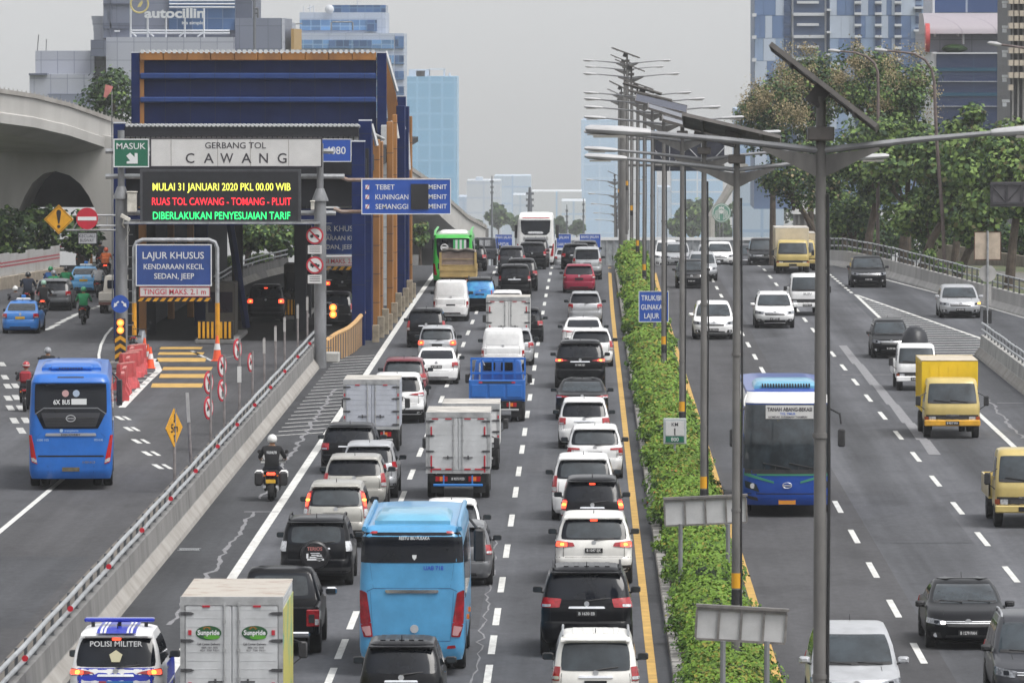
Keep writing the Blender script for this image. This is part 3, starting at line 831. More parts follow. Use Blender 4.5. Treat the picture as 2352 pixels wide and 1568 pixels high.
# ------------------------------------------------------------------ people (one continuous skinned body each)
def skin_body(J, E, R, root, name='body'):
 import bmesh
 me = bpy.data.meshes.new(name); keys = list(J)
 me.from_pydata([J[k] for k in keys], [(keys.index(a), keys.index(b)) for a, b in E], [])
 bm = bmesh.new(); bm.from_mesh(me)
 sk = bm.verts.layers.skin.verify(); bm.verts.ensure_lookup_table()
 for i, k in enumerate(keys):
  bm.verts[i][sk].radius = R[k] if isinstance(R[k], tuple) else (R[k], R[k])
  bm.verts[i][sk].use_root = (k == root)
 bm.to_mesh(me); bm.free()
 o = bpy.data.objects.new(name, me); col.objects.link(o)
 o.modifiers.new('skin', 'SKIN'); s = o.modifiers.new('sub', 'SUBSURF'); s.levels = 2
 bpy.context.view_layer.update()
 m2 = bpy.data.meshes.new_from_object(o.evaluated_get(bpy.context.evaluated_depsgraph_get()))
 bpy.data.objects.remove(o)
 vs = [tuple(v.co) for v in m2.vertices]; fs = [tuple(p.vertices) for p in m2.polygons]
 bpy.data.meshes.remove(m2)
 return vs, fs
def hand(mb, p, d, up, side, m=0, grip=True):
 """palm and five fingers; d = forward direction of the hand, up = back of the hand"""
 p, d, up = Vector(p), Vector(d).normalized(), Vector(up).normalized(); lat = d.cross(up).normalized() * side
 mb.tube([p - d * .02, p + d * .03, p + d * .085], [.026, .036, .030], 8, m)
 for k, (o, ln) in enumerate(((-.030, .030), (-.010, .034), (.010, .032), (.028, .025))):
  a = p + d * .085 + lat * o
  mb.tube([a, a + d * ln, a + d * (ln * 1.3) - up * ln, a + d * .01 - up * (ln * 1.7)], [.0095, .009, .008, .007], 6, m)
 a = p + d * .02 - lat * .032
 mb.tube([a, a - lat * .025 + d * .025 - up * .012, a - lat * .012 + d * .06 - up * .035], [.012, .010, .008], 6, m)
RIDER = {}
def rider_mesh():
 J = dict(pel=(0, 0, .82), sp=(0, -.01, 1.00), ch=(0, .06, 1.22), nk=(0, .11, 1.40), hd=(0, .14, 1.50), ht=(0, .16, 1.62))
 R = dict(pel=(.175, .14), sp=(.155, .12), ch=(.185, .125), nk=.062, hd=.085, ht=.075)
 E = [('pel', 'sp'), ('sp', 'ch'), ('ch', 'nk'), ('nk', 'hd'), ('hd', 'ht')]
 for s, q in ((-1, 'l'), (1, 'r')):
  J.update({q + 'sh': (s * .215, .09, 1.32), q + 'el': (s * .335, .20, 1.09), q + 'wr': (s * .335, .44, 1.06), q + 'hp': (s * .12, .06, .80), q + 'kn': (s * .21, .46, .74), q + 'an': (s * .19, .26, .34), q + 'to': (s * .20, .44, .28)})
  R.update({q + 'sh': .085, q + 'el': .058, q + 'wr': .036, q + 'hp': .115, q + 'kn': .082, q + 'an': .050, q + 'to': .042})
  E += [('ch', q + 'sh'), (q + 'sh', q + 'el'), (q + 'el', q + 'wr'), ('pel', q + 'hp'), (q + 'hp', q + 'kn'), (q + 'kn', q + 'an'), (q + 'an', q + 'to')]
 return skin_body(J, E, R, 'pel')
def mk_rider(loc, rz, label, jacket, trousers, helm, hs=None, extra=None, scale=1.0, group=None):
 if 'm' not in RIDER: RIDER['m'] = rider_mesh()
 vs, fs = RIDER['m']
 r = thing('person', label, 'person', loc, rz, group)
 b = MB(); b.add(vs, fs, 0, True)
 for i, f in enumerate(b.f):
  c = sum((Vector(b.v[k]) for k in f), Vector()) / len(f)
  b.m[i] = 2 if c.z > 1.40 and abs(c.x) < .1 else (1 if (c.z < .88 and abs(c.x) < .34 and not (abs(c.x) > .29 and c.z > .95)) else 0)
  if c.z < .40: b.m[i] = 3
 for s in (-1, 1): hand(b, (s * .338, .45, 1.055), (s * -.02, 1, -.12), (0, .12, 1), s, 2)
 b.build('body', [jacket, trousers, SKIN, BLK], r, sharp=80)
 q = MB(); R = []
 for t in range(7):
  a = -.55 + (pi / 2 + .55) * t / 6
  k = cos(a); R.append([(.135 * k * cos(2 * pi * j / 14), .145 + .165 * k * sin(2 * pi * j / 14), 1.565 + .145 * sin(a)) for j in range(14)])
 q.loft(R, 0, True); h = q.build('helmet', helm, r, sharp=80)
 q = MB(); q.loft([[(.118 * cos(a), .16 + .155 * sin(a), z) for a in [radians(20 + 140 * k / 8) for k in range(9)]] for z in (1.50, 1.60)], 0, True, False, False, closed=False)
 q.build('visor', GLASS, h)
 if hs:
  q = MB(); q.loft([[(.137 * cos(2 * pi * j / 14), .145 + .167 * sin(2 * pi * j / 14), z) for j in range(14)] for z in (1.555, 1.585)], 0, True, False, False); q.build('helmet_stripe', hs, h)
 if extra: extra(r)
 if scale != 1: r.scale = (scale,) * 3
 return r
def make_bike(kind, label, loc, rz, bodym, lit=False, plate='', box=None, scale=1.0, group=None, seat=BLK):
 r = thing('motorcycle', label, 'motorcycle', loc, rz, group)
 big = kind == 'tourer'
 wr, wt = (.31, .17) if big else (.28, .11)
 y0, y1 = -.48, .86
 for yy in (y0, y1):
  o = MB(); o.lathe([(wr * .6, -wt * .4), (wr * .9, -wt / 2), (wr, -wt * .2), (wr, wt * .2), (wr * .9, wt / 2), (wr * .6, wt * .4)], (0, 0, 0), 'x', 18)
  w = o.build('wheel', RUB, r, (0, yy, wr)); q = MB(); q.lathe([(wr * .6, -.02), (.04, -.03), (.04, .03), (wr * .6, .02)], (0, 0, 0), 'x', 14); q.build('rim', ALLOY, w)
 b = MB()
 k = 1.35 if big else 1
 sec = lambda y, w, za, zb: [(-w, y, za), (-w * 1.1, y, (za + zb) / 2), (-w * .7, y, zb), (w * .7, y, zb), (w * 1.1, y, (za + zb) / 2), (w, y, za)]
 b.loft([sec(-.62, .04 * k, .70, .80), sec(-.45, .10 * k, .55, .80), sec(-.1, .12 * k, .42, .76), sec(.2, .13 * k, .30, .66 if not big else .86), sec(.45, .12 * k, .34, .55 if not big else .95), sec(.62, .16 * k, .40, 1.0), sec(.75, .12 * k, .60, .98)], 0, True)
 b.loft([sec(-.75, .06, .36, .44), sec(-.50, .075, .58, .64), sec(-.3, .06, .58, .62)], 0, True)
 b.build('body', bodym, r, sharp=60)
 q = MB(); q.loft([sec(-.60, .10 * k, .795, .83), sec(-.3, .14 * k, .77, .82), sec(.12, .12 * k, .74, .79)], 0, True); q.build('seat', seat, r)
 q = MB(); q.tube([(-.34, .50, 1.03), (-.12, .60, 1.02), (.12, .60, 1.02), (.34, .50, 1.03)], .017, 6, 0); q.build('handlebar', BLK, r)
 for s in (-1, 1):
  q = MB(); q.tube([(s * .24, .58, 1.03), (s * .36, .60, 1.24)], .008, 5); q.lathe([(.045, -.01), (.055, 0), (.05, .02)], (s * .37, .59, 1.27), 'y', 10); q.build('mirror', BLK, r)
 q = MB(); q.cbox(-.085 * k, .085 * k, -.67, -.55, .70, .775, .015); t = q.build('tail_lamp', LITR if lit else REDL, r)
 for s in (-1, 1):
  q = MB(); q.lathe([(.025, 0), (.03, .03)], (s * .13 * k, -.64, .69), 'y', 8); q.build('indicator', ORGL, r)
 q = MB(); q.box(-.13, .13, -.79, -.775, .50, .60, 0)
 if plate: put_text(q, plate, 0, .525, .05, .2, -.795, 1, .02)
 q.build('number_plate', [PLT if not big else PLY, PLW], r)
 q = MB(); q.tube([(.15, .1, .25), (.16, -.3, .30), (.17, -.72, .40)], [.025, .05, .045], 8)
 if big: q.tube([(-.15, .1, .25), (-.16, -.3, .30), (-.17, -.72, .40)], [.025, .05, .045], 8)
 q.build('exhaust', STEEL if big else BLK, r)
 q = MB(); q.box(-.22, .22, .16, .36, .26, .29); q.build('footboard', BLK, r)
 if big:
  for s in (-1, 1):
   q = MB(); q.cbox(s * .33 - .11, s * .33 + .11, -.72, -.12, .42, .80, .05, 0); q.cbox(s * .33 - .115, s * .33 + .115, -.60, -.10, .60, .82, .05, 1); q.build('pannier', [BLK, WHT], r)
  q = MB(); R = [[(x, .66 - .12 * (z - .9) + .12 * (1 - (x / .35) ** 2), z) for x in (-.33, -.2, 0, .2, .33)] for z in (.95, 1.1, 1.28)]; q.loft(R, 0, True, False, False, closed=False); q.build('wind_shield', WHT, r)
 if box:
  q = MB(); q.cbox(-.20, .20, -.80, -.42, .84, 1.16, .04); q.build('top_box', box, r)
 if scale != 1: r.scale = (scale,) * 3
 return r
# ------------------------------------------------------------------ ground, road, markings
import numpy as np
NR = np.random.default_rng(5)
def sheet(name, x0, x1, y0, y1, z, m, step=None):
 ys = sorted(set([y0, y1] + [y for y in [CREST - 12 + 2 * k for k in range(13)] + [520, 700, 1000, 2000] if y0 < y < y1]))
 xs = [x0, x1] if not callable(x0) else None
 b = MB(); vs = []; fs = []
 for y in ys:
  a, c = (x0(y), x1(y)) if callable(x0) else (x0, x1)
  vs += [(a, y, gz(y) + z), (c, y, gz(y) + z)]
 for i in range(len(ys) - 1): fs.append((2 * i, 2 * i + 1, 2 * i + 3, 2 * i + 2))
 b.add(vs, fs); return struct(b.build(name, m))
def asphalt(name, a, tint=(1, 1, 1.03), streak=.20, ph=None):
 m = bpy.data.materials.new(name); m.use_nodes = True; t = m.node_tree; b = t.nodes['Principled BSDF']
 g = t.nodes.new('ShaderNodeTexCoord'); N = t.nodes.new; Lk = t.links.new
 def noise(sc_, scale, det=5, rough=.6):
  mp_ = N('ShaderNodeMapping'); mp_.inputs['Scale'].default_value = sc_; Lk(g.outputs['Object'], mp_.inputs['Vector'])
  n = N('ShaderNodeTexNoise'); n.inputs['Scale'].default_value = scale; n.inputs['Detail'].default_value = det; n.inputs['Roughness'].default_value = rough
  Lk(mp_.outputs['Vector'], n.inputs['Vector']); return n.outputs['Fac']
 def rng(s, lo, hi, a0, a1):
  r = N('ShaderNodeMapRange'); r.inputs['From Min'].default_value = lo; r.inputs['From Max'].default_value = hi; r.inputs['To Min'].default_value = a0; r.inputs['To Max'].default_value = a1
  Lk(s, r.inputs['Value']); return r.outputs['Result']
 def mul(p, q):
  k = N('ShaderNodeMath'); k.operation = 'MULTIPLY'; Lk(p, k.inputs[0]); Lk(q, k.inputs[1]); return k.outputs[0]
 v = mul(rng(noise((1, .012, 1), .9, 4), .3, .7, 1 - streak, 1 + streak), rng(noise((1, .25, 1), .22, 5), .35, .65, .82, 1.16))
 v = mul(v, rng(noise((1, .35, 1), 5, 6, .75), .25, .75, .80, 1.22))
 v = mul(v, rng(noise((1, .02, 1), 3.1, 3), .3, .7, .92, 1.08))
 v = mul(v, rng(noise((1, .5, 1), .55, 2, .4), .56, .60, 1.0, .90))
 if ph is not None:                                      # oil-darkened lane centres between polished wheel tracks
  sx = N('ShaderNodeSeparateXYZ'); Lk(g.outputs['Object'], sx.inputs[0]); ma = N('ShaderNodeMath'); ma.operation = 'MULTIPLY_ADD'; ma.inputs[1].default_value = 2 * pi / 3.27; ma.inputs[2].default_value = -2 * pi / 3.27 * ph
  co = N('ShaderNodeMath'); co.operation = 'COSINE'; Lk(sx.outputs['X'], ma.inputs[0]); Lk(ma.outputs[0], co.inputs[0])
  v = mul(v, rng(co.outputs[0], -1, 1, 1.13, .80))
 cmb = N('ShaderNodeVectorMath'); cmb.operation = 'SCALE'; cmb.inputs[0].default_value = (a * tint[0], a * tint[1], a * tint[2]); Lk(v, cmb.inputs['Scale'])
 Lk(cmb.outputs['Vector'], b.inputs['Base Color']); b.inputs['Roughness'].default_value = .8; b.inputs['Specular IOR Level'].default_value = .12
 bp = N('ShaderNodeBump'); bp.inputs['Strength'].default_value = .35; bp.inputs['Distance'].default_value = .02
 n = N('ShaderNodeTexNoise'); n.inputs['Scale'].default_value = 30; Lk(g.outputs['Object'], n.inputs['Vector']); Lk(n.outputs['Fac'], bp.inputs['Height']); Lk(bp.outputs['Normal'], b.inputs['Normal'])
 return m
A1 = asphalt('asphalt lanes', .082, (.95, .985, 1.09), .2, -.25); A2 = asphalt('asphalt shoulder', .059, (.96, .99, 1.08), .15); A3 = asphalt('asphalt side road', .075, (.97, .985, 1.07), .16); A4 = asphalt('asphalt worn lane', .092, (.96, .985, 1.08), .30, 8.75); A5 = asphalt('asphalt brown lane', .072, (.99, .985, 1.05), .14)
MARK = mat('road paint white', (.56, .56, .54), .7, var=.16, vs=5, stretch=(1, .3, 1))
MARKW = mat('road paint worn', (.40, .40, .39), .75, var=.35, vs=6)
MARKY = mat('road paint yellow', (.47, .29, .075), .75, var=.2, vs=2.0)
FADE = mat('faded line', (.19, .19, .20), .8, var=.25, vs=4)
GRASS = mat('verge', (.045, .075, .02), .95, c2=(.12, .10, .065), vs=.35, lo=.42, hi=.6, bump=.6, bs=8)
CONC = mat('concrete', (.34, .335, .32), .85, var=.22, vs=1.3, bump=.25, bs=14)
CONCD = mat('concrete stained', (.21, .205, .20), .88, c2=(.13, .128, .125), vs=.9, stretch=(1, 1, .25), lo=.4, hi=.7, bump=.25, bs=12)
CONCL = mat('concrete light', (.33, .315, .295), .88, c2=(.24, .225, .205), vs=.7, bump=.1, bs=14)
b = MB(); ys = [-30, 60] + [CREST - 12 + 2 * k for k in range(13)] + [600, 1000, 2000, 2700]
vs = []; fs = []
for y in ys: vs += [(-700, y, gz(y) - .012), (700, y, gz(y) - .012)]
for i in range(len(ys) - 1): fs.append((2 * i, 2 * i + 1, 2 * i + 3, 2 * i + 2))
b.add(vs, fs); struct(b.build('ground', GRASS))
sheet('road', -10.6, 2.0, 20, 900, 0, A1)
sheet('road', 3.6, 16.6, 20, 900, 0, A4)
sheet('side_road', -32, -10.62, 20, 620, 0, A3)
sheet('road_shoulder', -10.55, -8.55, 20, 700, .004, A2)
sheet('road_shoulder', 1.50, 1.80, 20, 700, .004, A2)
sheet('road_lane', 3.65, 7.55, 20, 700, .004, A5)
sheet('road_lane', -15.2, -10.7, 20, 296, .004, A5)
sheet('dust_strip', -12.1, -11.2, 20, 290, .006, mat('dust', (.15, .132, .112), .95, c2=(.095, .09, .085), vs=1.1, stretch=(1, .25, 1), lo=.4, hi=.62))
sheet('toll_lane', -20.5, -10.0, 296.5, 402, .004, asphalt('asphalt toll shade', .018))  # the canopy's shade is put into this floor sheet's dark colour
for i, (x0, x1, y0, y1) in enumerate(((-4.9, -2.3, 150, 163), (-1.7, 1.2, 205, 214), (-8.2, -5.5, 236, 262), (7.6, 10.1, 176, 190), (10.7, 13.5, 232, 246), (4.2, 6.9, 205, 240), (7.5, 10.1, 262, 300), (-14.8, -12.4, 150, 171), (-20.5, -16.2, 205, 232))): sheet('road_patch', x0, x1, y0, y1, .0065, asphalt('asphalt patch %s' % 'abcdefghi'[i], (.076, .088, .072, .086, .102, .074, .086, .068, .082)[i], (.96, .985, 1.08), .12))
def ramp_r(y):
 P = [(200, 40), (280, 27.5), (300, 24.2), (328, 21.4), (358, 19.0), (382, 17.2), (400, 14.6), (600, 14.4)]
 for (a, p), (c, q) in zip(P, P[1:]):
  if y <= c: return p + (q - p) * (y - a) / (c - a)
 return 14.4
b = MB(); ys = [200, 240, 270, 300, 328, 358, 382, 398]; vs = []; fs = []
for y in ys: vs += [(16.61 if y < 300 else 13.6, y, .003), (ramp_r(y), y, .003)]
for i in range(len(ys) - 1): fs.append((2 * i, 2 * i + 1, 2 * i + 3, 2 * i + 2))
b.add(vs, fs); struct(b.build('ramp_road', A1))
MK = MB(); ZM = .009
def quad(mb, pts, m=0, z=ZM):
 mb.add([(p[0], p[1], gz(p[1]) + z) for p in pts], [tuple(range(len(pts)))], m)
def dash(x, yc, ln, w=.15, m=0, sl=0): quad(MK, [(x - w / 2, yc - ln / 2), (x + w / 2, yc - ln / 2), (x + w / 2 + sl, yc + ln / 2), (x - w / 2 + sl, yc + ln / 2)], m)
def lane_curve(y): return 0 if y < 300 else .0000145 * (y - 300) ** 2
def line(x, y0, y1, w, m, step=12):
 y = y0
 while y < y1:
  e = min(y + step, y1); a, c = lane_curve(y), lane_curve(e)
  quad(MK, [(x - w / 2 + a, y), (x + w / 2 + a, y), (x + w / 2 + c, e), (x - w / 2 + c, e)], m); y = e
for y in [124.5, 131.5, 138.8, 145.9, 153.1, 162.2, 173, 184.2, 195.9, 205.5, 216.7, 226.5, 237.3, 248.8, 260.5, 271.6, 282.7, 293.9] + [305.2 + 11.3 * k for k in range(12)]: dash(-1.93 + lane_curve(y), y, 4.6)
for y in [124, 131, 138, 144.8, 152.1, 163, 174, 184, 193.9, 204, 215.2, 226, 236.6, 247.3, 258.6, 270, 281.5, 292.8, 304.8, 316.8, 328.5, 340, 351.5, 363, 374.5, 386, 397]: dash(-5.13 + lane_curve(y), y, 4.8)
for k in range(26): dash(7.1, 132.5 + 11.45 * k, 4.9)
for k in range(24): dash(10.4, 141.8 + 11.85 * k, 5.0)
line(-8.46, 60, 420, .24, 0); line(1.42, 60, 430, .18, 1); line(3.95, 60, 430, .18, 1)
line(13.8, 60, 275, .18, 0)
for k in range(14): dash(13.95 - .012 * k, 355 + 3.4 * k, 1.9, .16)
# gore on the right
quad(MK, [(13.85, 275), (14.03, 275), (14.13, 352), (13.97, 352)]); quad(MK, [(17.5, 297), (17.68, 297), (14.13, 352), (14.02, 351)])
y = 283.0
while y < 347:
 rx = 17.5 - (max(y, 297) - 297) / 55 * 3.4; quad(MK, [(14.1, y), (rx, y + .8), (rx, y + 1.15), (14.1, y + .35)]); y += 2.35
P = [(13.8, 402), (16.4, 377), (18.45, 353), (20.8, 322), (23.5, 294)]
for a, c in zip(P, P[1:]): quad(MK, [(a[0] - .09, a[1]), (a[0] + .09, a[1]), (c[0] + .09, c[1]), (c[0] - .09, c[1])])
# worn pale band and sealed cracks
yy = [214, 222, 232, 244, 258, 275, 292]
for a, c in zip(yy, yy[1:]): quad(MK, [(11.05 - .19, a), (11.05 + .19, a), (11.12 + .17, c), (11.12 - .17, c)], 2)
def crack(pts, w=.055, m=2, jit=.10):
 G = [GP(x, y) for x, y in pts]; Q = []
 for a, c in zip(G, G[1:]):
  n = max(2, int((c - a).length / .9))
  for k in range(n): Q.append(a.lerp(c, k / n) + Vector((RN.uniform(-jit, jit), 0, 0)))
 for a, c in zip(Q, Q[1:]):
  ww = w * RN.uniform(.5, 1.3); quad(MK, [(a.x - ww, a.y), (a.x + ww, a.y), (c.x + ww, c.y), (c.x - ww, c.y)], m, .011)
crack([(388, 1435), (440, 1362), (505, 1290), (540, 1240), (580, 1170)]); crack([(598, 1146), (663, 1051), (688, 1016), (733, 949), (773, 891)])
crack([(2262, 910), (2300, 955), (2352, 1010)]); crack([(1088, 1568), (1108, 1440), (1125, 1330), (1140, 1230)], .02)
for x0, x1, y in ((1935, 2062, 861), (2290, 2352, 926), (560, 640, 1176)):
 a, c = GP(x0, y), GP(x1, y); quad(MK, [(a.x, a.y), (c.x, c.y), (c.x, c.y + .25), (a.x, a.y + .25)], 2, .010)
# hatching on the left shoulder
y = 224.0
while y < 282:
 quad(MK, [(-10.12, y), (-8.62, y + 2.0), (-8.62, y + 2.35), (-10.12, y + .35)], 3); y += 2.45
# side road on the left
line(-15.4, 60, 216, .16, 0)
for xs, y in (((1100, 1165), 705), ((1180, 1245), 805), ((1255, 1335), 918), ((1350, 1430), 1030), ((1450, 1535), 1150)):
 for i, x in enumerate(xs):
  g = GP(x / 4, 784 + y / 4); w = .085 if i == 0 else .065
  quad(MK, [(g.x - w + .19, g.y - 1.15), (g.x + w + .19, g.y - 1.15), (g.x + w - .19, g.y + 1.15), (g.x - w - .19, g.y + 1.15)])
for x, y in ((70, 412), (75, 522), (95, 612), (132, 728), (195, 820), (142, 408), (150, 515), (190, 612), (237, 725), (45, 330), (20, 210)):
 g = GP(x / 4, 784 + y / 4); quad(MK, [(g.x - .12 + .2, g.y - 1.7), (g.x + .12 + .2, g.y - 1.7), (g.x + .12 - .2, g.y + 1.7), (g.x - .12 - .2, g.y + 1.7)], 3)
for x, y in ((435, 1452), (490, 1425), (545, 1393), (600, 1365), (650, 1342), (695, 1318), (745, 1300), (800, 1275), (850, 1262), (890, 1250)):
 g = GP(x / 4, 392 + y / 4); quad(MK, [(g.x - .13, g.y - 1.6), (g.x + .13, g.y - 1.6), (g.x + .25, g.y + 1.6), (g.x - .01, g.y + 1.6)])
G = [GP(x, y) for x, y in ((229, 838), (227, 815), (232, 792), (243, 770), (258, 752))]
for a, c in zip(G, G[1:]): quad(MK, [(a.x - .06, a.y), (a.x + .06, a.y), (c.x + .06, c.y), (c.x - .06, c.y)])
G = [GP(x, y) for x, y in ((280, 936), (300, 915), (340, 874), (365, 851), (360, 838), (354, 824))]
for a, c in zip(G, G[1:]): quad(MK, [(a.x - .13, a.y), (a.x + .13, a.y), (c.x + .13, c.y), (c.x - .13, c.y)])
for k in range(9):
 yp = 858 + 8.5 * k; a = GP(262 if k < 5 else 300, yp); c = GP(364 - 10.2 * k, yp)
 if c.x > a.x: quad(MK, [(a.x, a.y), (c.x, c.y), (c.x, c.y + .5), (a.x, a.y + .5)], 3)
for x0, x1, y0, y1 in ((346, 467, 890, 880.5), (365, 486, 868, 859), (372, 489, 850, 843), (357, 475, 831, 822), (362, 470, 815, 809), (366, 466, 802, 797)):
 a, c, d, e = GP(x0, y0), GP(x1 - 4, y0), GP(x1, y1), GP(x0 + 4, y1); quad(MK, [a, c, d, e], 1)
G = [GP(x, y) for x, y in ((440, 806), (487, 829), (540, 817))]
for a, c in zip(G, G[1:]): quad(MK, [(a.x - .05, a.y - .2), (a.x + .05, a.y + .2), (c.x + .05, c.y + .2), (c.x - .05, c.y - .2)], 3)
struct(MK.build('road_marking', [MARK, MARKY, FADE, MARKW]))
# drain grate
q = MB(); g = GP(435, 1263)
for k in range(12): q.box(g.x - .25 + .042 * k, g.x - .23 + .042 * k, g.y - .3, g.y + .3, .012, .022)
q.box(g.x - .28, g.x + .28, g.y - .36, g.y - .31, .012, .03); q.box(g.x - .28, g.x + .28, g.y + .31, g.y + .36, .012, .03)
tag(q.build('drain_grate', STEEL), 'small slotted drain grate set in the shoulder beside the left concrete barrier', 'drain')
# ------------------------------------------------------------------ concrete barriers with tubular rails
RPOST = mat('rail post', (.10, .105, .11), .6, .2, var=.3, vs=4)
RAIL = mat('rail tube', (.37, .385, .40), .42, .35, var=.18, vs=1.2)
REFL = mat('red reflector', (.50, .015, .03), .3)
def jersey(name, label, path, side, seg=6.0, post=2.2, refl=None, h=.85, rails=(1.06, 1.34), toe=CONCL, wm=None):
 r = thing(name, label, 'barrier', path[0])
 o = Vector(path[0])
 pts = [Vector(p) for p in path]
 L = [0]
 for a, c in zip(pts, pts[1:]): L.append(L[-1] + (c - a).length)
 def at(d):
  for i in range(len(L) - 1):
   if d <= L[i + 1] + 1e-6:
    t = (d - L[i]) / (L[i + 1] - L[i]); return pts[i].lerp(pts[i + 1], t)
  return pts[-1].copy()
 def dirn(d):
  v = at(min(d + .5, L[-1])) - at(max(0, d - .5)); v.z = 0; return v.normalized()
 s = side
 prof = [(0, 0), (-s * .03, .10), (-s * .21, .36), (-s * .25, h), (-s * .50, h), (-s * .54, .36), (-s * .72, .10), (-s * .75, 0)]
 if s < 0: prof = list(reversed(prof))
 w = MB(); d = 0
 while d < L[-1] - .1:
  e = min(d + seg - .035, L[-1]); n = max(1, int((e - d) / 3)); w.strip([at(d + (e - d) * k / n) - o for k in range(n + 1)], prof); d += seg
 w.build('wall', wm or CONCD, r)
 q = MB(); n = int(L[-1] / 4)
 q.strip([at(L[-1] * k / n) - o for k in range(n + 1)], [(s * .02, -.0), (-s * .012, .105), (-s * .195, .345), (-s * .21, .0)][::(1 if s > 0 else -1)]); q.build('toe', toe, r)
 pm = MB()
 pm.box(-.03, .03, -.055, .055, h, rails[1] + .03); pm.box(-.08, .05, -.10, .10, h, h + .015)
 pm = pm.build('post', RPOST, r); pmd = pm.data; bpy.data.objects.remove(pm)
 d = 1.0; k = 0
 while d < L[-1]:
  p = at(d) - o; v = dirn(d); rt = Vector((v.y, -v.x, 0))
  if k < 95: share('post', pmd, r, p - rt * s * .38, (0, 0, math.atan2(v.y, v.x) - pi / 2))
  d += max(post, L[-1] / 94); k += 1
 for zr in rails:
  q = MB(); n = int(L[-1] / 3); pp = []
  for k in range(n + 1):
   dd = L[-1] * k / n; v = dirn(dd); rt = Vector((v.y, -v.x, 0)); pp.append(at(dd) - o - rt * s * (.30) + Vector((0, 0, zr + .012 * sin(k * 1.7))))
  q.tube(pp, .047, 8); q.build('rail', RAIL, r)
 if refl:
  d = refl * .6
  rm = MB(); rm.lathe([(.062, 0), (.062, .02)], (0, 0, 0), 'y', 12); rm = rm.build('reflector', REFL, r); rmd = rm.data; bpy.data.objects.remove(rm)
  while d < L[-1]:
   v = dirn(d); rt = Vector((v.y, -v.x, 0)); share('reflector', rmd, r, at(d) - o - rt * s * .24 + Vector((0, 0, rails[0] + .08))); d += refl
 return r
jersey('concrete_barrier', 'long grey concrete barrier with twin tubular rails and red reflectors left of the left carriageway', [(-10.42, 100, 0), (-10.40, 180, 0), (-10.46, 240, 0), (-10.5, 277, 0)], 1, refl=11.5)
jersey('concrete_barrier', 'concrete barrier with steel railing starting at the striped gore on the right', [(16.25, 283, 0), (16.2, 240, 0), (16.15, 110, 0)], 1, wm=CONC)
jersey('concrete_barrier', 'curving pale concrete wall with steel railing along the outside of the right exit ramp', [(24.2, 294, 0), (21.3, 327, 0), (18.95, 358, 0), (17.2, 382, 0), (15.6, 396, 0), (14.5, 408, gz(408)), (14.3, 440, gz(440))], 1, post=1.9, h=.95, rails=(1.22, 1.62), wm=mat('pale ramp wall', (.46, .45, .44), .85, c2=(.34, .33, .32), vs=.8, stretch=(1, 1, .3)), toe=mat('pale ramp toe', (.44, .42, .39), .85, var=.2, vs=1))
# ------------------------------------------------------------------ leaves
def leaf_obj(name, P, Nn, S, mats, midx, parent=None, long=1.5, loc=None):
 n = len(P)
 Nn = Nn / (np.linalg.norm(Nn, axis=1, keepdims=True) + 1e-9)
 rv = NR.normal(size=(n, 3)); t1 = np.cross(Nn, rv); t1 /= (np.linalg.norm(t1, axis=1, keepdims=True) + 1e-9); t2 = np.cross(Nn, t1)
 S = S[:, None]; a = t1 * S * long * .5; c = t2 * S * .5
 fold = Nn * S * .12
 V = np.empty((n, 4, 3)); V[:, 0] = P - a; V[:, 1] = P - c * 1.0 + fold - a * .1; V[:, 2] = P + a; V[:, 3] = P + c * 1.0 + fold - a * .1
 me = bpy.data.meshes.new(name); me.vertices.add(n * 4); me.vertices.foreach_set('co', V.reshape(-1))
 me.loops.add(n * 4); me.loops.foreach_set('vertex_index', np.arange(n * 4, dtype=np.int32))
 me.polygons.add(n); me.polygons.foreach_set('loop_start', np.arange(0, n * 4, 4, dtype=np.int32)); me.polygons.foreach_set('loop_total', np.full(n, 4, dtype=np.int32))
 for m in mats: me.materials.append(m)
 me.polygons.foreach_set('material_index', midx.astype(np.int32)); me.update(calc_edges=True)
 o = bpy.data.objects.new(name, me); col.objects.link(o)
 if parent is not None: o.parent = parent
 if loc is not None: o.location = loc
 return o
def leafm(name, c, tr=.25):
 m = mat(name, c, .62, var=.3, vs=.9, spec=.25)
 b = m.node_tree.nodes['Principled BSDF']
 pass
 return m
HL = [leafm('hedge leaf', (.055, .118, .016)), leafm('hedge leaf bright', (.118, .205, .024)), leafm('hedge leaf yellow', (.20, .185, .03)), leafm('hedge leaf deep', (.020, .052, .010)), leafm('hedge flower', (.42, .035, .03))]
HCORE = mat('hedge inside', (.012, .025, .008), .95, var=.4, vs=3)
TL_ = [leafm('teak leaf', (.052, .098, .029)), leafm('teak leaf bright', (.135, .205, .052)), leafm('teak leaf deep', (.018, .042, .016)), leafm('teak leaf rust', (.085, .085, .03)), leafm('teak bloom', (.31, .255, .145))]
BARK = mat('bark', (.075, .058, .045), .95, var=.4, vs=3, bump=.5, bs=9)
def blob(mb, c, r, n=10, k=7, m=0, j=.15):
 R = []
 for i in range(1, k):
  th = pi * i / k
  R.append([(c[0] + r[0] * sin(th) * cos(2 * pi * q / n) * RN.uniform(1 - j, 1 + j), c[1] + r[1] * sin(th) * sin(2 * pi * q / n) * RN.uniform(1 - j, 1 + j), c[2] - r[2] * cos(th)) for q in range(n)])
 mb.loft(R, m, True)
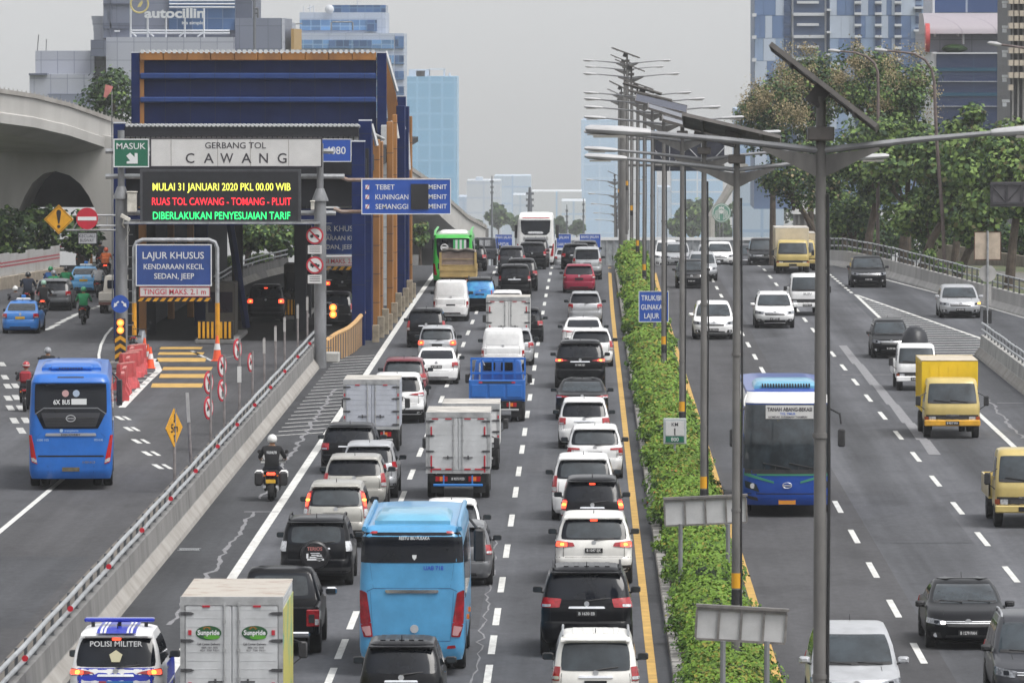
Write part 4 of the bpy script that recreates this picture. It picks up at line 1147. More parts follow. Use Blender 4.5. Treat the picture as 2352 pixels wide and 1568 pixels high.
def make_tree(name, label, x, Y, zb, ztop, rx, rz, zc, nclump, nleaf, size, wts, group=None, trunk=.25, lean=0.0, mats=None, cat='tree', ry=None, long=1.35, bloom=0):
 """zc, rx, rz: centre height and radii of the crown, all from the ground at zb"""
 r = thing(name, label, cat, (x, Y, zb), 0, group)
 ry = ry or rx
 t = MB(); h0 = zc - rz * .55
 p0 = Vector((0, 0, -.1)); p1 = Vector((lean * .4, 0, h0 * .5)); p2 = Vector((lean, 0, h0)); p3 = Vector((lean * 1.1, 0, zc + rz * .3))
 t.tube([p0, p1, p2, p3], [trunk * 1.25, trunk * .95, trunk * .75, trunk * .25], 9)
 C = []
 for k in range(nclump):
  for _ in range(30):
   u = NR.normal(size=3); u /= np.linalg.norm(u); rad = NR.uniform(.25, 1) ** .5
   c = u * rad * np.array([rx, ry, rz]) * .80
   if c[2] > -rz * .85: break
  C.append((lean + c[0], c[1], zc + c[2]))
 for k, c in enumerate(C):
  if k % 3 == 0: t.tube([p2 - Vector((0, 0, h0 * .25 * RN.random())), p2.lerp(Vector(c), .55) + Vector((0, 0, -.2)), Vector(c)], [trunk * .42, trunk * .25, trunk * .08], 6)
 t.build('trunk', BARK, r)
 Ps = []; Ns = []
 cr = min(rx, rz) * .40
 tone = []
 for c in C:
  m = max(4, int(nleaf / nclump)); u = NR.normal(size=(m, 3)); u /= np.linalg.norm(u, axis=1, keepdims=True)
  s = NR.uniform(.55, 1.08, size=(m, 1)) * cr * NR.uniform(.7, 1.25)
  Ps.append(np.array(c) + u * s * np.array([1.15, 1.15, .9])); Ns.append(u * .8 + np.array([0, -.2, .55]) + NR.normal(size=(m, 3)) * .45)
  w = np.array(wts, float) * NR.uniform(.3, 1.7, size=len(wts)); w /= w.sum(); tone.append(NR.choice(len(wts), size=m, p=w))
 Ps = np.vstack(Ps); Ns = np.vstack(Ns); tone = np.concatenate(tone)
 SZ = NR.uniform(.6, 1.25, size=len(Ps)) * size
 for k in range(bloom):                                  # fuzzy flower plumes on the outside of the crown
  u = NR.normal(size=3); u[2] = abs(u[2]) * .9 - .25; u[1] -= .5; u /= np.linalg.norm(u)
  c = np.array([lean, 0, zc]) + u * np.array([rx, ry, rz]) * NR.uniform(.80, 1.02); m = 230
  Ps = np.vstack([Ps, c + NR.normal(size=(m, 3)) * np.array([.30, .30, .34]) * NR.uniform(.7, 1.3)]); Ns = np.vstack([Ns, NR.normal(size=(m, 3)) + np.array([0, -.4, .5])])
  SZ = np.concatenate([SZ, NR.uniform(.05, .12, size=m)]); tone = np.concatenate([tone, np.where(NR.random(m) < .8, 4, 3)])
 leaf_obj('crown', Ps, Ns, SZ, mats or TL_, tone, r, long)
 return r
# ------------------------------------------------------------------ median
KERB = mat('kerb', (.30, .29, .27), .9, c2=(.14, .135, .13), vs=2.6, stretch=(.2, 1, .2), lo=.45, hi=.55)
SOIL = mat('soil', (.06, .048, .035), .95, var=.4, vs=3)
b = MB()
for x0, x1 in ((1.82, 2.06), (3.50, 3.72)):
 y = 60.0
 while y < 386: b.cbox(x0, x1, y, y + 2.44, -.02, .19, .02); y += 2.5
struct(b.build('median_kerb', KERB)); sheet('median_bed', 2.05, 3.51, 60, 430, .12, SOIL)
hr = thing('hedge', 'long leafy green shrub hedge with a few red blossoms filling the central median', 'hedge', (2.78, 240, 0))
cl = []; y = 96.0
while y < 408:
 if RN.random() < .12: y += 1.2
 h = RN.choice([RN.uniform(.5, .8), RN.uniform(.8, 1.15)]) * (1.0 + .35 * max(0, (y - 300) / 100)); wdt = RN.uniform(.60, .93); cl.append((RN.uniform(-.08, .14), y, h, wdt)); y += RN.uniform(1.35, 2.35)
q = MB(); Pp = []; Nn_ = []; Ss = []; Mm = []
for cx, cy, h, w in cl:
 blob(q, (cx, cy - 240, .10 + (h - .1) * .40 + gz(cy)), (w * .78, 1.25, h * .46), 8, 6)
 near = max(0, min(1, (cy - 100) / 250)); size = .040 + .07 * near; m = int(2700 * (1 - .75 * near))
 u = NR.normal(size=(m, 3)); u[:, 2] = np.abs(u[:, 2]) * .9 - .15; u /= np.linalg.norm(u, axis=1, keepdims=True)
 lump = 1 + .16 * np.sin(u[:, 0] * 7 + cy) * np.cos(u[:, 1] * 6 + cx * 9)
 s = NR.uniform(.80, 1.12, size=(m, 1)) * lump[:, None]
 p = np.array([cx, cy - 240, .12 + (h - .12) * .36 + gz(cy)]) + u * s * np.array([w, 1.4, h * .66]); ok = p[:, 2] > .12 + gz(cy) - (0 if cy < 388 else 9)
 p = p[ok]; u = u[ok]
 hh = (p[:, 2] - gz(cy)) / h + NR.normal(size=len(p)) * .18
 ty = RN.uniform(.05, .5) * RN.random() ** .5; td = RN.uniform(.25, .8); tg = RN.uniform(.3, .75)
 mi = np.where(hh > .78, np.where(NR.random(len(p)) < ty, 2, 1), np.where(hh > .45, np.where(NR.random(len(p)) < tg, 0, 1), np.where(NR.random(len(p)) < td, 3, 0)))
 if RN.random() < .12 and cy < 260:
  fl = (NR.random(len(p)) < .012) & (hh > .5); mi = np.where(fl, 4, mi)
 Pp.append(p); Nn_.append(u * .7 + np.array([0, -.25, .5]) + NR.normal(size=u.shape) * .5); Ss.append(NR.uniform(.45, 1.5, size=len(p)) * size); Mm.append(mi)
q.build('branches', HCORE, hr)
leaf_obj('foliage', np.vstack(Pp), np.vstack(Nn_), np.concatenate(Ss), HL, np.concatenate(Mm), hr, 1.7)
# ------------------------------------------------------------------ signs
SBLUE = mat('sign blue', (.018, .075, .36), .45, var=.10, vs=1.5)
SBLUE2 = mat('sign blue dark', (.02, .06, .24), .5, var=.12, vs=1.5)
SGREEN = mat('sign green', (.012, .13, .075), .45, var=.1, vs=1.5)
SWHITE = mat('sign white', (.58, .575, .57), .5, var=.07, vs=1.2)
SYEL = mat('sign yellow', (.62, .30, .012), .45, var=.14, vs=3)
SRED = mat('sign red', (.45, .015, .035), .45, var=.1, vs=3)
SBLK = mat('sign black', (.015, .015, .018), .5)
LETW = mat('lettering white', (.68, .69, .70), .5)
LETB = mat('lettering dark', (.035, .03, .04), .5)
LETR = mat('lettering red', (.50, .03, .06), .5)
SBACK = mat('sign back grey', (.38, .37, .36), .6, var=.2, vs=1.5)
POLEM = mat('pole grey', (.20, .205, .215), .55, .3, var=.3, vs=1.6, stretch=(1, 1, .35))
def board(name, label, cat, rect, Y, face, border, texts, tm, th=.07, bw=.05, parent=None, extra=None, group=None, frame=None):
 a = PY(rect[0], rect[1], Y); c = PY(rect[2], rect[3], Y)
 x0, x1, z1, z0 = a.x, c.x, a.z, c.z
 r = parent if parent is not None else thing(name, label, cat, ((x0 + x1) / 2, Y, z0), 0, group)
 ox, oz = (x0 + x1) / 2, z0
 if parent is not None: ox, oz = parent.location.x, parent.location.z
 X0, X1, Z0, Z1 = x0 - ox, x1 - ox, z0 - oz, z1 - oz
 yo = Y - (parent.location.y if parent is not None else Y)
 q = MB(); q.box(X0, X1, yo, yo + th, Z0, Z1); p = q.build('panel', face, r)
 if border:
  q = MB()
  for u0, u1, v0, v1 in ((X0, X1, Z1 - bw, Z1), (X0, X1, Z0, Z0 + bw), (X0, X0 + bw, Z0 + bw, Z1 - bw), (X1 - bw, X1, Z0 + bw, Z1 - bw)): q.box(u0, u1, yo - .012, yo + .01, v0, v1)
  q.build('border', border, r)
 if texts:
  rows = {}
  for t in texts: rows.setdefault(round(t[2] / 6), []).append(t)
  for k in rows:                                      # one lettering part for each line of writing
   q = MB()
   for t in rows[k]:
    s, cx, by, ch, w = t[:5]
    g = PY(cx, by, Y); sc_ = FL / Y
    put_text(q, s, g.x - ox, g.z - oz, ch / sc_, (w / sc_) if w else None, yo - .008, t[5] if len(t) > 5 else 0, .008)
   q.build('lettering', tm, r)
 return r, (lambda x, y: (PY(x, y, Y).x - ox, PY(x, y, Y).z - oz)), yo
GY = 271.0
# gantry frame
gx0, gx1 = PY(278, 800, GY).x, PY(735, 800, GY).x
g = thing('sign_gantry', 'grey steel sign gantry with two tall posts standing before the toll gate', 'gantry', ((gx0 + gx1) / 2, GY + .35, 0))
def gz_(y): return PY(500, y, GY).z
for gx in (gx0, gx1):
 q = MB(); x = gx - g.location.x; zt = gz_(300) if gx == gx0 else gz_(330); zm = gz_(445 if gx == gx1 else 440)
 q.tube([(x, 0, 0), (x, 0, zm - .3)], .24, 12); q.lathe([(.33, 0), (.33, .05), (.16, .5)], (x, 0, zm - .3), 'z', 12); q.tube([(x, 0, zm + .1), (x, 0, zt)], .14, 10)
 for k in range(12): q.box(x + .24, x + .46, -.02, .02, .8 + k * .45, .83 + k * .45)
 q.build('post', POLEM, g)
for y0, xa, xb in ((348, 240, 765), (406, 240, 790), (490, 262, 770), (508, 285, 735)):
 q = MB(); a = PY(xa, y0, GY).x - g.location.x; c = PY(xb, y0, GY).x - g.location.x; z = gz_(y0)
 q.tube([(a, .28, z), (c, .28, z)], .10 if y0 != 508 else .05, 8); q.build('cross_pipe', STEEL, g)
q = MB()
for y0, xa, xb in ((414, 780, 832), (487, 765, 832)):
 z = gz_(y0); q.tube([(PY(xa, y0, GY).x - g.location.x, .28, z + .12), (PY(xa + 18, y0, GY).x - g.location.x, .28, z), (PY(1000, y0, GY).x - g.location.x, .28, z)], .075, 8)
q.build('arm', mat('rusty pipe', (.33, .27, .24), .6, .2, c2=(.20, .12, .08), vs=2), g)
board('road_sign', 'green MASUK sign with a white down-right arrow at the left end of the gantry', 'sign', (260.5, 319, 342.5, 384.5), GY, SGREEN, LETW, [('MASUK', 301, 342.5, 14, 67)], LETW, bw=.045)
o = [x for x in col.objects if x.name.startswith('road_sign')][-1]
q = MB(); A = [(290, 358), (299, 351), (309, 361), (309.5, 351.5), (316, 352), (316.5, 376), (291, 376), (291, 371), (299, 369.5)]
q.add([(PY(x, y, GY).x - o.location.x, -.012, PY(x, y, GY).z - o.location.z) for x, y in A], [tuple(reversed(range(len(A))))]); q.build('arrow', LETW, o)
r, f, yo = board('road_sign', 'wide off-white GERBANG TOL CAWANG sign across the top of the gantry', 'sign', (344.5, 316.5, 740.5, 384.5), GY, SWHITE, LETB, [('GERBANG TOL', 541, 341, 14, 140)] + [(ch, x, 374.5, 22.5, w) for ch, x, w in (('C', 436.5, 20), ('A', 479.5, 23), ('W', 521, 30), ('A', 566, 23), ('N', 605.5, 20), ('G', 648, 21))], LETB, bw=.05)
q = MB()
for x in (393, 500, 575, 663): q.box(f(x, 350)[0] - .012, f(x, 350)[0] + .012, -.006, .01, .06, 1.1)
q.build('panel_joint', mat('joint line', (.30, .28, .27), .7), r)
VMSM = mat('message board black', (.011, .012, .016), .5, var=.25, vs=4)
LY = mat('LED yellow', (.80, .82, .10), .4, emit=.85); LR = mat('LED red', (1, .03, .05), .4, emit=.75); LG = mat('LED green', (.03, .95, .22), .4, emit=.8)
r, f, yo = board('message_board', 'black electronic message board showing yellow, red and green lines of capitals', 'display', (321.5, 389, 691, 513), GY - .12, VMSM, mat('display frame', (.05, .052, .06), .5, var=.2), [('MULAI 31 JANUARI 2020 PKL 00.00 WIB', 509, 437.5, 17, 317, 0), ('RUAS TOL CAWANG - TOMANG - PLUIT', 509, 471, 17, 320, 1), ('DIBERLAKUKAN PENYESUAIAN TARIF', 509, 503.5, 17, 316, 2)], [LY, LR, LG], th=.35, bw=.10)
q = MB(); a = f(285, 511); c = f(735, 514); q.box(a[0], c[0], -.25, .3, a[1] - .05, a[1] + .02); q.build('catwalk', STEEL, r)
r, f, yo = board('road_sign', 'blue TEBET KUNINGAN SEMANGGI travel time sign with a blank dark display', 'sign', (830, 410.5, 1036, 492.5), GY, SBLUE, LETW, [('TEBET', 884.5, 435.5, 11.5, 44), ('KUNINGAN', 900, 458, 11.5, 76), ('SEMANGGI', 900, 480, 11.5, 75)] + [('MENIT', 1005.5, y, 10.5, 42) for y in (434.5, 457, 479)], LETW, bw=.035)
q = MB(); a = f(944, 480.5); c = f(984, 422.5); q.box(a[0], c[0], -.05, .02, a[1], c[1]); q.build('display', SBLK, r)
for y in (430, 452.5, 474.5):
 q = MB(); a = f(839.5, y + 5); c = f(848, y - 5); q.box(a[0], c[0], -.01, .02, a[1], c[1], 0); q.add([(a[0], -.014, a[1]), (a[0] + .04, -.014, a[1]), (c[0], -.014, c[1]), (c[0] - .04, -.014, c[1])], [(0, 1, 2, 3)], 1)
 q.build('symbol', [LETW, LETR], r)
# round prohibition signs
def ring_sign(name, label, cx, cy, rad, Y, sym, turn=0.0, plate=None, postz=None):
 p = PY(cx, cy, Y); R = rad * Y / FL
 r = thing(name, label, 'sign', (p.x, Y, p.z), turn)
 q = MB(); q.lathe([(R, .0), (R, .03)], (0, 0, 0), 'y', 28); q.build('disc', SRED if sym != 'arrows' else SBLUE, r)
 if sym == 'entry':
  q = MB(); q.box(-R * .86, R * .86, -.012, .005, -R * .17, R * .17); q.build('bar', LETW, r)
 elif sym == 'arrows':
  q = MB()
  for s in (-1, 1):
   A = [(s * .08, .10), (s * .22, -.08), (s * .12, -.16), (s * .62, -.36), (s * .62, .16), (s * .50, .06), (s * .30, .26)]
   A = [(s * .10, .22), (s * .42, -.02), (s * .30, -.14), (s * .72, -.40), (s * .66, .14), (s * .54, .06), (s * .22, .36)]
   q.add([(x * R, -.012, z * R) for x, z in (A if s > 0 else reversed(A))], [tuple(range(len(A)))])
  q.build('arrow', LETW, r)
 else:
  q = MB(); q.lathe([(R * .80, -.010), (R * .80, .0)], (0, 0, 0), 'y', 28); q.build('field', SWHITE, r)
  q = MB()
  if sym == 'truck': q.box(-R * .5, R * .25, -.018, -.011, -R * .15, R * .22); q.box(R * .27, R * .55, -.018, -.011, -R * .15, R * .10); q.lathe([(R * .10, -.018), (R * .10, -.011)], (-R * .25, 0, -R * .2), 'y', 10); q.lathe([(R * .10, -.018), (R * .10, -.011)], (R * .35, 0, -R * .2), 'y', 10)
  elif sym == 'bike':
   for s in (-1, 1): q.lathe([(R * .2, -.018), (R * .2, -.011)], (s * R * .34, 0, -R * .08), 'y', 12)
   q.box(-R * .3, R * .3, -.018, -.011, R * .02, R * .14)
  else: q.lathe([(R * .13, -.018), (R * .13, -.011)], (0, 0, R * .45), 'y', 10); q.box(-R * .12, R * .12, -.018, -.011, -R * .1, R * .32); q.box(-R * .26, -R * .06, -.018, -.011, -R * .6, -R * .1); q.box(R * .06, R * .24, -.018, -.011, -R * .55, -R * .1)
  q.build('symbol', SBLK, r)
  q = MB(); M = Matrix.Rotation(radians(45), 4, 'Y'); q.box(-R * .84, R * .84, -.024, -.018, -R * .09, R * .09, 0, M); q.build('slash', SRED, r)
 if plate:
  q = MB(); q.box(-R * .8, R * .8, 0, .03, -R * 2.1, -R * 1.12); pl = q.build('plate', SWHITE, r)
  q = MB()
  for k in range(3): q.box(-R * .6, R * .6, -.004, .004, -R * (1.33 + .24 * k) - R * .05, -R * (1.33 + .24 * k) + R * .03)
  q.build('lettering', LETB, pl)
 return r
ring_sign('road_sign', 'round no vehicles-with-trailer sign above a white plate, upper one on the right gantry post', 723, 541, 20, GY - .02, 'bike', 0, True)
ring_sign('road_sign', 'round no lorries sign above a white plate, lower one on the right gantry post', 723, 609, 20, GY - .02, 'truck', 0, True)
# left arm cluster
lx = thing('sign_bracket', 'thin pipe bracket reaching left from the gantry post to carry two warning signs', 'bracket', (gx0, GY + .3, 0))
q = MB()
for y, xa, xb in ((495, 165, 278), (529, 150, 278), (519, 220, 278)): q.tube([(PY(xa, y, GY).x - gx0, 0, PY(xa, y, GY).z), (PY(xb, y, GY).x - gx0, 0, PY(xb, y, GY).z)], .045, 6)
for xa, ya, xb, yb in ((165, 529, 185, 495), (205, 529, 232, 500), (245, 519, 245, 496)): q.tube([(PY(xa, ya, GY).x - gx0, 0, PY(xa, ya, GY).z), (PY(xb, yb, GY).x - gx0, 0, PY(xb, yb, GY).z)], .03, 6)
q.build('pipe', STEEL, lx)
p = PY(135, 504, GY); k = GY / FL
r = thing('warning_sign', 'yellow diamond sign with a black exclamation mark left of the no entry sign', 'sign', (p.x, GY, p.z))
q = MB(); R_ = 34 * k; q.prism([(0, -R_), (R_, 0), (0, R_), (-R_, 0)], 0, .03); q.build('panel', SYEL, r)
q = MB()
for a, c in (((0, -.92), (.92, 0)), ((.92, 0), (0, .92)), ((0, .92), (-.92, 0)), ((-.92, 0), (0, -.92))):
 a, c = Vector(a) * R_, Vector(c) * R_; q.add([(a.x, -.008, a.y), (c.x, -.008, c.y), (c.x * .955, -.008, c.y * .955), (a.x * .955, -.008, a.y * .955)], [(0, 1, 2, 3)])
q.add([(x * R_, -.012, z * R_) for x, z in ((-.045, -.28), (.045, -.28), (.165, .45), (.13, .60), (0, .66), (-.13, .60), (-.165, .45))], [tuple(range(7))])
q.lathe([(R_ * .11, -.012), (R_ * .11, .0)], (0.0, 0, -R_ * .48), 'y', 14); q.build('symbol', SBLK, r)
ring_sign('road_sign', 'round red no entry sign with a white bar above the KECUALI BUSWAY plate', 200, 502, 25, GY - .02, 'entry')
board('road_sign', 'small white KECUALI BUSWAY plate with black capitals under the no entry sign', 'sign', (179, 534, 223, 560.5), GY, mat('plate grey white', (.40, .41, .43), .5), LETB, [('KECUALI', 200, 545.5, 7, 37), ('BUSWAY', 200, 555.5, 7, 32)], LETB, bw=.03)
ring_sign('road_sign', 'round blue sign with two white diverging arrows on the left gantry post', 276, 698, 20.5, GY - .30, 'arrows')
# flashing lamps and chevron board
def flasher(label, cx, y0, y1, Y):
 a = PY(cx, y0, Y); r = thing('traffic_light', label, 'light', (a.x, Y, PY(cx, y1, Y).z)); k = Y / FL
 q = MB(); q.cbox(-11 * k, 11 * k, .06, .25, -2 * k, (y1 - y0) * k, .03); q.build('housing', BLK, r)
 for z in (.27, .73):
  q = MB(); q.lathe([(8.2 * k, -.0), (7.5 * k, .03), (7.5 * k, .1)], (0, .0, z * (y1 - y0) * k), 'y', 16); l = q.build('lamp', mat('lit warning lamp', (1, .20, .03), .3, emit=1.5), r)
  q = MB(); q.lathe([(4.2 * k, -.012), (4.2 * k, .0)], (0, .0, z * (y1 - y0) * k), 'y', 12); q.build('bulb', mat('lit warning core', (1, .62, .10), .3, emit=1.6), l)
flasher('two lit orange warning lamps stacked on the left gantry post', 276.5, 731, 768, GY - .35)
flasher('two lit orange warning lamps stacked just right of the right gantry post', 765, 697, 731, GY + 2)
r = thing('chevron_board', 'black and yellow chevron board wrapped round the foot of the left gantry post', 'board', (gx0, GY - .42, 0))
q = MB(); z0, z1 = PY(278, 842, GY).z, PY(278, 768, GY).z; hw = 12.5 * GY / FL
q.box(-hw, hw, .0, .06, z0, z1, 1)
n = 4; hh = (z1 - z0) / n
for j in range(n):
 zb = z0 + j * hh
 q.add([(-hw, -.006, zb), (0, -.006, zb + hh * .45), (0, -.006, min(z1, zb + hh * .95)), (-hw, -.006, zb + hh * .5)], [(0, 1, 2, 3)], 0); q.add([(0, -.006, zb + hh * .45), (hw, -.006, zb), (hw, -.006, zb + hh * .5), (0, -.006, min(z1, zb + hh * .95))], [(0, 1, 2, 3)], 0)
q.build('panel', [SYEL, SBLK], r)
q = MB(); q.cbox(-.45, .45, -.2, .9, 0, max(.3, z0 - .02), .05); q.build('plinth', CONCD, r)
# camera boxes on the post
for (cx, cy, w, h, nm, lb) in ((303, 465, 22, 44, 'equipment_box', 'cream weathered equipment box high on the left gantry post'), (288, 500, 24, 14, 'camera', 'white surveillance camera with a dangling cable on the left gantry post'), (880, 472, 8, 18, 'equipment_box', 'small white equipment box high on the right gantry post')):
 if cx == 880: cx = 588 + 518 / 4; cy = 392 + 325 / 4
 p = PY(cx, cy, GY - .1); k = GY / FL; r = thing(nm, lb, 'box' if 'box' in nm else 'camera', (p.x, GY - .1, p.z)); q = MB()
 if nm == 'camera':
  M = Matrix.Rotation(radians(28), 4, 'Y'); q.cbox(-w * k / 2, w * k / 2, -.1, .1, -h * k / 3, h * k / 3, .02, 0, M); q.tube([(-.05, 0, -.05), (-.12, .1, -.28), (-.05, .15, -.4)], .03, 6); q.tube([(.1, 0, -.2), (.16, 0, -.5), (.0, 0, -.9)], .012, 5)
 else: q.cbox(-w * k / 2, w * k / 2, 0, .3, -h * k / 2, h * k / 2, .02); q.cbox(-w * k / 2 - .03, w * k / 2 + .03, -.03, .33, h * k / 2, h * k / 2 + .06, .02)
 q.build('casing', mat('cream casing', (.50, .48, .43), .6, var=.25, vs=3), r)
# lane portal signs
def portal(label, s, rects, y_top, x0, x1, yellow_y, label2):
 Y = FL / s
 pa, pc = PY(x0, 700, Y), PY(x1, 700, Y); cx = (pa.x + pc.x) / 2
 r = thing('pipe_portal', label2, 'frame', (cx, Y + .12, 0)); zt = PY(x0, y_top, Y).z; zy = PY(x0, yellow_y, Y).z
 q = MB(); q.tube([(pa.x - cx, 0, zy), (pa.x - cx, 0, zt - .35), (pa.x - cx + .1, 0, zt - .1), (pa.x - cx + .35, 0, zt), (pc.x - cx - .35, 0, zt), (pc.x - cx - .1, 0, zt - .1), (pc.x - cx, 0, zt - .35), (pc.x - cx, 0, zy)], .085, 8); q.build('pipe_frame', STEEL, r)
 for X in (pa.x - cx, pc.x - cx):
  q = MB(); q.tube([(X, 0, 0), (X, 0, zy + .02)], .10, 10); q.build('post', mat('post yellow', (.60, .27, .012), .5, var=.2, vs=2), r)
 b_, (sx0, sy0, sx1, sy1), tx = rects
 board('road_sign', label, 'sign', (sx0, sy0, sx1, sy1), Y - .02, SBLUE2, LETW, tx, LETW, bw=.045)
 return Y
Y1 = portal('blue LAJUR KHUSUS KENDARAAN KECIL sign hung in the nearer pipe frame', 55.0, (0, (311.5, 561, 486.5, 657), [('LAJUR KHUSUS', 398, 594, 15.5, 141), ('KENDARAAN KECIL', 399, 618, 12, 138), ('SEDAN, JEEP', 400, 640, 12.5, 92)]), 551, 308, 499, 697, 'grey pipe frame on yellow posts holding the nearer blue lane sign')
def height_bar(rect, bar, Y, tx, l1, l2):
 board('road_sign', l1, 'sign', rect, Y - .02, SWHITE, LETR, [tx], LETR, bw=.02)
 a, c = PY(bar[0], bar[1], Y), PY(bar[2], bar[3], Y); r = thing('height_bar', l2, 'bar', ((a.x + c.x) / 2, Y, c.z)); q = MB(); w = (c.x - a.x); h = a.z - c.z
 q.box(-w / 2, w / 2, 0, .08, 0, h, 1); n = 10
 for j in range(n): x = -w / 2 + w * j / n; q.add([(x, -.005, 0), (x + w / n * .55, -.005, 0), (x + w / n * .95, -.005, h), (x + w / n * .4, -.005, h)], [(0, 1, 2, 3)], 0)
 q.build('striped_bar', [SYEL, SBLK], r)
height_bar((321, 659, 482, 681), (316, 684, 485, 692), Y1, ('TINGGI MAKS. 2.1 m', 401, 676, 12.5, 144), 'white TINGGI MAKS. 2.1 m plate with red letters under the nearer lane sign', 'yellow and black striped height bar under the nearer lane sign')
Y2 = portal('darker blue LAJUR KHUSUS sign in the further frame, half hidden by the gantry post', 47.5, (0, (697, 514, 860, 586), [('LAJUR KHUSUS', 773, 531, 12.5, 116), ('KENDARAAN KECIL', 773, 552, 10.5, 118), ('SEDAN, JEEP', 773, 572, 10.5, 76)]), 505, 692, 866, 640, 'grey pipe frame on yellow posts holding the further blue lane sign')
height_bar((706, 590, 850, 609), (700, 612, 856, 620), Y2, ('TINGGI MAKS. 2.1 m', 770, 604.5, 10, 116), 'white TINGGI MAKS. 2.1 m plate with red letters under the further lane sign', 'yellow and black striped height bar under the further lane sign')
# board on the roof fascia
board('road_sign', 'blue number sign ending in 080 on the toll canopy fascia', 'sign', (722, 319, 807, 372), 292, SBLUE, LETW, [('4080', 771, 354, 17, 46)], LETW, bw=.03)
# ------------------------------------------------------------------ toll gate: two canopies, one behind the other
TB = mat('toll blue cladding', (.0055, .0155, .078), .6, var=.22, vs=.7, spec=.12)
TBL = mat('toll blue rib', (.016, .042, .155), .5, var=.12, vs=.7, spec=.2)
TOR = mat('toll orange cladding', (.31, .135, .032), .7, c2=(.14, .06, .022), vs=.8, stretch=(1, 1, .3), lo=.42, hi=.72)
CORR = mat('corrugated sheet', (.52, .53, .54), .5, .2, var=.15, vs=2)
JOI = mat('cladding joint', (.006, .010, .03), .7)
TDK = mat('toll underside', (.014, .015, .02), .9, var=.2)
def X_(x, y, Y): return PY(x, y, Y).x
def Z_(y, Y): return PY(1176, y, Y).z
fY = 294.0
r = thing('toll_gate', 'lower front toll canopy with navy columns and a pale corrugated fascia', 'toll gate', (-14.8, fY, 0)); ox, oy = -14.8, fY
def column(root, ox, oy, x, Y, w, d, ztop, m=TB, cap=True, joints=True):
 q = MB(); q.cbox(x - w / 2 - ox, x + w / 2 - ox, Y - oy, Y - oy + d, 0, ztop, .02); c = q.build('column', m, root)
 if joints:
  q = MB(); z = 1.3
  while z < ztop - .3: q.box(x - w / 2 - ox - .004, x + w / 2 - ox + .004, Y - oy - .004, Y - oy + d + .004, z, z + .025); z += 1.28
  q.build('joint', JOI, c)
 if cap: q = MB(); q.box(x - w / 2 - ox - .01, x + w / 2 - ox + .01, Y - oy - .01, Y - oy + d + .01, ztop + .001, ztop + .05); q.build('cap', mat('column cap', (.52, .54, .60), .5), c)
 return c
column(r, ox, oy, X_(823, 700, 292), 292, .56, .6, Z_(326, 292)); column(r, ox, oy, X_(274.5, 700, fY), fY, .50, .6, Z_(284, fY)); column(r, ox, oy, X_(839, 700, 297), 297, .55, .6, Z_(278, 297))
cx0, cx1 = X_(288, 300, fY), X_(824, 300, fY)
q = MB(); zt = Z_(285, fY)
n = 54
for k in range(n):                                         # corrugated roof edge, seen as a scallop
 x = cx0 + (cx1 - cx0) * (k + .5) / n - ox; w = (cx1 - cx0) / n
 q.tube([(x, -.25, zt - .05), (x, 40, zt - 1.2)], w * .42, 6)
q.build('roof_sheet', CORR, r)
q = MB(); q.box(cx0 - ox, cx1 - ox, -.2, .35, zt - .55, zt - .12); q.box(cx0 - ox - .2, cx1 - ox + .3, .4, 42, zt - 2.2, zt - 1.5); q.build('gutter', TDK, r)
q = MB(); z0, z1 = Z_(326, fY), zt - .56
for k in range(46):
 a = cx0 + (cx1 - cx0) * k / 46 - ox; c = cx0 + (cx1 - cx0) * (k + 1) / 46 - ox
 q.box(a, c - .05, .36, .42, z0 - .6, z1, 0); q.box(c - .05, c, .38, .42, z0 - .6, z1, 1)
q.build('fascia', [CORR, mat('fascia groove', (.12, .12, .13), .8)], r)
q = MB(); q.box(cx0 - ox, cx1 - ox, .45, .9, z0 - 1.6, z0 - .2); q.box(cx0 - ox, cx1 - ox, 1.2, 1.6, z0 - 3.6, z0 - 2.9); q.box(cx0 - ox, cx1 - ox, 2.0, 2.4, z0 - 2.4, z0 - 1.75); q.build('beam', TB, r)
q = MB(); q.box(cx0 - ox - .2, cx1 - ox + .4, .95, 1.15, z0 - 2.8, z0 - .3); q.build('soffit', TDK, r)
q = MB(); q.box(-20.0 - ox, -19.7 - ox, 6, 84, 0, 7.6); q.box(-20 - ox, cx1 - ox, 42, 106, 7.2, 7.5); q.build('light_block_wall', TDK, r)  # wall and rear slab added to keep light out of the passages
# inner columns below the canopy
for x, Y, w, m in ((327, 300, .32, TOR), (345, 302, .5, TDK), (462, 312, .6, TB), (545, 318, .5, TDK), (690, 306, .55, TDK), (392, 320, .3, TOR), (437, 322, .3, TOR), (700, 322, .6, TDK)):
 column(r, ox, oy, X_(x, 700, Y), Y, w, .5, Z_(508, Y) + 2, m, False, False)
q = MB(); Y = 310; a, c = PY(540, 515, Y), PY(568, 660, Y); q.tube([(X_(527, 515, Y) - ox, Y - oy, Z_(505, Y)), (X_(566, 660, Y) - ox, Y - oy, 0)], .20, 6); q.build('brace', TB, r)
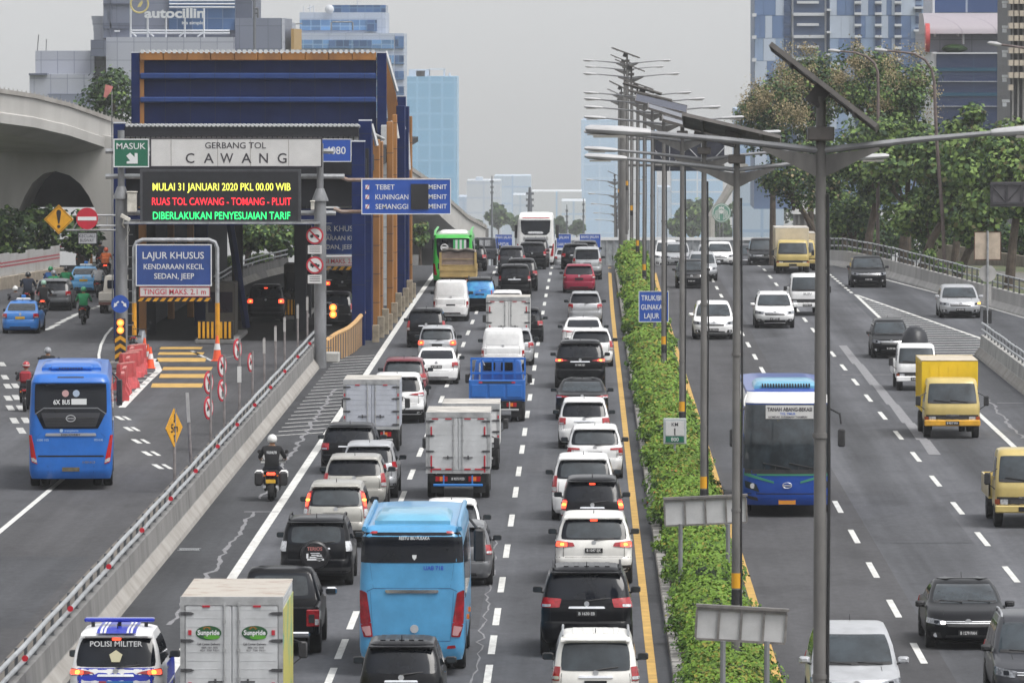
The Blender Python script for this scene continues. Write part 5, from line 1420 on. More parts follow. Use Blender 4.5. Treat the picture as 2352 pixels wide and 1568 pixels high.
# tall rear canopy
tY = 338.0
r2 = thing('toll_gate', 'tall rear toll canopy with ribbed navy front wall and orange top band', 'toll gate', (-16, tY, 0)); ox2 = -16
tx0, tx1 = X_(322, 200, tY), X_(864, 200, tY); zt, zo, zb = Z_(120, tY), Z_(139, tY), Z_(300, tY)
q = MB(); q.box(tx0 - ox2, tx1 - ox2, .1, .4, zb - 1.5, zo - .002); q.build('front_wall', TB, r2)
for ya, yb in ((168, 182), (223, 236)):
 q = MB(); q.cbox(tx0 - ox2, tx1 - ox2, -.32, .1, Z_(yb, tY), Z_(ya, tY), .06); q.build('rib', TBL, r2)
q = MB()
for k in range(1, 10): x = tx0 + (tx1 - tx0) * k / 9.45 - ox2; q.box(x - .012, x + .012, .085, .12, zb - 1, zo)
for k in range(1, 10): x = tx0 + (tx1 - tx0) * k / 9.45 - ox2; q.box(x - .01, x + .01, -.33, -.25, Z_(182, tY) + .02, Z_(168, tY) - .02); q.box(x - .01, x + .01, -.33, -.25, Z_(236, tY) + .02, Z_(223, tY) - .02)
q.build('wall_joint', JOI, r2)
q = MB(); n = 10
for k in range(n): a = tx0 + (tx1 - tx0) * k / n - ox2; c = tx0 + (tx1 - tx0) * (k + 1) / n - ox2; q.cbox(a + .01, c - .01, -.42, .3, zo, zt, .03)
q.build('top_band', TOR, r2)
q = MB(); n = 44
for k in range(n): x = tx0 + (tx1 - tx0) * (k + .5) / n - ox2; q.tube([(x, -.45, zt + .03), (x, 22, zt - 1.2)], (tx1 - tx0) / n * .4, 6)
q.build('roof_sheet', CORR, r2)
column(r2, ox2, tY, X_(312, 300, tY), tY - .2, .42, .6, Z_(122, tY)); column(r2, ox2, tY, X_(877, 300, tY), tY - .2, .46, .7, Z_(122, tY))
q = MB(); q.box(X_(321, 200, tY) - ox2, X_(331, 200, tY) - ox2, -.15, .1, zb, zo); q.build('side_trim', TOR, r2)
q = MB(); q.box(tx0 - ox2 - 1, tx1 - ox2, 1.0, 60, 8.3, 8.6); q.build('soffit', TDK, r2)
# row of cladded columns on the right flank
for x, ybase, w, zt_, m in ((846, 778, .32, 8.9, TB), (862, 762, .36, 8.6, TOR), (873.5, 745, .20, 8.4, TOR), (883, 702, .34, 8.9, CORR), (895, 724, .28, 9.2, TOR), (906, 700, .20, 9.4, TOR), (920, 692, .42, 9.8, TB), (934, 680, .22, 9.7, TB), (940.5, 665, .24, 9.1, TOR)):
 gp = GP(x, ybase); column(r2, ox2, tY, gp.x, gp.y, w, 1.6, zt_, m, False, True)
gp = GP(919, 660); column(r2, ox2, tY, gp.x, gp.y + 3, .46, .5, Z_(222, gp.y + 3), TB, True)
q = MB()                                                   # raking orange side panels and white trims
for xa, ya, xb, yb, Yc in ((889, 135, 906, 285, 345), (893, 170, 908, 300, 350)):
 p0, p1 = PY(xa, ya, Yc), PY(xb, yb, Yc); w = .32
 q.add([(p0.x - ox2 - w / 2, Yc - tY, p0.z), (p0.x - ox2 + w / 2, Yc - tY, p0.z), (p1.x - ox2 + w, Yc - tY, p1.z), (p1.x - ox2 - w, Yc - tY, p1.z), (p0.x - ox2 - w / 2, Yc - tY + .3, p0.z), (p0.x - ox2 + w / 2, Yc - tY + .3, p0.z), (p1.x - ox2 + w, Yc - tY + .3, p1.z), (p1.x - ox2 - w, Yc - tY + .3, p1.z)], [(0, 1, 2, 3), (4, 7, 6, 5), (0, 4, 5, 1), (3, 2, 6, 7), (0, 3, 7, 4), (1, 5, 6, 2)])
q.build('side_panel', TOR, r2)
q = MB()
for xa, ya, xb, yb, Yc in ((886, 118, 912, 210, 342), (898, 278, 904, 316, 341), (909, 284, 914, 318, 342), (926, 282, 929, 298, 346), (936, 305, 940, 390, 350), (853, 285, 866, 335, 297.7)):
 p0, p1 = PY(xa, ya, Yc), PY(xb, yb, Yc); q.tube([(p0.x - ox2, Yc - tY, p0.z), (p1.x - ox2, Yc - tY, p1.z)], .09, 5)
q.build('side_trim', CORR, r2)
# concrete stubs at the column feet
for i, (x, y) in enumerate(((846, 786), (858, 776), (869, 768), (878, 758), (890, 742), (900, 728), (908, 716), (917, 706), (926, 696), (934, 684))):
 gp = GP(x, y); o = MB(); o.cbox(-.15, .15, -.17, .17, 0, .75 + .2 * (i % 3), .02); tag(o.build('bollard', mat('stained beige stub', (.26, .225, .17), .85, var=.3, vs=3), None, (gp.x + .32, gp.y, 0)), 'short concrete stub at the foot of the toll columns beside the left lane', 'bollard', 'concrete stubs along the toll columns')
# striped curved wall at the barrier end
r = thing('striped_wall', 'curved low wall with orange and dark vertical stripes at the far barrier end', 'wall', (-10.2, 285, 0)); q = MB()
pts = [(750, 828, 785), (775, 826, 768), (800, 818, 757), (818, 806, 742), (830, 795, 728), (838, 786, 719)]
PP = []
for x, yb, yt in pts: gpt = GP(x, yb); PP.append((gpt, PY(x, yt, gpt.y).z))
def pin(t):
 t *= len(PP) - 1; i = min(int(t), len(PP) - 2); u = t - i; return PP[i][0].lerp(PP[i + 1][0], u), PP[i][1] + (PP[i + 1][1] - PP[i][1]) * u
n = 44
for k in range(n):
 (a, za), (c, zc) = pin(k / n), pin((k + 1) / n)
 q.add([(a.x + 10.2, a.y - 285, 0), (c.x + 10.2, c.y - 285, 0), (c.x + 10.2, c.y - 285, zc), (a.x + 10.2, a.y - 285, za), (a.x + 10.1, a.y - 284.7, 0), (c.x + 10.1, c.y - 284.7, 0), (c.x + 10.1, c.y - 284.7, zc), (a.x + 10.1, a.y - 284.7, za)], [(0, 1, 2, 3), (5, 4, 7, 6), (3, 2, 6, 7), (0, 3, 7, 4), (1, 5, 6, 2)], k % 2)
q.build('wall', [mat('stripe orange', (.45, .26, .10), .6, var=.15, vs=2), mat('stripe dark', (.07, .06, .06), .7)], r)
q = MB(); q.tube([(pin(k / 12)[0].x + 10.15, pin(k / 12)[0].y - 284.85, pin(k / 12)[1] + .02) for k in range(13)], .10, 7); q.build('coping', mat('coping orange', (.50, .30, .12), .6, var=.1), r)
gp = GP(752, 832); q = MB(); q.cbox(-.5, .5, -.4, .5, 0, .42, .05); tag(q.build('concrete_block', CONC, None, (gp.x, gp.y, 0)), 'low concrete block between the barrier end and the striped wall', 'block')
# toll booths and islands inside
for x, y, lb, w in ((495, 790, 'dark toll booth under the canopy on the middle island', 1.3), (668, 735, 'dark toll booth under the canopy left of the right gantry post', 1.0)):
 gp = GP(x, y); r = thing('toll_booth', lb, 'booth', (gp.x, gp.y + 4, 0)); q = MB(); q.cbox(-w / 2, w / 2, 0, 2.4, .2, 2.5, .05); q.build('cabin', mat('booth', (.04, .034, .025), .7, var=.2), r)
 q = MB(); q.box(-w / 2 + .12, w / 2 - .12, -.012, .01, 1.2, 2.1); q.build('window', GLASS, r)
 q = MB(); q.cbox(-w / 2 - .25, w / 2 + .25, -4, 6, 0, .2, .04); q.build('island', CONCD, r)
 q = MB()
 for k in range(8): q.box(-w / 2 - .1 + k * (w + .2) / 8, -w / 2 - .1 + (k + .55) * (w + .2) / 8, -4.02, -3.9, .25, .95)
 q.box(-w / 2 - .12, w / 2 + .12, -3.9, -3.7, .2, 1.0, 1); q.build('crash_guard', [SYEL, SBLK], r)
# ------------------------------------------------------------------ posts with signs along the barrier
PST = mat('weathered post', (.22, .20, .20), .75, .1, var=.3, vs=3)
def spost(x, y, top, label, tilt=0.0, sign=None):
 gp = GP(x, y); Y = gp.y; h = PY(x, top, Y).z; r = thing('sign_post', label, 'post', (gp.x, Y, 0)); r.rotation_euler[1] = tilt
 q = MB(); q.tube([(0, 0, 0), (0, 0, h)], .045, 7); q.build('pole', PST, r); return r, gp, h
def tsign(gp, zc, R, sym, lb, ang=71):
 q = ring_sign('road_sign', lb, 0, 0, 1, 100, sym, radians(ang)); q.location = (gp.x - .05, gp.y - .07, zc); q.scale = (R / (100 / FL),) * 1 + (1,) + (R / (100 / FL),)
 return q
r, gp, h = spost(401, 1131, 938, 'thin grey post carrying the yellow 5m height sign')
s = thing('warning_sign', 'yellow 5m height diamond sign turned edge-on beside the left barrier', 'sign', (gp.x, gp.y - .08, h - .55), radians(66))
q = MB(); q.prism([(0, -.56), (.52, 0), (0, .56), (-.52, 0)], 0, .02); q.build('panel', SYEL, s); q = MB(); put_text(q, '5m', 0, -.12, .24, .42, -.008, 0, .02)
for sg in (-1, 1): q.add([(-.06, -.008, sg * .20), (.06, -.008, sg * .20), (0, -.008, sg * .30)] if sg < 0 else [(-.06, -.008, .22), (0, -.008, .14), (.06, -.008, .22)], [(0, 1, 2)]); q.box(-.015, .015, -.009, -.004, sg * .22, sg * .40)
q.build('symbol', SBLK, s)
r, gp, h = spost(440, 1083, 901, 'bare weathered post with a narrow bent plate leaning left', radians(-3))
q = MB(); q.box(-.05, .05, -.06, -.03, h - .9, h); q.build('plate', SBACK, r)
for x, y, top, lb, sg in ((484, 1034, 852, 'first post with two round red signs, nearest of the three', ('walk', 'bike')), (515, 999, 815, 'second post with two round red signs, behind the nearest', ('bike', 'walk')), (550, 961, 778, 'third post with one round red sign and a white plate', ('walk', None))):
 r, gp, h = spost(x, y, top, lb)
 tsign(gp, h - .36, .37, sg[0], 'round red prohibition sign at the top of the ' + lb.split(' post')[0] + ' sign post from the front')
 if sg[1]: tsign(gp, h - 1.16, .37, sg[1], 'round red prohibition sign below another on the ' + lb.split(' post')[0] + ' sign post from the front')
 else: q = MB(); q.box(-.07, .07, -.06, -.03, h - 1.5, h - .95); q.build('plate', SWHITE, r)
r, gp, h = spost(580, 929, 806, 'fourth post along the barrier with a narrow white round sign seen edge-on'); tsign(gp, h - .40, .34, 'bike', 'edge-on round sign on the fourth post along the barrier', 76)
for x, y, top in ((607, 891, 775), (633, 866, 748), (654, 846, 727), (684, 815, 698), (706, 800, 680)):
 r, gp, h = spost(x, y, top, 'plain thin grey post in the row along the barrier towards the toll gate'); r['group'] = 'plain posts along the barrier'
 q = MB(); q.box(-.05, .05, -.06, -.04, h - .6, h - .05); q.build('plate', SBACK, r)
# red water barriers
WB = mat('red plastic barrier', (.40, .05, .055), .55, var=.25, vs=2.5); WB2 = mat('faded pink plastic', (.46, .17, .16), .65, var=.2, vs=4)
ptsb = [(282, 918), (286, 905), (290, 893), (294, 880), (298, 868), (303, 856), (309, 862), (314, 848)]
for i, (x, y) in enumerate(ptsb):
 gp = GP(x, y); r = thing('water_barrier', 'red plastic road barrier standing in the line on the toll entry wedge', 'barrier', (gp.x, gp.y, 0), radians(RN.uniform(70, 95)), 'red plastic barriers on the toll wedge')
 q = MB(); R = []
 for xx in (-.9, -.6, -.55, -.1, .1, .55, .6, .9):
  d = .04 if abs(xx) in (.55, .1) else 0
  R.append([(xx, -.24, 0), (xx, -.22 + d, .18), (xx, -.10 + d, .42), (xx, -.07 + d * .5, .95), (xx, .07 - d * .5, .95), (xx, .10 - d, .42), (xx, .22 - d, .18), (xx, .24, 0)])
 q.loft(R, 0, False); q.build('body', WB, r); q = MB(); q.box(-.86, .86, -.06, .06, .952, 1.0); q.build('top_edge', WB2, r)
# cones
CO = mat('cone orange', (.80, .10, .03), .5)
def cone(x, y, lb, s=1.0):
 gp = GP(x, y); r = thing('traffic_cone', lb, 'cone', (gp.x, gp.y, 0)); q = MB(); q.lathe([(.17, .03), (.035, .90)], n=14); q.cbox(-.21, .21, -.21, .21, 0, .04, .01); q.build('cone', CO, r)
 q = MB(); q.lathe([(.123, .40), (.088, .62)], n=14, caps=False); q.build('reflective_band', LETW, r); r.scale = (s, s, s)
cone(499, 829, 'orange traffic cone at the foot of the yellow sign frame post', 1.15); cone(694, 748, 'orange traffic cone beside the booth under the toll canopy', 1.1); cone(332, 832, 'orange traffic cone on the wedge, left of the cone pair', 1.1); cone(340, 842, 'orange traffic cone on the wedge, middle one of three', 1.0); cone(346, 846, 'orange traffic cone on the wedge, rightmost of three', .95); cone(527, 720, 'small orange cone beside the standing worker under the toll canopy', .9)
# ------------------------------------------------------------------ signs in and beside the median
Yk = FL / 79.0; p = GP(1550, 1041)
r = thing('kilometre_sign', 'white KM 1 800 marker with a green foot in the median hedge', 'sign', (PY(1550, 1041, Yk).x, Yk, 0))
k = Yk / FL
q = MB(); q.cbox(-26.5 * k, 26.5 * k, .02, .06, PY(1550, 1020, Yk).z, PY(1550, 960, Yk).z, .02); q.build('panel', mat('km frame', (.42, .45, .45), .5), r)
q = MB(); q.box(-21 * k, 21 * k, .0, .02, PY(1550, 1000, Yk).z, PY(1550, 967, Yk).z, 0); q.box(-21 * k, 21 * k, .0, .02, PY(1550, 1015, Yk).z, PY(1550, 1002, Yk).z, 1); q.build('field', [SWHITE, SGREEN], r)
q = MB(); put_text(q, 'KM', 0, PY(1550, 978, Yk).z, 8 * k, None, -.006); put_text(q, '1', 0, PY(1550, 999, Yk).z, 16 * k, None, -.006); put_text(q, '800', 0, PY(1550, 1012.5, Yk).z, 8.5 * k, None, -.006, 1); q.build('lettering', [LETB, LETW], r)
q = MB(); q.tube([(0, .08, .1), (0, .08, PY(1550, 1018, Yk).z)], .04, 6); q.build('post', STEEL, r)
r, f, yo = board('road_sign', 'blue TRUK/BUS GUNAKAN LAJUR sign on a post in the median hedge', 'sign', (1467, 668.5, 1536, 739.5), 285, SBLUE, LETW, [('TRUK/BUS', 1502, 690, 12, 58), ('GUNAKAN', 1501, 711, 12, 57), ('LAJUR', 1497, 731, 12, 34)], LETW, bw=.025)
q = MB(); q.tube([(.05, .12, -2.4), (.05, .12, .1)], .07, 8); q.build('post', POLEM, r)
def backboard(lb, corners, Y, posts, tilt):
 a = PY(*corners[0], Y); c = PY(*corners[1], Y); w = c.x - a.x; h = a.z - c.z
 r = thing('signboard', lb, 'signboard', ((a.x + c.x) / 2, Y, c.z)); M = Matrix.Rotation(tilt, 4, 'Y')
 q = MB(); q.box(-w / 2, w / 2, .02, .06, 0, h, 0, M); q.build('panel', mat('board back', (.46, .46, .465), .5, var=.1, vs=2), r)
 q = MB()
 for z in (0, h - .04): q.box(-w / 2, w / 2, -.035, .02, z, z + .04, 0, M)
 for j in range(5): x = -w / 2 + w * j / 4; q.box(x - .02, x + .02, -.03, .018, .04, h - .04, 0, M)
 q.box(-w / 2 - .02, w / 2 + .04, -.06, .12, h, h + .05, 0, M); q.build('frame', mat('board frame', (.17, .16, .155), .6, .2, var=.3, vs=4), r)
 for x in posts: q = MB(); X = PY(x, corners[1][1], Y).x - r.location.x; q.tube([(X, -.10, -c.z + .05), (X, -.10, .03)], .05, 8); q.build('post', POLEM, r)
backboard('back of a four-panel signboard on two posts in the hedge, nearer of the two', ((1597, 1398), (1803, 1474)), FL / 128, (1660, 1761), radians(3.2))
backboard('back of a four-panel signboard on two posts in the hedge, further of the two', ((1528, 1143), (1716, 1205)), FL / 100, (1563, 1672), radians(-2.6))
# right hand signs
Yr = 307; r = thing('sign_post', 'grey post at the right gore nose carrying a square board back and a disc', 'sign', (PY(2268, 760, Yr).x, Yr, 0)); k = Yr / FL
q = MB(); q.tube([(0, 0, 0), (0, 0, Z_(530, Yr))], .05, 8); q.build('pole', STEEL, r)
q = MB(); q.box(-31 * k, 31 * k, .06, .09, Z_(597, Yr), Z_(532, Yr), 0); q.build('square_board', mat('beige board back', (.46, .38, .30), .6, var=.2, vs=1.8), r)
q = MB()
for a_ in ((-31, -29, 532, 597), (29, 31, 532, 597), (-29, 29, 532, 534), (-29, 29, 595, 597)): q.box(a_[0] * k, a_[1] * k, .055, .095, Z_(a_[3], Yr), Z_(a_[2], Yr))
q.build('board_frame', mat('rust frame', (.10, .05, .035), .8), r)
q = MB(); q.lathe([(20 * k, .06), (20 * k, .08)], (0, 0, Z_(628, Yr)), 'y', 22); q.build('disc', SBACK, r)
q = MB(); q.box(-9 * k, 9 * k, .06, .08, Z_(700, Yr), Z_(652, Yr)); q.build('lower_plate', SBACK, r)
q = MB(); q.cbox(-10 * k, 10 * k, -.04, .1, Z_(742, Yr), Z_(711, Yr), .02); q.build('lamp_box', BLK, r)
Yb = 330; a, c = PY(2275, 418, Yb), PY(2420, 475, Yb)
r = thing('gantry_sign', 'dark back of a trussed overhead signboard at the right edge', 'sign', (a.x, Yb, c.z)); w, h = c.x - a.x, a.z - c.z
q = MB(); q.box(0, w, .1, .16, 0, h); q.build('panel', mat('dark board back', (.085, .08, .09), .6, var=.15, vs=2), r)
q = MB(); q.box(0, w, 0, .1, h - .16, h - .05); q.box(0, w, 0, .1, .12, .22)
for j in range(5): x = .05 + j * .72; q.box(x, x + .07, .0, .1, .22, h - .16)
for j in range(4): x = .05 + j * .72; q.tube([(x, .05, .2 if j % 2 else h - .16), (x + .72, .05, h - .16 if j % 2 else .2)], .03, 5)
q.build('truss', mat('dark truss', (.035, .033, .04), .7), r)
q = MB(); q.tube([(w - .5, .4, -c.z), (w - .5, .4, h + .3)], .2, 10); q.tube([(w * .3, .25, h * .5), (w - .5, .4, h * .5)], .1, 8); q.build('post', POLEM, r)
# ------------------------------------------------------------------ solar street lamps on the median
LP = mat('lamp pole', (.105, .102, .10), .7, .1, c2=(.20, .192, .185), vs=2.2, stretch=(1, 1, .3), lo=.35, hi=.7)
LPA = mat('lamp arm', (.24, .243, .255), .5, .3, var=.2, vs=2)
LHD = mat('lamp head', (.40, .40, .41), .45, var=.1, vs=4)
PVB = mat('solar back', (.085, .08, .082), .6, var=.3, vs=3); PVF = mat('solar cells', (.03, .035, .06), .12, var=.2, vs=4); PVR = mat('solar frame', (.15, .14, .135), .5, .3, var=.2)
def lamp_proto():
 r = thing('street_lamp', 'x', 'street lamp', (0, 0, 0), 0, 'solar street lamps along the median')
 q = MB(); q.tube([(0, 0, -1.8), (0, 0, 3.6), (0, 0, 6.6), (0, 0, 10.55)], [.098, .086, .078, .062], 12)
 for z in (3.1, 6.2): q.lathe([(.098, -.03), (.098, .03)], (0, 0, z), 'z', 12)
 q.build('pole', LP, r)
 q = MB(); q.tube([(.105, -.03, -1.5), (.10, -.03, 3), (.115, -.02, 5.5), (.09, -.03, 9.3)], .022, 5); q.build('cable', BLK, r)
 for s in (-1, 1):
  q = MB(); q.tube([(s * .03, 0, 9.86), (s * 1.2, 0, 9.99), (s * 2.3, 0, 10.09)], [.045, .04, .032], 8); a = q.build('arm', LPA, r)
  q = MB(); R = []
  for x, w, h in ((2.18, .04, .04), (2.25, .07, .055), (2.55, .10, .07), (2.95, .11, .06), (3.02, .07, .03)): R.append([(s * x, w * cos(t), 10.085 + (x - 2.2) * .06 + h * sin(t)) for t in [2 * pi * k / 10 for k in range(10)]])
  q.loft(R, 0, True); h = q.build('lamp_head', LHD, a)
  q = MB(); q.box(min(s * 2.5, s * 2.92), max(s * 2.5, s * 2.92), -.08, .08, 10.02, 10.055); q.build('lens', mat('lamp lens', (.30, .29, .27), .3), h)
  q = MB(); q.prism([(s * .06, 9.80), (s * .75, 9.90), (s * .75, 9.86), (s * .06, 9.52)], -.03, .03); q.build('gusset', LP, a)
 q = MB(); q.cbox(-.17, .17, -.16, .16, 9.98, 10.16, .02); q.build('battery_box', mat('battery box', (.11, .10, .095), .6, var=.2), r)
 q = MB(); q.box(-.98, .98, -.5, .5, .012, .03, 0); q.box(-.98, .98, -.5, .5, -.012, .011, 1); q.box(-.12, .12, -.05, .05, -.30, -.013, 1)
 for x in (-.6, .6): q.box(x - .03, x + .03, -.5, .5, -.06, -.0125, 1)
 p = q.build('solar_panel', [PVF, PVB], r); p.location = (0, 0, 10.62)
 q = MB()
 for x0, x1, y0, y1 in ((-1.0, 1.0, -.52, -.50), (-1.0, 1.0, .50, .52), (-1.0, -.98, -.5, .5), (.98, 1.0, -.5, .5)): q.box(x0, x1, y0, y1, -.03, .04)
 q.build('frame', PVR, p)
 for z, m in ((1.55, MATS['sign yellow']), (1.22, BLK)):
  q = MB(); q.lathe([(.093, 0), (.093, .30)], (0, 0, z), 'z', 12, caps=False); q.build('band', m, r)
 return r
LPP = [(1885, 179, 1.62, 37.6, -6, 'nearest solar street lamp, its panel tilted steeply across the trees at right'),
 (1692, 115.7, .50, 13, -14, 'second solar street lamp from the camera, with a broad low dark panel'),
 (1617, 91, .10, 16, 6, 'third solar street lamp from the camera, behind the second post'), (1567, 74.8, .05, 17, 8, 'fourth solar street lamp from the camera, beside the kilometre marker'),
 (1524.5, 60.8, 0, 13, 15, 'fifth solar street lamp, beside the blue lorry lane sign, its panel top bright'), (1498, 52, 0, 13, -3, 'sixth solar street lamp, behind the blue lorry lane sign'),
 (1479.5, 45.9, .05, 16, -4, 'seventh solar street lamp along the median'), (1464, 41, .08, 19, -3, 'eighth solar street lamp along the median'), (1450, 36.6, .95, 22, 0, 'ninth solar street lamp along the median, with the highest panel'), (1440, 33.5, 1.7, 20, 0, 'tenth solar street lamp, just past the crest behind the lamp row'), (1434, 30, 1.1, 22, -3, 'eleventh solar street lamp, past the crest behind the lamp row'), (1427, 27.5, -1.2, 26, -4, 'twelfth solar street lamp, past the crest, its dark panel tilted left of the posts'), (1421, 25, -2.2, 24, 0, 'thirteenth solar street lamp, past the crest behind the thick column')]
proto = lamp_proto()
for i, (x, s, dz, ry, rx, lb) in enumerate(LPP):
 o = proto if i == 0 else copy_tree(proto)
 Y = FL / s; o.location = (PY(x, 500, Y).x, Y, dz); o['label'] = lb
 for c in o.children:
  if c.name.startswith('solar_panel'): c.rotation_euler = (radians(rx), radians(ry), radians(RN.uniform(-8, 8))); c.scale = (.86 if i == 0 else 1.0,) * 3; c.location = (-.1 if i else .04, 0, 10.62 if i else 10.66)
# lamps beyond the crest
for i, (y, s) in enumerate(((413, 22), (445, 20.7), (468, 19.3), (489, 17.7), (505, 16.5))):
 Y = FL / s; o = copy_tree(proto); x = PY(1412 + i * 1.2, 500, Y).x; o.location = (x, Y, PY(1412, y, Y).z - 10.1)
 o['label'] = ['hazy far street lamp past the road crest, topmost of the far row', 'hazy far street lamp past the crest, second of the far row', 'hazy far street lamp past the crest, third of the far row', 'hazy far street lamp past the crest, fourth of the far row', 'hazy far street lamp past the crest, lowest of the far row'][i]
 for c in list(o.children):
  if c.name.startswith('solar_panel'): c.rotation_euler = (0, radians(24), 0)
# dark overhead board on a thick column behind the lamps
Yg = 470.0; gx = PY(1431, 500, Yg).x
r = thing('gantry_sign', 'dark navy overhead sign back with white bracing behind the lamp row', 'sign', (gx, Yg, gz(Yg)))
zt, zb_ = PY(1431, 309, Yg).z - gz(Yg), PY(1431, 393, Yg).z - gz(Yg); xa, xc = PY(1498, 350, Yg).x - gx, PY(1664, 350, Yg).x - gx
q = MB(); q.box(xa, xc, .1, .2, zb_, zt); q.build('panel', mat('navy board back', (.012, .014, .03), .6, var=.2), r)
q = MB()
for k in range(4): x = xa + (xc - xa) * k / 4; w = (xc - xa) / 4; q.tube([(x, .02, zb_ + .3 if k % 2 else zt - .9), (x + w, .02, zt - .9 if k % 2 else zb_ + .3)], .035, 5)
for x in (xa + 1.2, xa + 3.4): q.box(x - .03, x + .03, 0, .09, zb_, zt)
q.build('brace', mat('pale brace', (.35, .36, .38), .5), r)
q = MB(); q.tube([(0, 0, -.2), (0, 0, zt + 2.6)], [.32, .24], 12); q.build('column', LP, r)
q = MB()
for z in (zt - .3, zb_ + .4): q.tube([(0, 0, z), (xc, .05, z)], .10, 8)
q.build('arm', LP, r)
# arched lamp posts on the right
def arch_lamp(lb, xb, yb, x1, y1, Y, pts, head=True):
 X0 = PY(xb, yb, Y).x; r = thing('street_lamp', lb, 'street lamp', (X0, Y, gz(Y)))
 P = [PY(x, y, Y) for x, y in pts]; q = MB(); n = len(P)
 q.tube([(0, 0, -.2)] + [(p.x - X0, 0, p.z - gz(Y)) for p in P], [.11] + [.10 - .055 * k / n for k in range(n)], 8); q.build('pole', mat('rusty lamp pole', (.13, .10, .095), .7, .1, var=.35, vs=2), r)
 e = P[-1]; d = (P[-1] - P[-2]).normalized(); a = e - Vector((X0, Y, gz(Y)))
 q = MB(); q.tube([a, a + d * .25, a + d * .55, a + d * .7], [.05, .11, .10, .03], 8); q.build('lamp_head', LHD, r)
arch_lamp('tall arched lamp post rising before the right trees, its pale head seen clearly', 2172, 680, 0, 0, 372, [(2165, 500), (2152, 330), (2148, 250), (2146, 190), (2140, 160), (2125, 138), (2100, 124), (2070, 120), (2038, 117)])
arch_lamp('thin arched lamp post between the trees, with a slim arm pointing left', 2017, 590, 0, 0, 398, [(2016, 500), (2017, 300), (2017, 200), (2016, 165), (2008, 145), (1990, 130), (1965, 121), (1930, 118)])
arch_lamp('lamp arm reaching in from the right picture edge before the beige apartment block', 2420, 700, 0, 0, 340, [(2420, 400), (2418, 200), (2405, 140), (2380, 120), (2350, 110), (2300, 103)])
# ------------------------------------------------------------------ trees on the right verge
TG = 'leafy trees along the right verge'
def rt(name_, lb, x, yc, ytop, rxp, Y, wts, nl=1900, size=.30, ncl=17, trunk=.2, lean=0.0, xb=None, mats=None, long=1.25, bloom=0):
 s = FL / Y; p = PY(x, yc, Y); zt = PY(x, ytop, Y).z; zb = gz(Y); rz = (zt - p.z); rx = rxp / s
 xb_ = PY(xb if xb else x, 600, Y).x
 return make_tree('teak_tree', lb, xb_, Y, zb, zt - zb, rx, rz, p.z - zb, ncl + 6, int(nl * 1.9), size * .74, wts, TG, trunk, p.x - xb_, mats, long=long, bloom=bloom)
GR = (4, 5, 2.5, .5, 0); GB = (4, 1.2, 3.2, 1.2, 0)
rt('t', 'tall tree crowned with tan blossom, leftmost behind the nearest lamp panel', 1775, 275, 185, 84, 440, GB, 2300, .26, 20, bloom=26)
rt('t', 'tall tree with tan blossom rising behind the middle of the nearest lamp panel', 1862, 215, 102, 98, 446, GB, 2800, .26, 24, bloom=34)
rt('t', 'tallest tree with mixed green and tan blossom, between the two arched lamps', 1995, 205, 92, 88, 440, (4, 2, 3, .8, 0), 2800, .27, 24, bloom=16)
rt('t', 'tree with tan blossom beside the dark glass building', 2085, 240, 118, 80, 432, (4, 2, 3, .8, 0), 2500, .27, 20, bloom=10)
rt('t', 'dark dense tree over the yellow box lorries, its low branch hanging left', 1822, 400, 310, 80, 425, (3, 2, 5, .6, .6), 2200, .25, 18, .2, 0, 1905)
rt('t', 'dark bushy tree behind the nearest lamp post, above the ramp wall', 1925, 400, 290, 88, 418, (4, 2, 5, .3, .5), 2500, .26, 20, .25, 0, 1945)
rt('t', 'broad leafy tree behind the black van on the ramp', 2012, 380, 228, 92, 408, GR, 2600, .32, 20, .24, 0, 1988)
rt('t', 'broad leafy tree with a forked trunk between the arched lamp posts', 2085, 390, 232, 92, 396, GR, 2600, .34, 20, .24, 0, 2070)
rt('t', 'leafy tree with light green leaves just right of the tall arched lamp', 2180, 400, 255, 95, 384, (4, 5, 2.5, .6, 0), 2600, .36, 20, .24, 0, 2112)
rt('t', 'pointed leafy tree before the dark glass building', 2225, 330, 228, 60, 392, GR, 1600, .33, 14, .2, 0, 2190)
rt('t', 'leafy tree behind the square board back near the right edge', 2262, 430, 270, 95, 372, (4, 5, 2.5, .6, 0), 2600, .36, 20, .22, 0, 2195)
rt('t', 'large leafy tree at the right picture edge with a pale dappled trunk', 2340, 380, 245, 92, 362, (4, 5, 2.5, .8, 0), 2600, .36, 20, .24, 0, 2318)
rt('t', 'low leafy tree hanging over the far ramp wall, right of the thin arched lamp', 2130, 500, 430, 70, 388, GR, 1300, .32, 12, .18, 0, 2150)
rt('t', 'low dark leafy tree right above the ramp wall bend', 1960, 505, 440, 62, 412, (3, 2, 5, .2, 0), 1300, .28, 12, .26, 0, 1962)
for i, (x, Y, t, lb) in enumerate(((1905, 452, 470, 'dark low tree filling the verge behind the box lorries'), (1965, 448, 480, 'dark low tree behind the trunks left of the thin arched lamp'), (2030, 446, 478, 'dark low tree behind the trunks right of the thin arched lamp'), (2095, 440, 485, 'dark low tree behind the forked trunk'), (2160, 430, 490, 'dark low tree beyond the service road behind the tall arched lamp'), (2225, 424, 490, 'dark low tree beyond the service road left of the square board'), (2290, 418, 490, 'dark low tree beyond the service road behind the square board'), (2350, 410, 480, 'dark low tree beyond the service road at the right picture edge'))): rt('t', lb, x, 545, t, 48, Y, (3, 1, 6, .2, 0), 1300, .26, 12, .15)
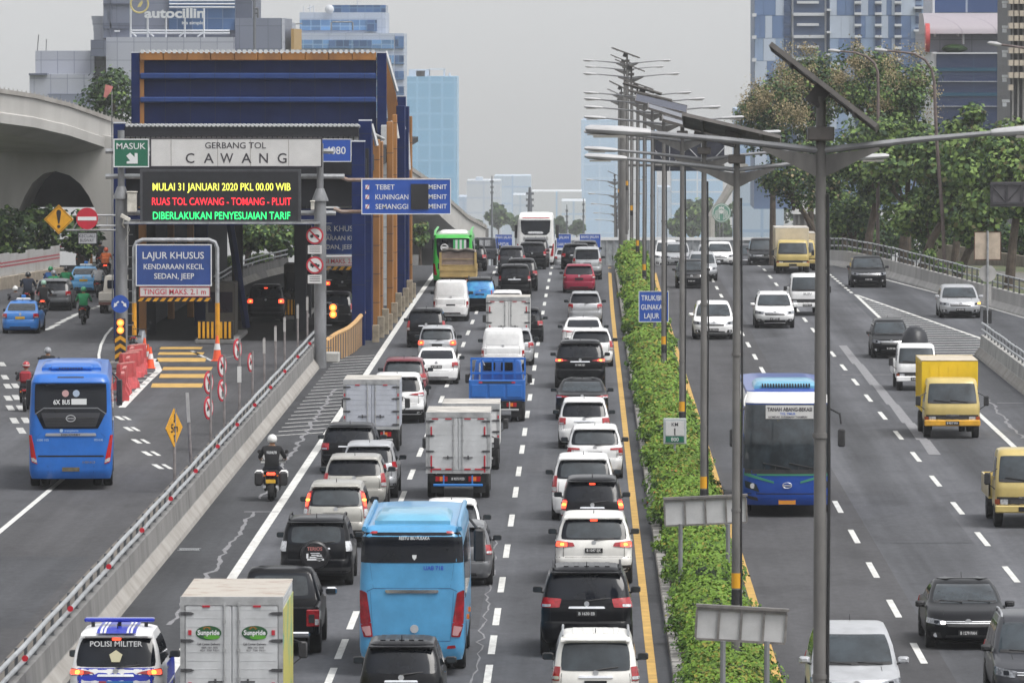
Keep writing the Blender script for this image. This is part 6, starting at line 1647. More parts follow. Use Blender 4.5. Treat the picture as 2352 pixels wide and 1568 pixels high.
def shrub(lb, x, y, w, h, Y=None, m=(3, 5, 1.5, .3, 0), n=500, size=.13, name='shrub', group=None):
 gp = GP(x, y); Y = Y or gp.y; s = FL / Y
 rx, rz = w / s / 2, h / s / 2; P = []; Nn = []
 r = thing(name, lb, 'shrub', (PY(x, y, Y).x, Y, PY(x, y, Y).z), 0, group); q = MB(); blob(q, (0, 0, rz), (rx * .8, rx * .8, rz * .85), 9, 6); q.build('branches', HCORE, r)
 u = NR.normal(size=(n, 3)); u /= np.linalg.norm(u, axis=1, keepdims=True)
 leaf_obj('foliage', np.array([0, 0, rz]) + u * np.array([rx, rx, rz]) * NR.uniform(.8, 1.1, size=(n, 1)), u + NR.normal(size=(n, 3)) * .4, NR.uniform(.6, 1.2, size=n) * size, TL_, NR.choice(5, size=n, p=np.array(m) / sum(m)), r)
 return r
shrub('round clipped bright green shrub beyond the ramp wall', 2136, 607, 30, 34, 378); shrub('low green shrub at the ramp wall beside the dark trunk', 2098, 600, 26, 24, 384)
shrub('low shrub behind the ramp railing near the tall arched lamp', 2160, 625, 24, 22, 368); shrub('small shrub at the foot of the verge trees near the wall bend', 1955, 583, 40, 14, 412, name='shrub'); shrub('low shrub behind the ramp railing left of the square board', 2200, 628, 30, 26, 362)
# service road behind the verge
b = MB(); pts = [(2130, 577), (2220, 580), (2360, 640), (2360, 602), (2240, 570), (2150, 560)]
P = [GP(x, y) for x, y in ((2165, 600), (2265, 622), (2420, 668), (2500, 640), (2300, 598), (2180, 583))]
b.add([(p.x, p.y, .02 if p.y < 388 else gz(p.y) + .05) for p in P], [tuple(range(6))]); struct(b.build('service_road', asphalt('asphalt service', .16, (1.03, 1, .96))))
a, c = GP(2150, 590), GP(2400, 625)
w = MB(); w.strip([(a.x, a.y + 14, 0), ((a.x + c.x) / 2, (a.y + c.y) / 2 + 14, 0), (c.x, c.y + 10, 0)], [(0, -1.0), (0, .5), (-.2, .5), (-.2, -1.0)]); tag(w.build('retaining_wall', mat('brown weathered wall', (.20, .17, .135), .9, var=.3, vs=1.2)), 'low weathered retaining wall behind the service road at the right', 'wall')
# ------------------------------------------------------------------ left flyover and its arch pier
FC = mat('flyover concrete', (.46, .45, .43), .85, c2=(.36, .35, .335), vs=.35, stretch=(1, 1, .2), lo=.35, hi=.7, bump=.15, bs=6)
FP = [(-90, 195, 362), (0, 204, 370), (80, 216, 377), (160, 236, 384), (262, 272, 393), (308, 287, 398), (450, 330, 412), (650, 362, 435), (850, 372, 455), (945, 385, 472), (985, 412, 486), (1030, 455, 500), (1075, 495, 515), (1118, 519, 530)]
P = [PY(x, y, Y) for x, y, Y in FP]; r = thing('flyover', 'pale concrete flyover curving down behind the toll gate from the left', 'flyover', P[0]); o = P[0]
w = MB(); w.strip([p - o for p in P], [(0, -.24), (-.08, -.26), (-.12, -1.25), (.03, -1.32), (.0, -1.85), (-1.3, -2.25), (-6, -2.25), (-7.1, -1.3), (-7.1, -.24)], 0, False); w.build('deck', FC, r)
w = MB(); w.strip([p - o for p in P], [(.03, -.235), (.03, .0), (-.2, .0), (-.2, -.235)]); w.build('parapet', CONCL, r)
q = MB()
for i in range(len(P) - 1):
 n = max(2, int((P[i + 1] - P[i]).length / .8))
 for k in range(n): p = P[i].lerp(P[i + 1], k / n) - o; q.box(p.x - .03, p.x + .03, p.y - .03, p.y + .03, p.z - .05, p.z + .10)
q.build('rail_stub', CONC, r)
Ya = 391; out = [(-120, 246), (-60, 250), (60, 268), (150, 292), (262, 316), (262, 760), (236, 760), (229, 520), (218, 480), (204, 450), (185, 423), (160, 403), (128, 393.5), (100, 399), (75, 420), (57, 450), (44, 480), (33, 500), (20, 502), (8, 497), (-120, 478)]
px = [PY(x, y, Ya) for x, y in out]; q = MB(); q.prism([(p.x - px[0].x, p.z) for p in px], 0, 12); tag(q.build('bridge_pier', mat('pier concrete', (.46, .45, .43), .85, c2=(.34, .33, .315), vs=.5, stretch=(1, 1, .15), lo=.35, hi=.75), None, (px[0].x, Ya, 0)), 'wide concrete pier with a tall arched opening under the flyover at left', 'pier')
a, c = PY(20, 388, Ya + 9), PY(240, 476, Ya + 9); q = MB(); q.box(a.x, c.x, Ya + 9, Ya + 9.4, c.z, a.z); tag(q.build('arch_shade_wall', mat('infill shade tone', (.055, .055, .06), .9, var=.2, vs=.6)), 'wall coloured as the shade filling the upper part of the arched pier opening', 'wall')  # wall added in the arch, its inner shade put into the dark colour
a, c = PY(925, 525, 545), PY(1122, 612, 545); q = MB(); q.box(a.x, c.x, 545, 546, gz(545) - 2, a.z); tag(q.build('retaining_wall', CONCD), 'grey retaining wall under the low end of the far flyover', 'wall')
for x, Yp, w_ in ((985, 520, 1.2), (1045, 534, 1.0)):
 zt = PY(x, 500, Yp).z + .6; q = MB(); q.cbox(-w_ / 2, w_ / 2, 0, 1.5, gz(Yp) - 1, zt, .1); tag(q.build('bridge_pier', CONCD, None, (PY(x, 500, Yp).x, Yp, 0)), 'far concrete pier under the %s end of the curving flyover' % ('higher' if x == 985 else 'lower'), 'pier')
# windsock
p = PY(246, 200, 318); r = thing('windsock', 'limp pink windsock on a thin pole before the dark tree at upper left', 'windsock', (p.x, 318, 0))
q = MB(); q.tube([(.22, 0, 0), (.22, 0, p.z + .12)], .028, 6); q.build('pole', POLEM, r)
q = MB(); a, c = PY(251, 197, 318), PY(241, 224, 318); a.x -= p.x; c.x -= p.x
q.tube([(a.x, 0, a.z), ((a.x * .6 + c.x * .4) + .02, 0, a.z * .6 + c.z * .4), (c.x, 0, c.z)], [.19, .16, .07], 12, 0, False); q.build('sock', mat('sock pink', (.72, .27, .25), .8, var=.12, vs=4), r)
def lt(lb, x, yc, ytop, rxp, Y, wts=(3, 1.5, 5, .1, 0), nl=1800, size=.24, ncl=16, group='trees on the left side', trunk=.22, name='tree'):
 s = FL / Y; p = PY(x, yc, Y); zt = PY(x, ytop, Y).z; zb = gz(Y)
 return make_tree('leafy_tree', lb, p.x, Y, zb, zt - zb, rxp / s, zt - p.z, p.z - zb, ncl, nl, size, wts, group, trunk)
lt('dark feathery tree rising behind the flyover, left of the tall toll canopy', 262, 240, 143, 80, 450, (3, .6, 6, 0, 0), 2600, .22, 22)
lt('dark tree under the left half of the arched pier', 30, 545, 470, 55, 386); lt('dark tree deep in the arched opening of the pier', 95, 525, 446, 58, 388); lt('dark tree under the right half of the arched pier', 185, 545, 484, 48, 386)
lt('dark tree at the far left below the flyover', -15, 540, 462, 45, 384)
lt('green tree seen through the toll gate below the message board', 570, 545, 500, 50, 428, (4, 3, 3, .4, 0)); lt('green tree seen through the toll gate, right of the leaning brace', 640, 540, 490, 55, 424, (4, 3, 3, .8, 0)); lt('green tree behind the right gantry post, seen through the toll gate', 700, 550, 500, 40, 434, (4, 3, 3, .4, 0), 1200)
lt('thin sparse tree with bare branches between the toll columns and the green bus', 965, 540, 490, 30, 440, (3, 2, 3, 1, 0), 420, .22, 9, 'trees on the left side', .10)
shrub('bright green clipped shrub seen through the toll gate', 535, 628, 46, 40, 392, (2, 6, .8, .3, 0)); shrub('green shrub behind the white ramp wall inside the toll gate', 600, 612, 60, 30, 402, (3, 5, 1, .3, 0))
jersey('concrete_barrier', 'white low wall with a steel rail curving past behind the toll gate', [GP(505, 690), GP(560, 655), GP(600, 640), GP(672, 622)], 1, h=.75, rails=(.95, 1.2), toe=CONCL)
# construction fence on the far left
a, c = GP(-20, 668), GP(136, 641); r = thing('site_fence', 'white construction hoarding with red zigzag stripes along the left road edge', 'fence', (a.x, a.y, 0)); d = (c - a); L_ = d.length; M = Matrix.Rotation(math.atan2(d.y, d.x), 4, 'Z')
q = MB(); n = 8
for k in range(n): q.box(L_ * k / n + .02, L_ * (k + 1) / n, -.03, .03, .62 + .05 * (k % 2), 1.72 + .07 * ((k * 5) % 3), 0, M)
q.build('panel', mat('hoarding white', (.52, .52, .52), .6, c2=(.36, .33, .30), vs=.9, lo=.5, hi=.8), r)
q = MB()
for row in (1.12, 1.30):
 for k in range(56):
  x0, x1 = L_ * k / 56, L_ * (k + 1) / 56; z0 = row + .05 * (k % 2); z1 = row + .05 * ((k + 1) % 2)
  q.add([M @ Vector(p) for p in ((x0, -.036, z0), (x1, -.036, z1), (x1, -.036, z1 + .07), (x0, -.036, z0 + .07))], [(0, 1, 2, 3)])
q.build('stripe', LETR, r)
q = MB(); q.box(0, L_ + .6, -.25, .28, 0, .64, 0, M); q.build('plinth', mat('beige concrete', (.36, .31, .25), .85, var=.25, vs=1.2), r)
gp = GP(146, 575); r = thing('road_barrier', 'white and red barrier boards across the end of the hoarding', 'barrier', (PY(146, 575, 399).x, 399, PY(146, 575, 399).z - .1)); q = MB()
for k in range(3): q.box(-.75, .75, 0, .06, .05 + .2 * k, .2 + .2 * k, k % 2)
q.build('board', [LETW, LETR], r)
r = thing('road_portal', 'orange beam across the far end of the left side road', 'frame', (PY(240, 540, 420).x, 420, gz(420))); q = MB(); z = PY(240, 536, 420).z - gz(420); q.box(-.9, .9, 0, .2, z - .2, z + .3); q.box(-.9, -.75, 0, .2, 0, z - .2); q.box(.75, .9, 0, .2, 0, z - .2); q.build('beam', TOR, r)
# ------------------------------------------------------------------ buildings
def panelmat(name, c, jc, sx, sz, mort=.012, var=.08, rough=.5):
 m = bpy.data.materials.new(name); m.use_nodes = True; t = m.node_tree; b = t.nodes['Principled BSDF']; b.inputs['Roughness'].default_value = rough
 g = t.nodes.new('ShaderNodeTexCoord'); s = t.nodes.new('ShaderNodeSeparateXYZ'); k = t.nodes.new('ShaderNodeCombineXYZ'); ad = t.nodes.new('ShaderNodeMath'); ad.operation = 'ADD'
 t.links.new(g.outputs['Object'], s.inputs[0]); t.links.new(s.outputs['X'], ad.inputs[0]); t.links.new(s.outputs['Y'], ad.inputs[1]); t.links.new(ad.outputs[0], k.inputs['X']); t.links.new(s.outputs['Z'], k.inputs['Y'])
 br = t.nodes.new('ShaderNodeTexBrick'); br.offset = 0; br.inputs['Scale'].default_value = 1; br.inputs['Brick Width'].default_value = sx; br.inputs['Row Height'].default_value = sz; br.inputs['Mortar Size'].default_value = mort; br.inputs['Mortar Smooth'].default_value = .2
 br.inputs['Color1'].default_value = tuple(v * (1 - var) for v in c) + (1,); br.inputs['Color2'].default_value = tuple(min(1, v * (1 + var)) for v in c) + (1,); br.inputs['Mortar'].default_value = tuple(jc) + (1,)
 t.links.new(k.outputs[0], br.inputs['Vector']); t.links.new(br.outputs['Color'], b.inputs['Base Color']); return m
BGL = panelmat('blue curtain glass', (.06, .12, .25), (.14, .20, .32), 1.6, 1.6, .05, .30, .18); BWH = panelmat('pale cladding', (.33, .35, .41), (.20, .22, .28), 1.75, 1.9, .05, .06)
BGR = panelmat('slate cladding', (.155, .175, .235), (.10, .115, .16), 3.0, 2.4, .04, .07); BGD = panelmat('dark slate', (.085, .10, .145), (.05, .06, .09), 3.0, 2.4, .04, .07)
class Bld:
 def __init__(s, name, label, x, Y): s.r = thing(name, label, 'building', (PY(x, 600, Y).x, Y, gz(Y))); s.Y = Y; s.o = s.r.location.copy()
 def wall(s, x0, x1, y0, y1, m, name='wall', dy=0.0, dep=20.0, ground=False):
  a, c = PY(x0, y0, s.Y), PY(x1, y1, s.Y); q = MB(); q.box(a.x - s.o.x, c.x - s.o.x, dy, dy + dep, -1 if ground else c.z - s.o.z, a.z - s.o.z); return q.build(name, m, s.r)
 def many(s, rects, m, name, dy=-.25, dep=.3):
  for x0, x1, y0, y1 in rects[:100]: q = MB(); a, c = PY(x0, y0, s.Y), PY(x1, y1, s.Y); q.box(a.x - s.o.x, c.x - s.o.x, dy, dy + dep, c.z - s.o.z, a.z - s.o.z); q.build(name, m, s.r)
 def bar(s, pts, r_, m, name, dy=-2.0): q = MB(); [q.tube([(PY(x, y, s.Y).x - s.o.x, dy, PY(x, y, s.Y).z - s.o.z) for x, y in p], r_, 5) for p in pts]; return q.build(name, m, s.r)
WFR = mat('white frame', (.52, .54, .58), .5); SLET = mat('sign letters', (.55, .57, .60), .45)
B = Bld('office_building', 'slate grey office block with a pale podium and rooftop lettering behind the toll gate', 400, 720)
B.wall(237, 541, -70, 88, BGR, dep=30); B.wall(388, 540, -70, 70, BGL, 'glass_front', -.4, 1); B.wall(248, 541, 86, 260, BWH, 'podium', -3, 30); B.wall(541, 579, -70, 43, BGD, 'side_tower', 0, 20); B.wall(541, 648, 42, 260, BGR, 'side_block', -1, 26)
q = MB(); a = PY(648.5, 42, 720); z0 = PY(600, 260, 720).z
a2 = PY(681, 55, 760); q.add([(a.x - B.o.x, -1, a.z - B.o.z), (a2.x - B.o.x, 38, a2.z - B.o.z), (a2.x - B.o.x, 38, z0 - B.o.z), (a.x - B.o.x, -1, z0 - B.o.z), (a.x - B.o.x - 2, 38, a.z - B.o.z), (a.x - B.o.x - 2, 38, z0 - B.o.z)], [(0, 1, 2, 3), (1, 4, 5, 2), (0, 4, 1), (4, 0, 3, 5)]); q.build('side_wall', BWH, B.r)
B.many([(661, 668, 66, 115)], mat('ochre panel', (.36, .23, .08), .6), 'ochre_panel', 8, 20)
B.many([(207, 237, 37, 46), (209, 237, 46, 58), (211, 237, 58, 72), (212, 237, 72, 240)], BWH, 'stair_tower', 2, 12); B.wall(216, 248, 92, 130, BGD, 'canopy', -5, 8); B.wall(81, 217, 117, 171, BWH, 'wing', 0, 20); B.wall(73, 219, 170, 260, BWH, 'lower_wing', -3, 20); B.wall(115, 219, 215, 262, BGR, 'lower_band', -3.3, 2); B.wall(72, 114, 168.5, 173, BGD, 'coping', -3.4, 3)
B.many([(237, 300, 8, 11), (252, 256, -60, 86), (237, 300, 53, 66)], BGD, 'band'); B.many([(265, 276, 70, 74)], WFR, 'floodlight', -1.5, 1)
B.bar([[(303, -40), (303, 86)], [(342, 40), (342, 86)], [(384, 40), (384, 86)], [(427, 40), (427, 86)], [(471, 20), (471, 86)], [(303, 71), (530, 71)], [(303, 77), (530, 77)], [(342, 73), (356, 85)], [(303, 73), (316, 85)], [(427, 73), (414, 85)], [(471, 73), (456, 85)]], .11, WFR, 'sign_scaffold'); B.bar([[(390, y), (540, y)] for y in (2, 10, 17.5)], .10, WFR, 'louvre', -.9)
q = MB(); g = lambda x, y: (PY(x, y, 720).x - B.o.x, PY(x, y, 720).z - B.o.z); k = 720 / FL
put_text(q, 'autocillin', g(404, 0)[0], g(0, 41)[1], 21 * k, 138 * k, -2.6, 0, .035); put_text(q, "it's simple", g(446, 0)[0], g(0, 56.5)[1], 7.5 * k, 50 * k, -2.6, 0, .02); q.build('lettering', SLET, B.r)
q = MB(); c = g(324, 10); R = []
for j in range(20): a = radians(-60 + 300 * j / 19 + 0); R.append((a, ))
q.tube([(c[0] + 20 * k * cos(radians(100 + 285 * j / 24)), -2.6, c[1] + 20 * k * sin(radians(100 + 285 * j / 24))) for j in range(25)], .10, 5); q.add([(c[0] - 5 * k, -2.6, c[1] - 8 * k), (c[0] + 3 * k, -2.6, c[1] - 6 * k), (c[0] + 8 * k, -2.6, c[1] + 3 * k), (c[0] + 6 * k, -2.6, c[1] + 9 * k), (c[0] - 2 * k, -2.6, c[1] + 0 * k)], [tuple(range(5))]); q.build('emblem', mat('emblem ochre', (.50, .42, .16), .5), B.r)
B.bar([[(589, -40), (589, 120)], [(589, 20), (597, 20)], [(589, 30), (597, 30)], [(597, 20), (597, 42)]], .16, mat('mast dark', (.12, .13, .15), .6), 'mast', -4); B.bar([[(84, 117), (87, 80)], [(104, 117), (105, 90)]], .06, POLEM, 'aerial', 1)
B = Bld('office_building', 'white and blue banded office tower with rooftop dishes right behind the tall toll canopy', 800, 1050)
W2 = panelmat('white band cladding', (.36, .41, .50), (.28, .33, .43), 2.6, 1.3, .06, .05); G2 = panelmat('sky blue glass', (.10, .22, .42), (.22, .34, .50), 1.5, 1.4, .08, .35, .2); G3 = panelmat('deep blue glass', (.05, .11, .24), (.10, .18, .30), 1.2, 1.2, .08, .4, .15)
B.wall(688, 886, 29, 330, W2); B.wall(762, 885.5, 12, 34, G3, 'roof_screen', 1, 12); B.wall(680, 908, 77, 330, W2, 'lower_block', -5, 20); B.wall(908, 929, 77, 330, W2, 'corner_bay', -4, 20)
B.many([(689, 866, 46, 70)], G2, 'window_band', -.3); B.many([(842, 866, 46, 72)], G3, 'window_band', -.5)
for k in range(8): y = 92 + k * 35.5; B.many([(681, 907, y, y + 20)], G2, 'window_band', -5.3, .4); B.many([(759, 804, y + 1, y + 19), (815, 856, y + 1, y + 19)], G3, 'dark_window', -5.5, .4); B.many([(909, 929.2, y - 8 if k == 0 else y, y + 20)], G3, 'corner_window', -4.3, 6)
B.bar([[(696, 29), (696, 14)], [(711, 29), (711, 11)], [(719, 29), (719, 13)], [(705, 20), (720, 14)], [(795, 12), (795, 28)], [(820, 12), (820, -5)]], .10, WFR, 'aerial', 2); B.bar([[(764, 52), (764, 70)], [(766, 51), (812, 51)], [(813, 52), (813, 70)], [(678, 60), (678, 56), (698, 55)]], .12, POLEM, 'davit', -5.4)
q = MB(); p = PY(757, 22, 1050); q.lathe([(.05, 0), (.45, .1), (.72, .3)], (p.x - B.o.x, -1, p.z - B.o.z), 'y', 14, 0, True, False); q.build('dish', WFR, B.r)
def tower(lb, x0, x1, y0, Y, c, jc, sx, sz, top=None, dep=30, mort=.3):  # far facades, with the distance haze mixed into their pale colours
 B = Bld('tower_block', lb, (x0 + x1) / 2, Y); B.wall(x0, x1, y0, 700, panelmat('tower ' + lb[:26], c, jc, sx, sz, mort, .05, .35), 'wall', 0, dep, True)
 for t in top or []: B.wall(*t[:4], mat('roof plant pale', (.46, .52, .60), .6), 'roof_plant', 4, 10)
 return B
tower('pale haze-blue glass tower with a flat top right of the toll gate', 925, 1049, 176, 1750, (.20, .40, .60), (.26, .46, .66), 3.2, 4.0, [(938, 985, 160, 176), (985, 1021, 158.5, 160.5), (1018, 1020, 159, 176), (1030, 1032, 168, 176), (955, 975, 163, 176)])
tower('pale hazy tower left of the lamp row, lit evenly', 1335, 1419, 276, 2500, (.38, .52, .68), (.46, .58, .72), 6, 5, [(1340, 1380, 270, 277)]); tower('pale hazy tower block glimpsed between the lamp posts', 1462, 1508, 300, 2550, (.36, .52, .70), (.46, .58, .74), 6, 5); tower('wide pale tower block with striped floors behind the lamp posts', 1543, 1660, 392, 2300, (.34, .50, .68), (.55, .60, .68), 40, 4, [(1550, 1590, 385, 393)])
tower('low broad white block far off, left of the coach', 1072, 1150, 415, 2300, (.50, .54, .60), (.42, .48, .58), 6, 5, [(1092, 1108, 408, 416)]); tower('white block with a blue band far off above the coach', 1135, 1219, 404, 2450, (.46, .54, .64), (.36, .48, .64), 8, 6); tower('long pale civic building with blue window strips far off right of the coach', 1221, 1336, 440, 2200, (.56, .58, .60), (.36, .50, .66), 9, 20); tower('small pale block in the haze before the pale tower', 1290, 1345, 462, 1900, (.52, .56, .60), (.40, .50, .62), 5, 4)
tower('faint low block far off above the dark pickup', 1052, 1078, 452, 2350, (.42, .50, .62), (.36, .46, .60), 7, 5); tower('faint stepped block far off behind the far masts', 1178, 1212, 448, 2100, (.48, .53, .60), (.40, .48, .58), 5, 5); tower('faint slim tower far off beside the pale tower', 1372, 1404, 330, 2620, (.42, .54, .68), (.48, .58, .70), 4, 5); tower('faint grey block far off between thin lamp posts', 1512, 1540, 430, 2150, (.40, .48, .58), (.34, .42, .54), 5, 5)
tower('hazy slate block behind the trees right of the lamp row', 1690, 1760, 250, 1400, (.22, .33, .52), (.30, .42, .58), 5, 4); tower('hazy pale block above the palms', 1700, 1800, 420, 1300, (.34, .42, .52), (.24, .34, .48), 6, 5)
# patchwork blue tower
B = Bld('apartment_tower', 'tall blue apartment tower with a patchwork of pale panels and small balconies', 1930, 850)
B.wall(1733, 1906, -90, 480, mat('tower slate blue', (.115, .175, .31), .5, var=.05, vs=.1)); B.wall(1906, 2128, -90, 480, mat('tower mid blue', (.15, .22, .37), .5, var=.05, vs=.1), 'wall', -1.5, 20); B.wall(2128, 2160, -90, 480, mat('tower pale blue', (.23, .30, .43), .5, var=.05, vs=.1), 'side_wall', 3, 20)
pl, pm_, pdk = [], [], []; RN.seed(5)
for row in range(-2, 8):
 y = -15 + row * 52
 for x0, x1 in ((1733, 1800), (1905, 2128)):
  x = x0
  while x < x1 - 6:
   w = min(x1 - x, RN.choice([12, 16, 20, 26, 28])); t = RN.random()
   (pl if t < .42 else pm_ if t < .72 else pdk).append((x, x + w - .6, y + RN.choice([0, 0, 26]) * 0, y + 51)); x += w
B.many(pl, mat('panel pale', (.38, .44, .54), .5, var=.05, vs=.2), 'pale_panel', -1.75, .4); B.many(pm_, mat('panel mid', (.21, .29, .43), .5, var=.05, vs=.2), 'mid_panel', -1.72, .4); B.many(pdk, mat('panel deep', (.10, .165, .31), .45, var=.05, vs=.2), 'deep_panel', -1.74, .4)
wins = [(x, x + 14, y, y + 17) for y in [-40 + 26 * k for k in range(14)] for x in (1800, 1962, 2009, 2054, 2101)]; B.many(wins, mat('tower window', (.045, .075, .15), .2), 'window', -1.9, .5)
B.many([(x - 1, x + 15, y + 17.5, y + 23) for y in [-40 + 26 * k for k in range(14)] for x in (1962, 2009, 2054)], WFR, 'balcony', -2.4, 1); B.many([(1822, 1893, y, y + 7) for y in [-21 + 51 * k for k in range(8)]] + [(1830, 1880, y, y + 6) for y in [3 + 51 * k for k in range(8)]], WFR, 'parapet_band', -1.2, 1.5); B.many([(1897, 1907, y, y + 5) for y in [21 + 51 * k for k in range(6)]] + [(1727, 1736, y, y + 8) for y in (31, 82, 134)] + [(2097, 2118, y, y + 5) for y in [16 + 52 * k for k in range(6)]], WFR, 'balcony', -3, 3)
B.bar([[(1820, -60), (1820, 300)], [(1896, -60), (1896, 300)]], .12, WFR, 'pipe', -.3)
B = Bld('office_building', 'dark blue glass office with a barrel vaulted mauve roof at upper right', 2235, 640)
DG = panelmat('dark navy glass', (.010, .024, .075), (.015, .04, .09), 60, 2.35, .05, .05, .5); B.wall(2151, 2330, 124, 620, DG, 'glass_front', 0, 20); B.wall(2141, 2151, 120, 620, mat('white edge wall', (.52, .53, .56), .5), 'edge_wall', .2, 20); B.many([(2151, 2330, y, y + 1) for y in (187, 244)] + [(2141, 2330, 121, 124)], WFR, 'trim', -.2); B.many([(2152, 2330, y, y + 8) for y in (156, 213)], mat('teal strip glass', (.02, .07, .12), .2), 'glass_strip', -.08, .3)
B.wall(2130, 2330, 72, 122, panelmat('grey screen', (.19, .20, .245), (.12, .13, .16), 3, 2.2, .05, .07), 'upper_wall', 3, 20); B.wall(2160, 2330, -60, 28, panelmat('top glass', (.05, .09, .21), (.30, .34, .42), 6, 3, .1, .3, .2), 'top_block', 12, 20); B.many([(2157, 2162, -60, 30)], WFR, 'trim', 11.8, 1)
q = MB(); a, c = PY(2125, 30, 640), PY(2330, 78, 640); n = 9; R = []
for x in (a.x, c.x): R.append([(x - B.o.x, 1 + 5 * (1 - cos(pi / 2 * k / (n - 1))), c.z - B.o.z + (a.z - c.z) * sin(pi / 2 * k / (n - 1))) for k in range(n)] + [(x - B.o.x, 12, a.z - B.o.z), (x - B.o.x, 12, c.z - B.o.z)])
q.loft(R, 0, True); q.build('vault_roof', panelmat('mauve roof', (.30, .27, .30), (.22, .20, .23), 3.2, 9, .06, .05), B.r)
q = MB(); p = PY(2125, 87, 640); q.lathe([(1.35, 0), (1.35, .4)], (p.x - B.o.x, 0, p.z - B.o.z), 'x', 20); q.build('disc_sign', mat('disc red', (.42, .05, .05), .5), B.r); B.bar([[(2127, 71), (2230, 72)], [(2150, 72), (2150, 85)], [(2203, 72), (2203, 84)], [(2215, 67), (2215, 102)]], .12, WFR, 'pipe', 2); B.many([(2240, 2258, 69, 81), (2271, 2278, 69, 79), (2292, 2300, 69, 79)], mat('plant dark', (.06, .065, .08), .6), 'plant_unit', 2, 1)
q = MB(); p = PY(2194, 112, 640); blob(q, (p.x - B.o.x, 2, p.z - B.o.z), (1.2, 1, .45)); q.build('roof_shrub', MATS['hedge leaf deep'], B.r)
B = Bld('apartment_tower', 'beige apartment block with stacked balconies at the right edge', 2350, 560)
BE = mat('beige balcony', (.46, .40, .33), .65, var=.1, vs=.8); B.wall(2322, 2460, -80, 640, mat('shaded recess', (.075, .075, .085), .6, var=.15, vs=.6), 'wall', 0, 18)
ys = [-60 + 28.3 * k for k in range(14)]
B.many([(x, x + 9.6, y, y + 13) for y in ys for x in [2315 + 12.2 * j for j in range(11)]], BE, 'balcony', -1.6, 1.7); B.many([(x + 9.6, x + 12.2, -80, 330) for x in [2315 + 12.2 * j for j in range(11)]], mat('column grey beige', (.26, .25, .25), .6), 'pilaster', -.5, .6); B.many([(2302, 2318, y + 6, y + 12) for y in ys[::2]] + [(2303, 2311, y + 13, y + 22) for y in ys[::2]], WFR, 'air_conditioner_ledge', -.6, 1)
# ------------------------------------------------------------------ beyond the crest
for lb, x, yc, yt, rx, Y in (('hazy round tree left of the green logo sign', 1590, 500, 455, 34, 1500), ('hazy broad tree just left of the green logo sign', 1625, 490, 445, 36, 1540), ('hazy low tree behind the lamp posts', 1560, 515, 475, 26, 1450), ('hazy dark tree below the leaning white beam', 1660, 525, 495, 30, 1450), ('hazy tree behind the yellow box lorries', 1840, 500, 440, 40, 900), ('hazy bluish tree left of the far mast', 1145, 495, 468, 32, 1700), ('hazy bluish low tree by the far mast', 1185, 505, 480, 26, 1710), ('faint far tree right of the coach', 1290, 515, 495, 22, 1650), ('faint far tree just above the blue overhead sign left of the coach', 1105, 522, 500, 26, 1680), ('faint far tree between the coach and the floodlight mast', 1325, 520, 503, 20, 1700), ('faint far tree over the small blue sign', 1262, 528, 512, 18, 1690)):
 lt(lb, x, yc, yt, rx, Y, (4, 1, 4, 0, 0), 900, .42 if Y < 1000 else 1.0, 12, 'hazy trees beyond the crest', .2)
for i, (x, yt, Y) in enumerate(((1722, 450, 1350), (1758, 446, 1330), (1795, 452, 1370))):
 s = FL / Y; X0 = PY(x, 560, Y).x; zt = PY(x, yt + 18, Y).z - gz(Y); r = thing('palm_tree', ['hazy palm left of the yellow box lorries, leftmost of three', 'hazy palm left of the yellow box lorries, middle of three', 'hazy palm left of the yellow box lorries, rightmost of three'][i], 'tree', (X0, Y, gz(Y)), 0, 'palms beyond the crest')
 q = MB(); q.tube([(0, 0, 0), (.1, 0, zt * .5), (0, 0, zt)], [.45, .34, .28], 8); q.build('trunk', BARK, r); P_ = []; N_ = []
 for k in range(17):
  a = 2 * pi * k / 17 + RN.random() * .3; el = RN.uniform(-.2, 1.0)
  for j in range(16): t = j / 15; rr = 4.2 * t; z = zt + rr * sin(el) * .8 - 3.3 * t * t; P_ += [(rr * cos(a) + RN.uniform(-.05, .05), rr * sin(a), z - .1 * (q_ % 2) ) for q_ in range(2)]; N_ += [(-sin(a) + .2, cos(a), .4)] * 2
 leaf_obj('fronds', np.array(P_), np.array(N_, float) + NR.normal(size=(len(P_), 3)) * .3, np.full(len(P_), .55), TL_, NR.choice([0, 2], size=len(P_)), r, 2.4)
Yp = 575; r = thing('parapet_fence', 'white topped parapet with a grey mesh fence crossing beyond the crest', 'fence', (0, Yp, gz(Yp))); a, c = PY(1262, 545, Yp), PY(1905, 552, Yp)
q = MB(); q.box(a.x, c.x, 0, .3, c.z - gz(Yp), a.z - gz(Yp)); q.build('rail', LETW, r); q = MB(); q.box(a.x, c.x, .12, .2, -1, c.z - gz(Yp)); q.build('panel', mat('mesh fence', (.24, .255, .27), .8, var=.35, vs=1.6), r)
q = MB()
for k in range(40): x = a.x + (c.x - a.x) * k / 39; q.box(x - .04, x + .04, .02, .12, -1, c.z - gz(Yp))
q.build('post', STEEL, r)
Ys = 1250; p = PY(1657, 489, Ys); R = 22 * Ys / FL; r = thing('round_sign', 'large round green and white logo sign on posts beside the hazy trees', 'sign', (p.x, Ys, p.z)); q = MB(); q.lathe([(R, 0), (R, .2)], (0, 0, 0), 'y', 28); q.build('disc', mat('logo green', (.05, .20, .14), .5), r)
q = MB(); q.lathe([(R * .93, -.02), (R * .93, 0)], (0, 0, 0), 'y', 28); q.build('rim', SWHITE, r)
q = MB(); q.lathe([(R * .86, -.04), (R * .86, -.021)], (0, 0, 0), 'y', 28); q.build('field', MATS['logo green'], r)
q = MB()
